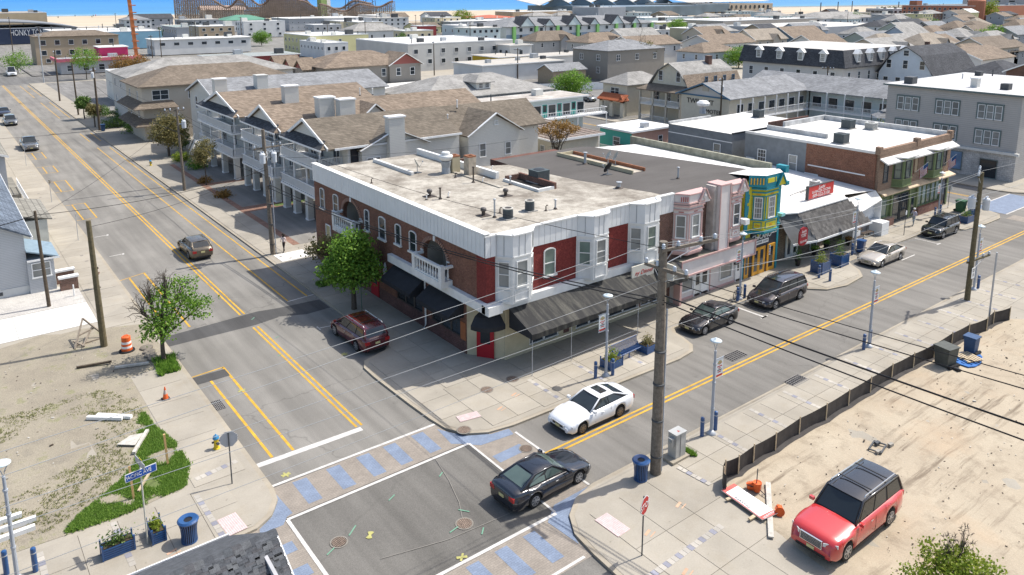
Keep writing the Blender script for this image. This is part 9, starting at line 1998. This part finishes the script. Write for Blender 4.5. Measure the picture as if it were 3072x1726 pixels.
# table of plainer far buildings: label, x0, x1, y0, y1, h, wall, roof, type, rise, windows W, windows S
C_=lambda n,c: mat(n,c,.85,.08,.3)
ww_,wg,wc,wy,wt=C_('far_white',(.62,.62,.60)),C_('far_grey',(.38,.39,.40)),C_('far_cream',(.55,.48,.33)),C_('far_yellow',(.60,.56,.30)),C_('far_tan',(.38,.30,.21))
rw_,rg,rd,rt_,rb=ROOFW,SH_LG,SH_DG,SH_TN,SH_BR;RRED=C_('far_red_roof',(.42,.12,.07));TLB=C_('far_teal_blue',(.20,.36,.46));BWL=brickm('far_brick',(.26,.16,.11),(.22,.13,.09),(.25,.2,.16),.6,.2)
FAR=[('long brown three-storey hotel beyond the far junction',30.2,54.4,288,300,9,wt,rb,'hip',1.6,[],[(6,6.2,1.5,1.6),(6,3.0,1.5,1.6),(4,.6,1.4,1.3)],'hotels beyond the junction'),
('long white motel with a blue roof edge and paired windows',70,105.7,308,320,5.6,ww_,rw_,'slab',0,[(3,2,1.6,1.4)],[(7,3.4,2.0,1.2)],'hotels beyond the junction'),('blue-walled flat building behind the brown hotel',62,84,355,375,7,TLB,rw_,'flat',0,[],[],'hotels beyond the junction'),
('white box left of the blue-walled building',44,56,366,386,7.5,wg,rw_,'flat',0,[],[(2,3,2,1.4)],'hotels beyond the junction'),('mottled grey flat block with rooftop plant',60,82,392,412,6.5,wg,rw_,'flat',0,[],[],'hotels beyond the junction'),
('tan seafront block with a dark parapet at the far left',20,62,520,560,12,C_('far_tan2',(.45,.36,.24)),wt,'flat',0,[],[],'seafront buildings'),('low motel with a dull green flat roof and red walls',66,92,226,238,4.4,C_('dark_red_wall',(.20,.05,.05)),roofm('dull_green_roof',(.30,.33,.32),(.2,.2,.18),.5,.2),'slab',0,[],[(5,1,1.8,1.8)],'motels beyond the taupe townhouse'),
('pale yellow motel with arched windows',116.2,140,274,300,7,wy,OFFW,'flat',0,[(7,4.3,1.2,1.4),(7,1.2,1.2,1.4)],[(3,4.3,1.2,1.4)],'motels beyond the taupe townhouse'),('white two-storey motel with a dark red roof line',112,121,252.5,274,5.5,ww_,rw_,'flat',0,[(7,3.2,1,1.1)],[(3,3,1.2,1.4)],'motels beyond the taupe townhouse'),
('long mottled white three-storey motel with paired windows',112,150,195,228,8,C_('mottled_white',(.50,.495,.47)),rw_,'flat',0,[],[(8,5.2,1.5,1.4),(8,2.2,1.5,1.4)],'white motels'),('black and white flat motel block',143.6,152,188,194.5,6.8,ww_,roofm('tan_flat',(.46,.43,.38),(.3,.28,.24),.4,.3),'slab',0,[(2,4,1.4,1.4)],[(1,4,1.4,1.4)],'white motels'),
('low motel with a tan roof and painted black steps',112.5,139.7,158.7,172,4.4,ww_,MATS['tan_flat'],'slab',0,[],[],'yellow-posted motel wings'),('low motel wing with yellow posts and a tan roof',131,142,177,190,4.4,C_('mustard',(.42,.30,.03)),MATS['tan_flat'],'slab',0,[],[],'yellow-posted motel wings'),('low white motel wing before the grey house',143.5,164,172,182,4.4,ww_,MATS['tan_flat'],'slab',0,[],[],'yellow-posted motel wings'),
('motel with a green metal roof by the coaster',150,178,480,500,7,ww_,C_('green_metal',(.10,.24,.17)),'hip',3,[],[(6,3.8,2,2),(6,.8,2,2)],'motels near the sea'),('grey-green roofed motel near the beach',101,120,398,425,6.6,wg,C_('grey_green_roof',(.25,.30,.28)),'slab',0,[(6,3.5,2,2)],[],'motels near the sea'),('white slab-sided motel with portholes by the coaster',186,240,470,500,7.5,wg,rw_,'slab',0,[(10,4,.8,.8)],[(14,4.6,.8,.8),(14,1.8,.8,.8)],'motels near the sea'),
('plain white far motel below the lattice masts',290,318,552,585,6,ww_,rw_,'flat',0,[],[(4,3,2,1.6)],'motels near the sea'),('cream-ended white flat motel below the left mast',209,250,446,470,6,wc,rw_,'flat',0,[],[(5,3,2,1.6)],'motels near the sea'),('white house with a green-grey hip roof and dormer',158,184,325,340,5.8,ww_,rg,'hip',3.4,[(2,2.4,1,1.6)],[(4,2.4,1,1.6)],'pale houses beyond the motels'),
('red sign block on a brick base',196,206,330,338,7,C_('sign_block_red',(.26,.05,.05)),ww_,'flat',0,[],[],'pale houses beyond the motels'),('blue-grey flat house left of the tall bare pole',222,250,330,350,6.4,PALEB,rw_,'flat',0,[(3,3,1,1.6)],[(5,3,1,1.6)],'pale houses beyond the motels'),('long grey far motel behind the red block',260,330,400,425,6,wg,rw_,'slab',0,[],[(10,3,1.6,1.4)],'pale houses beyond the motels'),
('motel with an orange-red roof band before the dunes',316.7,350,445,478,6.2,ww_,RRED,'hip',1.8,[(6,2.6,2.4,2)],[(4,2.6,2,2)],'motels near the sea'),('blank grey and white cinema-like block',422,452,440,470,12.5,wg,rw_,'flat',0,[],[],'blocks behind the green-striped hotel'),('white flat motel right of the blank block',352,385,398,425,6.5,ww_,rw_,'flat',0,[(4,3,1.4,1.4)],[(5,3,1.6,1.4)],'blocks behind the green-striped hotel'),('dark brown flat roofed strip by the dunes',400,470,520,545,8,wt,OFFW,'flat',0,[],[],'blocks behind the green-striped hotel'),
('yellow two-storey motel with a white balcony',334,365,305,325,6.4,wy,rw_,'slab',0,[(5,3.6,1,1.4)],[(4,3.4,3.2,2)],'motels right of the green-striped hotel'),('long low pale motel with blue posts',296,342,277,300,4,ww_,roofm('far_pale_roof',(.55,.53,.48),(.4,.36,.3),.4,.2),'slab',0,[(8,1,1.6,1.6)],[(8,1,2,1.8)],'motels right of the green-striped hotel'),('small white motel right of the green tree',301,322,250,262,5.8,wc,rw_,'slab',0,[],[(4,3,2,1.8)],'motels right of the green-striped hotel'),
('tan hip-roofed house behind the yellow motel',305,330,335,352,5,wt,rb,'hip',3.5,[],[],'motels right of the green-striped hotel'),('lilac-grey long block behind the yellow motel',372,420,345,365,7.5,PALEB,rw_,'flat',0,[(6,4,1,1.6)],[],'motels right of the green-striped hotel'),('long tan store with a dark red stripe',380,480,290,330,6.8,C_('store_tan',(.40,.36,.31)),rw_,'flat',0,[],[],'blocks at the right'),
('big grey panelled warehouse beyond the blue house',340,440,215,262,6,wg,MATS['far_pale_roof'],'flat',0,[],[],'blocks at the right'),('dark blue-grey house with dormer and outside stair',265.7,290,169,184,5.4,C_('slate_blue',(.11,.16,.20)),rt_,'gx',4.6,[(3,2,1.2,1.6)],[(3,2,1.2,1.6)],'houses at the right'),('grey balcony hotel left of the terracotta hotel',744,800,371,398,9,wg,rw_,'flat',0,[(6,5,5,2.4),(6,1,5,2.4)],[(6,5,5,2.4)],'beachfront hotels'),('white inn with a pale grey hip roof and verandas',487,560,290,320,6.4,ww_,rg,'hip',4,[(5,3.6,2,2)],[(12,3.6,2,2),(12,.6,2,2)],'blocks at the right'),('small yellow house-front before the terracotta hotel',690,706,280,292,8,wy,rw_,'gx',3,[],[(2,2,2,2)],'blocks at the right')]
for f in FAR:
    bldg(f[0],f[1],f[2],f[3],f[4],f[5],f[6],f[7],f[8],f[9] or 2,.4,Wn=f[10],Sn=f[11],wk=dict(style='pic'),group=f[12],cat='motel' if 'motel' in f[0] else ('hotel' if 'hotel' in f[0] else 'building'),name='motel' if 'motel' in f[0] else 'building')
# houses of the far right quarter, placed on their street grid
WCn=[('white',sidingm('fw',(.60,.60,.58),.25,.9)),('grey',sidingm('fg',(.36,.37,.37),.25,.9)),('beige',sidingm('fb',(.48,.43,.35),.25,.9)),('pale blue',sidingm('fl',(.42,.48,.54),.25,.9)),('sage',sidingm('fs',(.38,.42,.36),.25,.9))]
RCn=[('light grey',SH_LG),('tan',SH_TN),('brown',SH_BR),('grey',SH_GR),('charcoal',SH_DG),('sandy',shinglem('sandy_shingle',(.30,.26,.21),.15))]
HS=[(192,97,2,1,0),(203,81,2,1,0),(250,95,2,2,1),(264,95,1,2,1),(252,114,0,5,0),(263,116,1,1,1),(267,130,3,0,1),(300,113,1,0,0),(304,145,3,0,1),(300,130,2,3,0),(314,128,2,0,0),(351,124,1,3,1),(379,150,2,2,1),(391,200,0,4,0),(402,192,1,4,1),(419,187,2,3,1),(390,162,1,1,0),(215,128,0,1,1),(232,140,0,1,0),(222,112,2,0,1),(240,122,1,5,0),(285,150,4,3,1),(338,150,0,1,0),(356,172,4,0,1),(330,178,0,0,0),(310,195,3,3,1),(440,205,2,1,1),(455,180,1,2,0),(470,160,0,3,1),(430,150,4,1,0),(410,128,2,2,1),(380,108,0,3,0),(350,95,3,1,1),(325,88,2,1,0),(300,80,1,0,1),(275,75,0,2,0),(495,195,2,5,0),(520,215,0,1,1),(510,165,1,2,0),(540,185,3,4,1),(480,235,2,0,0),(560,230,0,2,1),(600,210,2,1,0),(570,180,1,4,1),(180,170,0,1,1),(195,182,3,0,0),(178,190,1,1,0),(205,160,0,1,1),(188,150,3,1,0),(235,165,2,5,1),(210,205,0,0,1),(228,215,1,3,0),(250,200,2,1,1),(272,215,3,0,0),(292,232,0,3,1),(170,208,1,2,0),(650,240,1,1,1),(690,225,0,3,0),(640,190,2,4,1),(450,120,0,5,0),(480,135,2,3,1),(540,140,1,1,0)]
seen={};rr_=random.Random(21)
for i,(x,y,wi,ri,gx) in enumerate(HS):
    wn_,wm=WCn[wi];rn,rm=RCn[ri];L,D_=rr_.uniform(16,23),rr_.uniform(10,13)
    form=('hip roof','gabled roof')[gx];two=(i % 3 != 0);z=6.4 if two else 5.0
    lab='%s %s house with a %s %s' % (wn_,'two-storey' if two else 'low',rn,form);k=seen.get(lab,0);seen[lab]=k+1
    near=min(((math.hypot(x-a[0],y-a[1]),a) for j,a in enumerate(HS) if j != i),key=lambda q: q[0])[1]
    lab += ' %s of a %s one%s' % ('left' if (near[0]*.79-near[1]*.61) > (x*.79-y*.61) else 'right',WCn[near[2]][0],'' if k == 0 else ' with '+RCn[near[3]][0])
    t=bldg(lab,x,x+L,y,y+D_,z,wm,rm,'gx' if gx else 'hip',rr_.uniform(2.6,3.8),.5,Wn=[(2,z-2.3,1,1.5)],Sn=[(4,z-2.3,1,1.5)],group='houses of the far right quarter')
    if i % 3 == 1:
        m=MB();cx=x+L*.6;m.box(cx-1.8,y-.8,.1,cx+1.8,y+2,z,wm);m.ext([(cx-1.8,y-.8,z),(cx+1.8,y-.8,z),(cx,y-.8,z+1.7)],(0,.1,0),wm);m.build('wing',t);m=MB();m.slab([(cx-2.2,y-1.2,z-.1),(cx,y-1.2,z+1.95),(cx,y+4,z+1.95),(cx-2.2,y+2,z-.1)],.14,rm);m.slab([(cx,y-1.2,z+1.95),(cx+2.2,y-1.2,z-.1),(cx+2.2,y+2,z-.1),(cx,y+4,z+1.95)],.14,rm);m.build('wing_roof',t)
# denser stock of modest motels and shops filling the blocks towards the sea
BX=[(o.location.x,o.location.y) for o in bpy.data.objects if o.parent is None and o.type == 'EMPTY' and o.location.y > 120]
cols=[('white',ww_),('grey',wg),('cream',wc),('tan',wt),('pale blue',PALEB),('yellow',wy),('white-sided',WCn[0][1]),('brick',BWL)];rfs=[('a flat white',rw_,'flat'),('a flat tan',MATS['tan_flat'],'slab'),('a grey hip',SH_GR,'hip'),('a pale hip',SH_LG,'hip'),('a brown gabled',SH_BR,'gx'),('a flat pale',MATS['far_pale_roof'],'slab'),('a charcoal gabled',SH_DG,'gx')]
ZN=[(60,115,325,360,'beyond the long white motel'),(90,190,345,470,'inland of the roller coaster'),(130,200,240,330,'behind the pale yellow motel'),(170,205,195,240,'behind the mottled white motel'),(210,300,305,450,'behind the green-striped hotel'),(300,480,340,500,'inland of the convention hall'),(250,330,205,250,'between the green-striped hotel and the houses'),(440,620,250,420,'right of the convention hall'),(620,740,230,300,'before the terracotta hotel'),(90,110,470,540,'by the left end of the boardwalk')]
used=set();cnt=0
for zi,(xa,xb,ya,yb,ph_) in enumerate(ZN):
    for k in range(int((xb-xa)*(yb-ya)/900)+2):
        x,y=rr_.uniform(xa,xb),rr_.uniform(ya,yb);L,D_=rr_.uniform(12,24),rr_.uniform(10,18)
        if any(abs(x+L/2-a) < 19 and abs(y+D_/2-b) < 17 for a,b in BX): continue
        for _ in range(12):
            (cn,cm),(fn,fm_,ft)=rr_.choice(cols),rr_.choice(rfs);st=rr_.choice((('low',3.6),('two-storey',6.2),('three-storey',8.2)))
            if (zi,cn,fn,st[0]) not in used: break
        used.add((zi,cn,fn,st[0]));BX.append((x+L/2,y+D_/2));h=st[1];rows=[z for z in (1.0,3.7,6.2) if z < h-1.5]
        bldg('%s %s building with %s roof %s' % (st[0],cn,fn,ph_),x,x+L,y,y+D_,h,cm,fm_,ft,2.6,.5,Wn=[(2,z,1.4,1.3) for z in rows],Sn=[(rr_.choice((3,4,5)),z,1.5,1.3) for z in rows],wk=dict(style='pic'),group='buildings '+ph_,cat='building',name='building');cnt += 1
        if k % 4 == 0: upole('pole by the %s %s building, %s roof, %s' % (st[0],cn,fn,ph_),x-2,y-2,11,.18,WOODB,[(10.5,2.2,30,0)],group='distant utility poles')
        if k % 5 == 1: tree('green tree beside the %s %s building %s' % (st[0],cn,ph_),(x-3,y-2,0),[(0,0,3.6,3,2.2),(1.6,.5,3,2,1.6),(-1.5,-.5,3,2,1.5)],900,LEAF_M if k % 2 else LEAF_G,.5,1.6,.25,seed=k+zi*40,clump=.5,group='distant trees')
print('infill',cnt)
# people and poles on the beach
for k in range(10): x,y=rr_.uniform(60,260),rr_.uniform(880,940);m=MB();m.lathe((x,y,-.1),[(.3,0),(.35,.9),(.4,1.3),(.15,1.5),(.2,1.75),(.05,1.85)],6,RED if k % 3 == 0 else DGREY);solo(m.build('beach_walker'),'tiny figure standing on the distant beach','beach figure','figures on the beach')
for k,(x,y) in enumerate(((905,520),(800,480),(955,470),(1010,560))): m=MB();m.path([(x,y,0),(x,y,14)],.6,6,DGREY);solo(m.build('light_pole'),('nearest','second','third','farthest')[k]+' tall dark light pole before the right-hand beach','pole','tall poles by the beach')
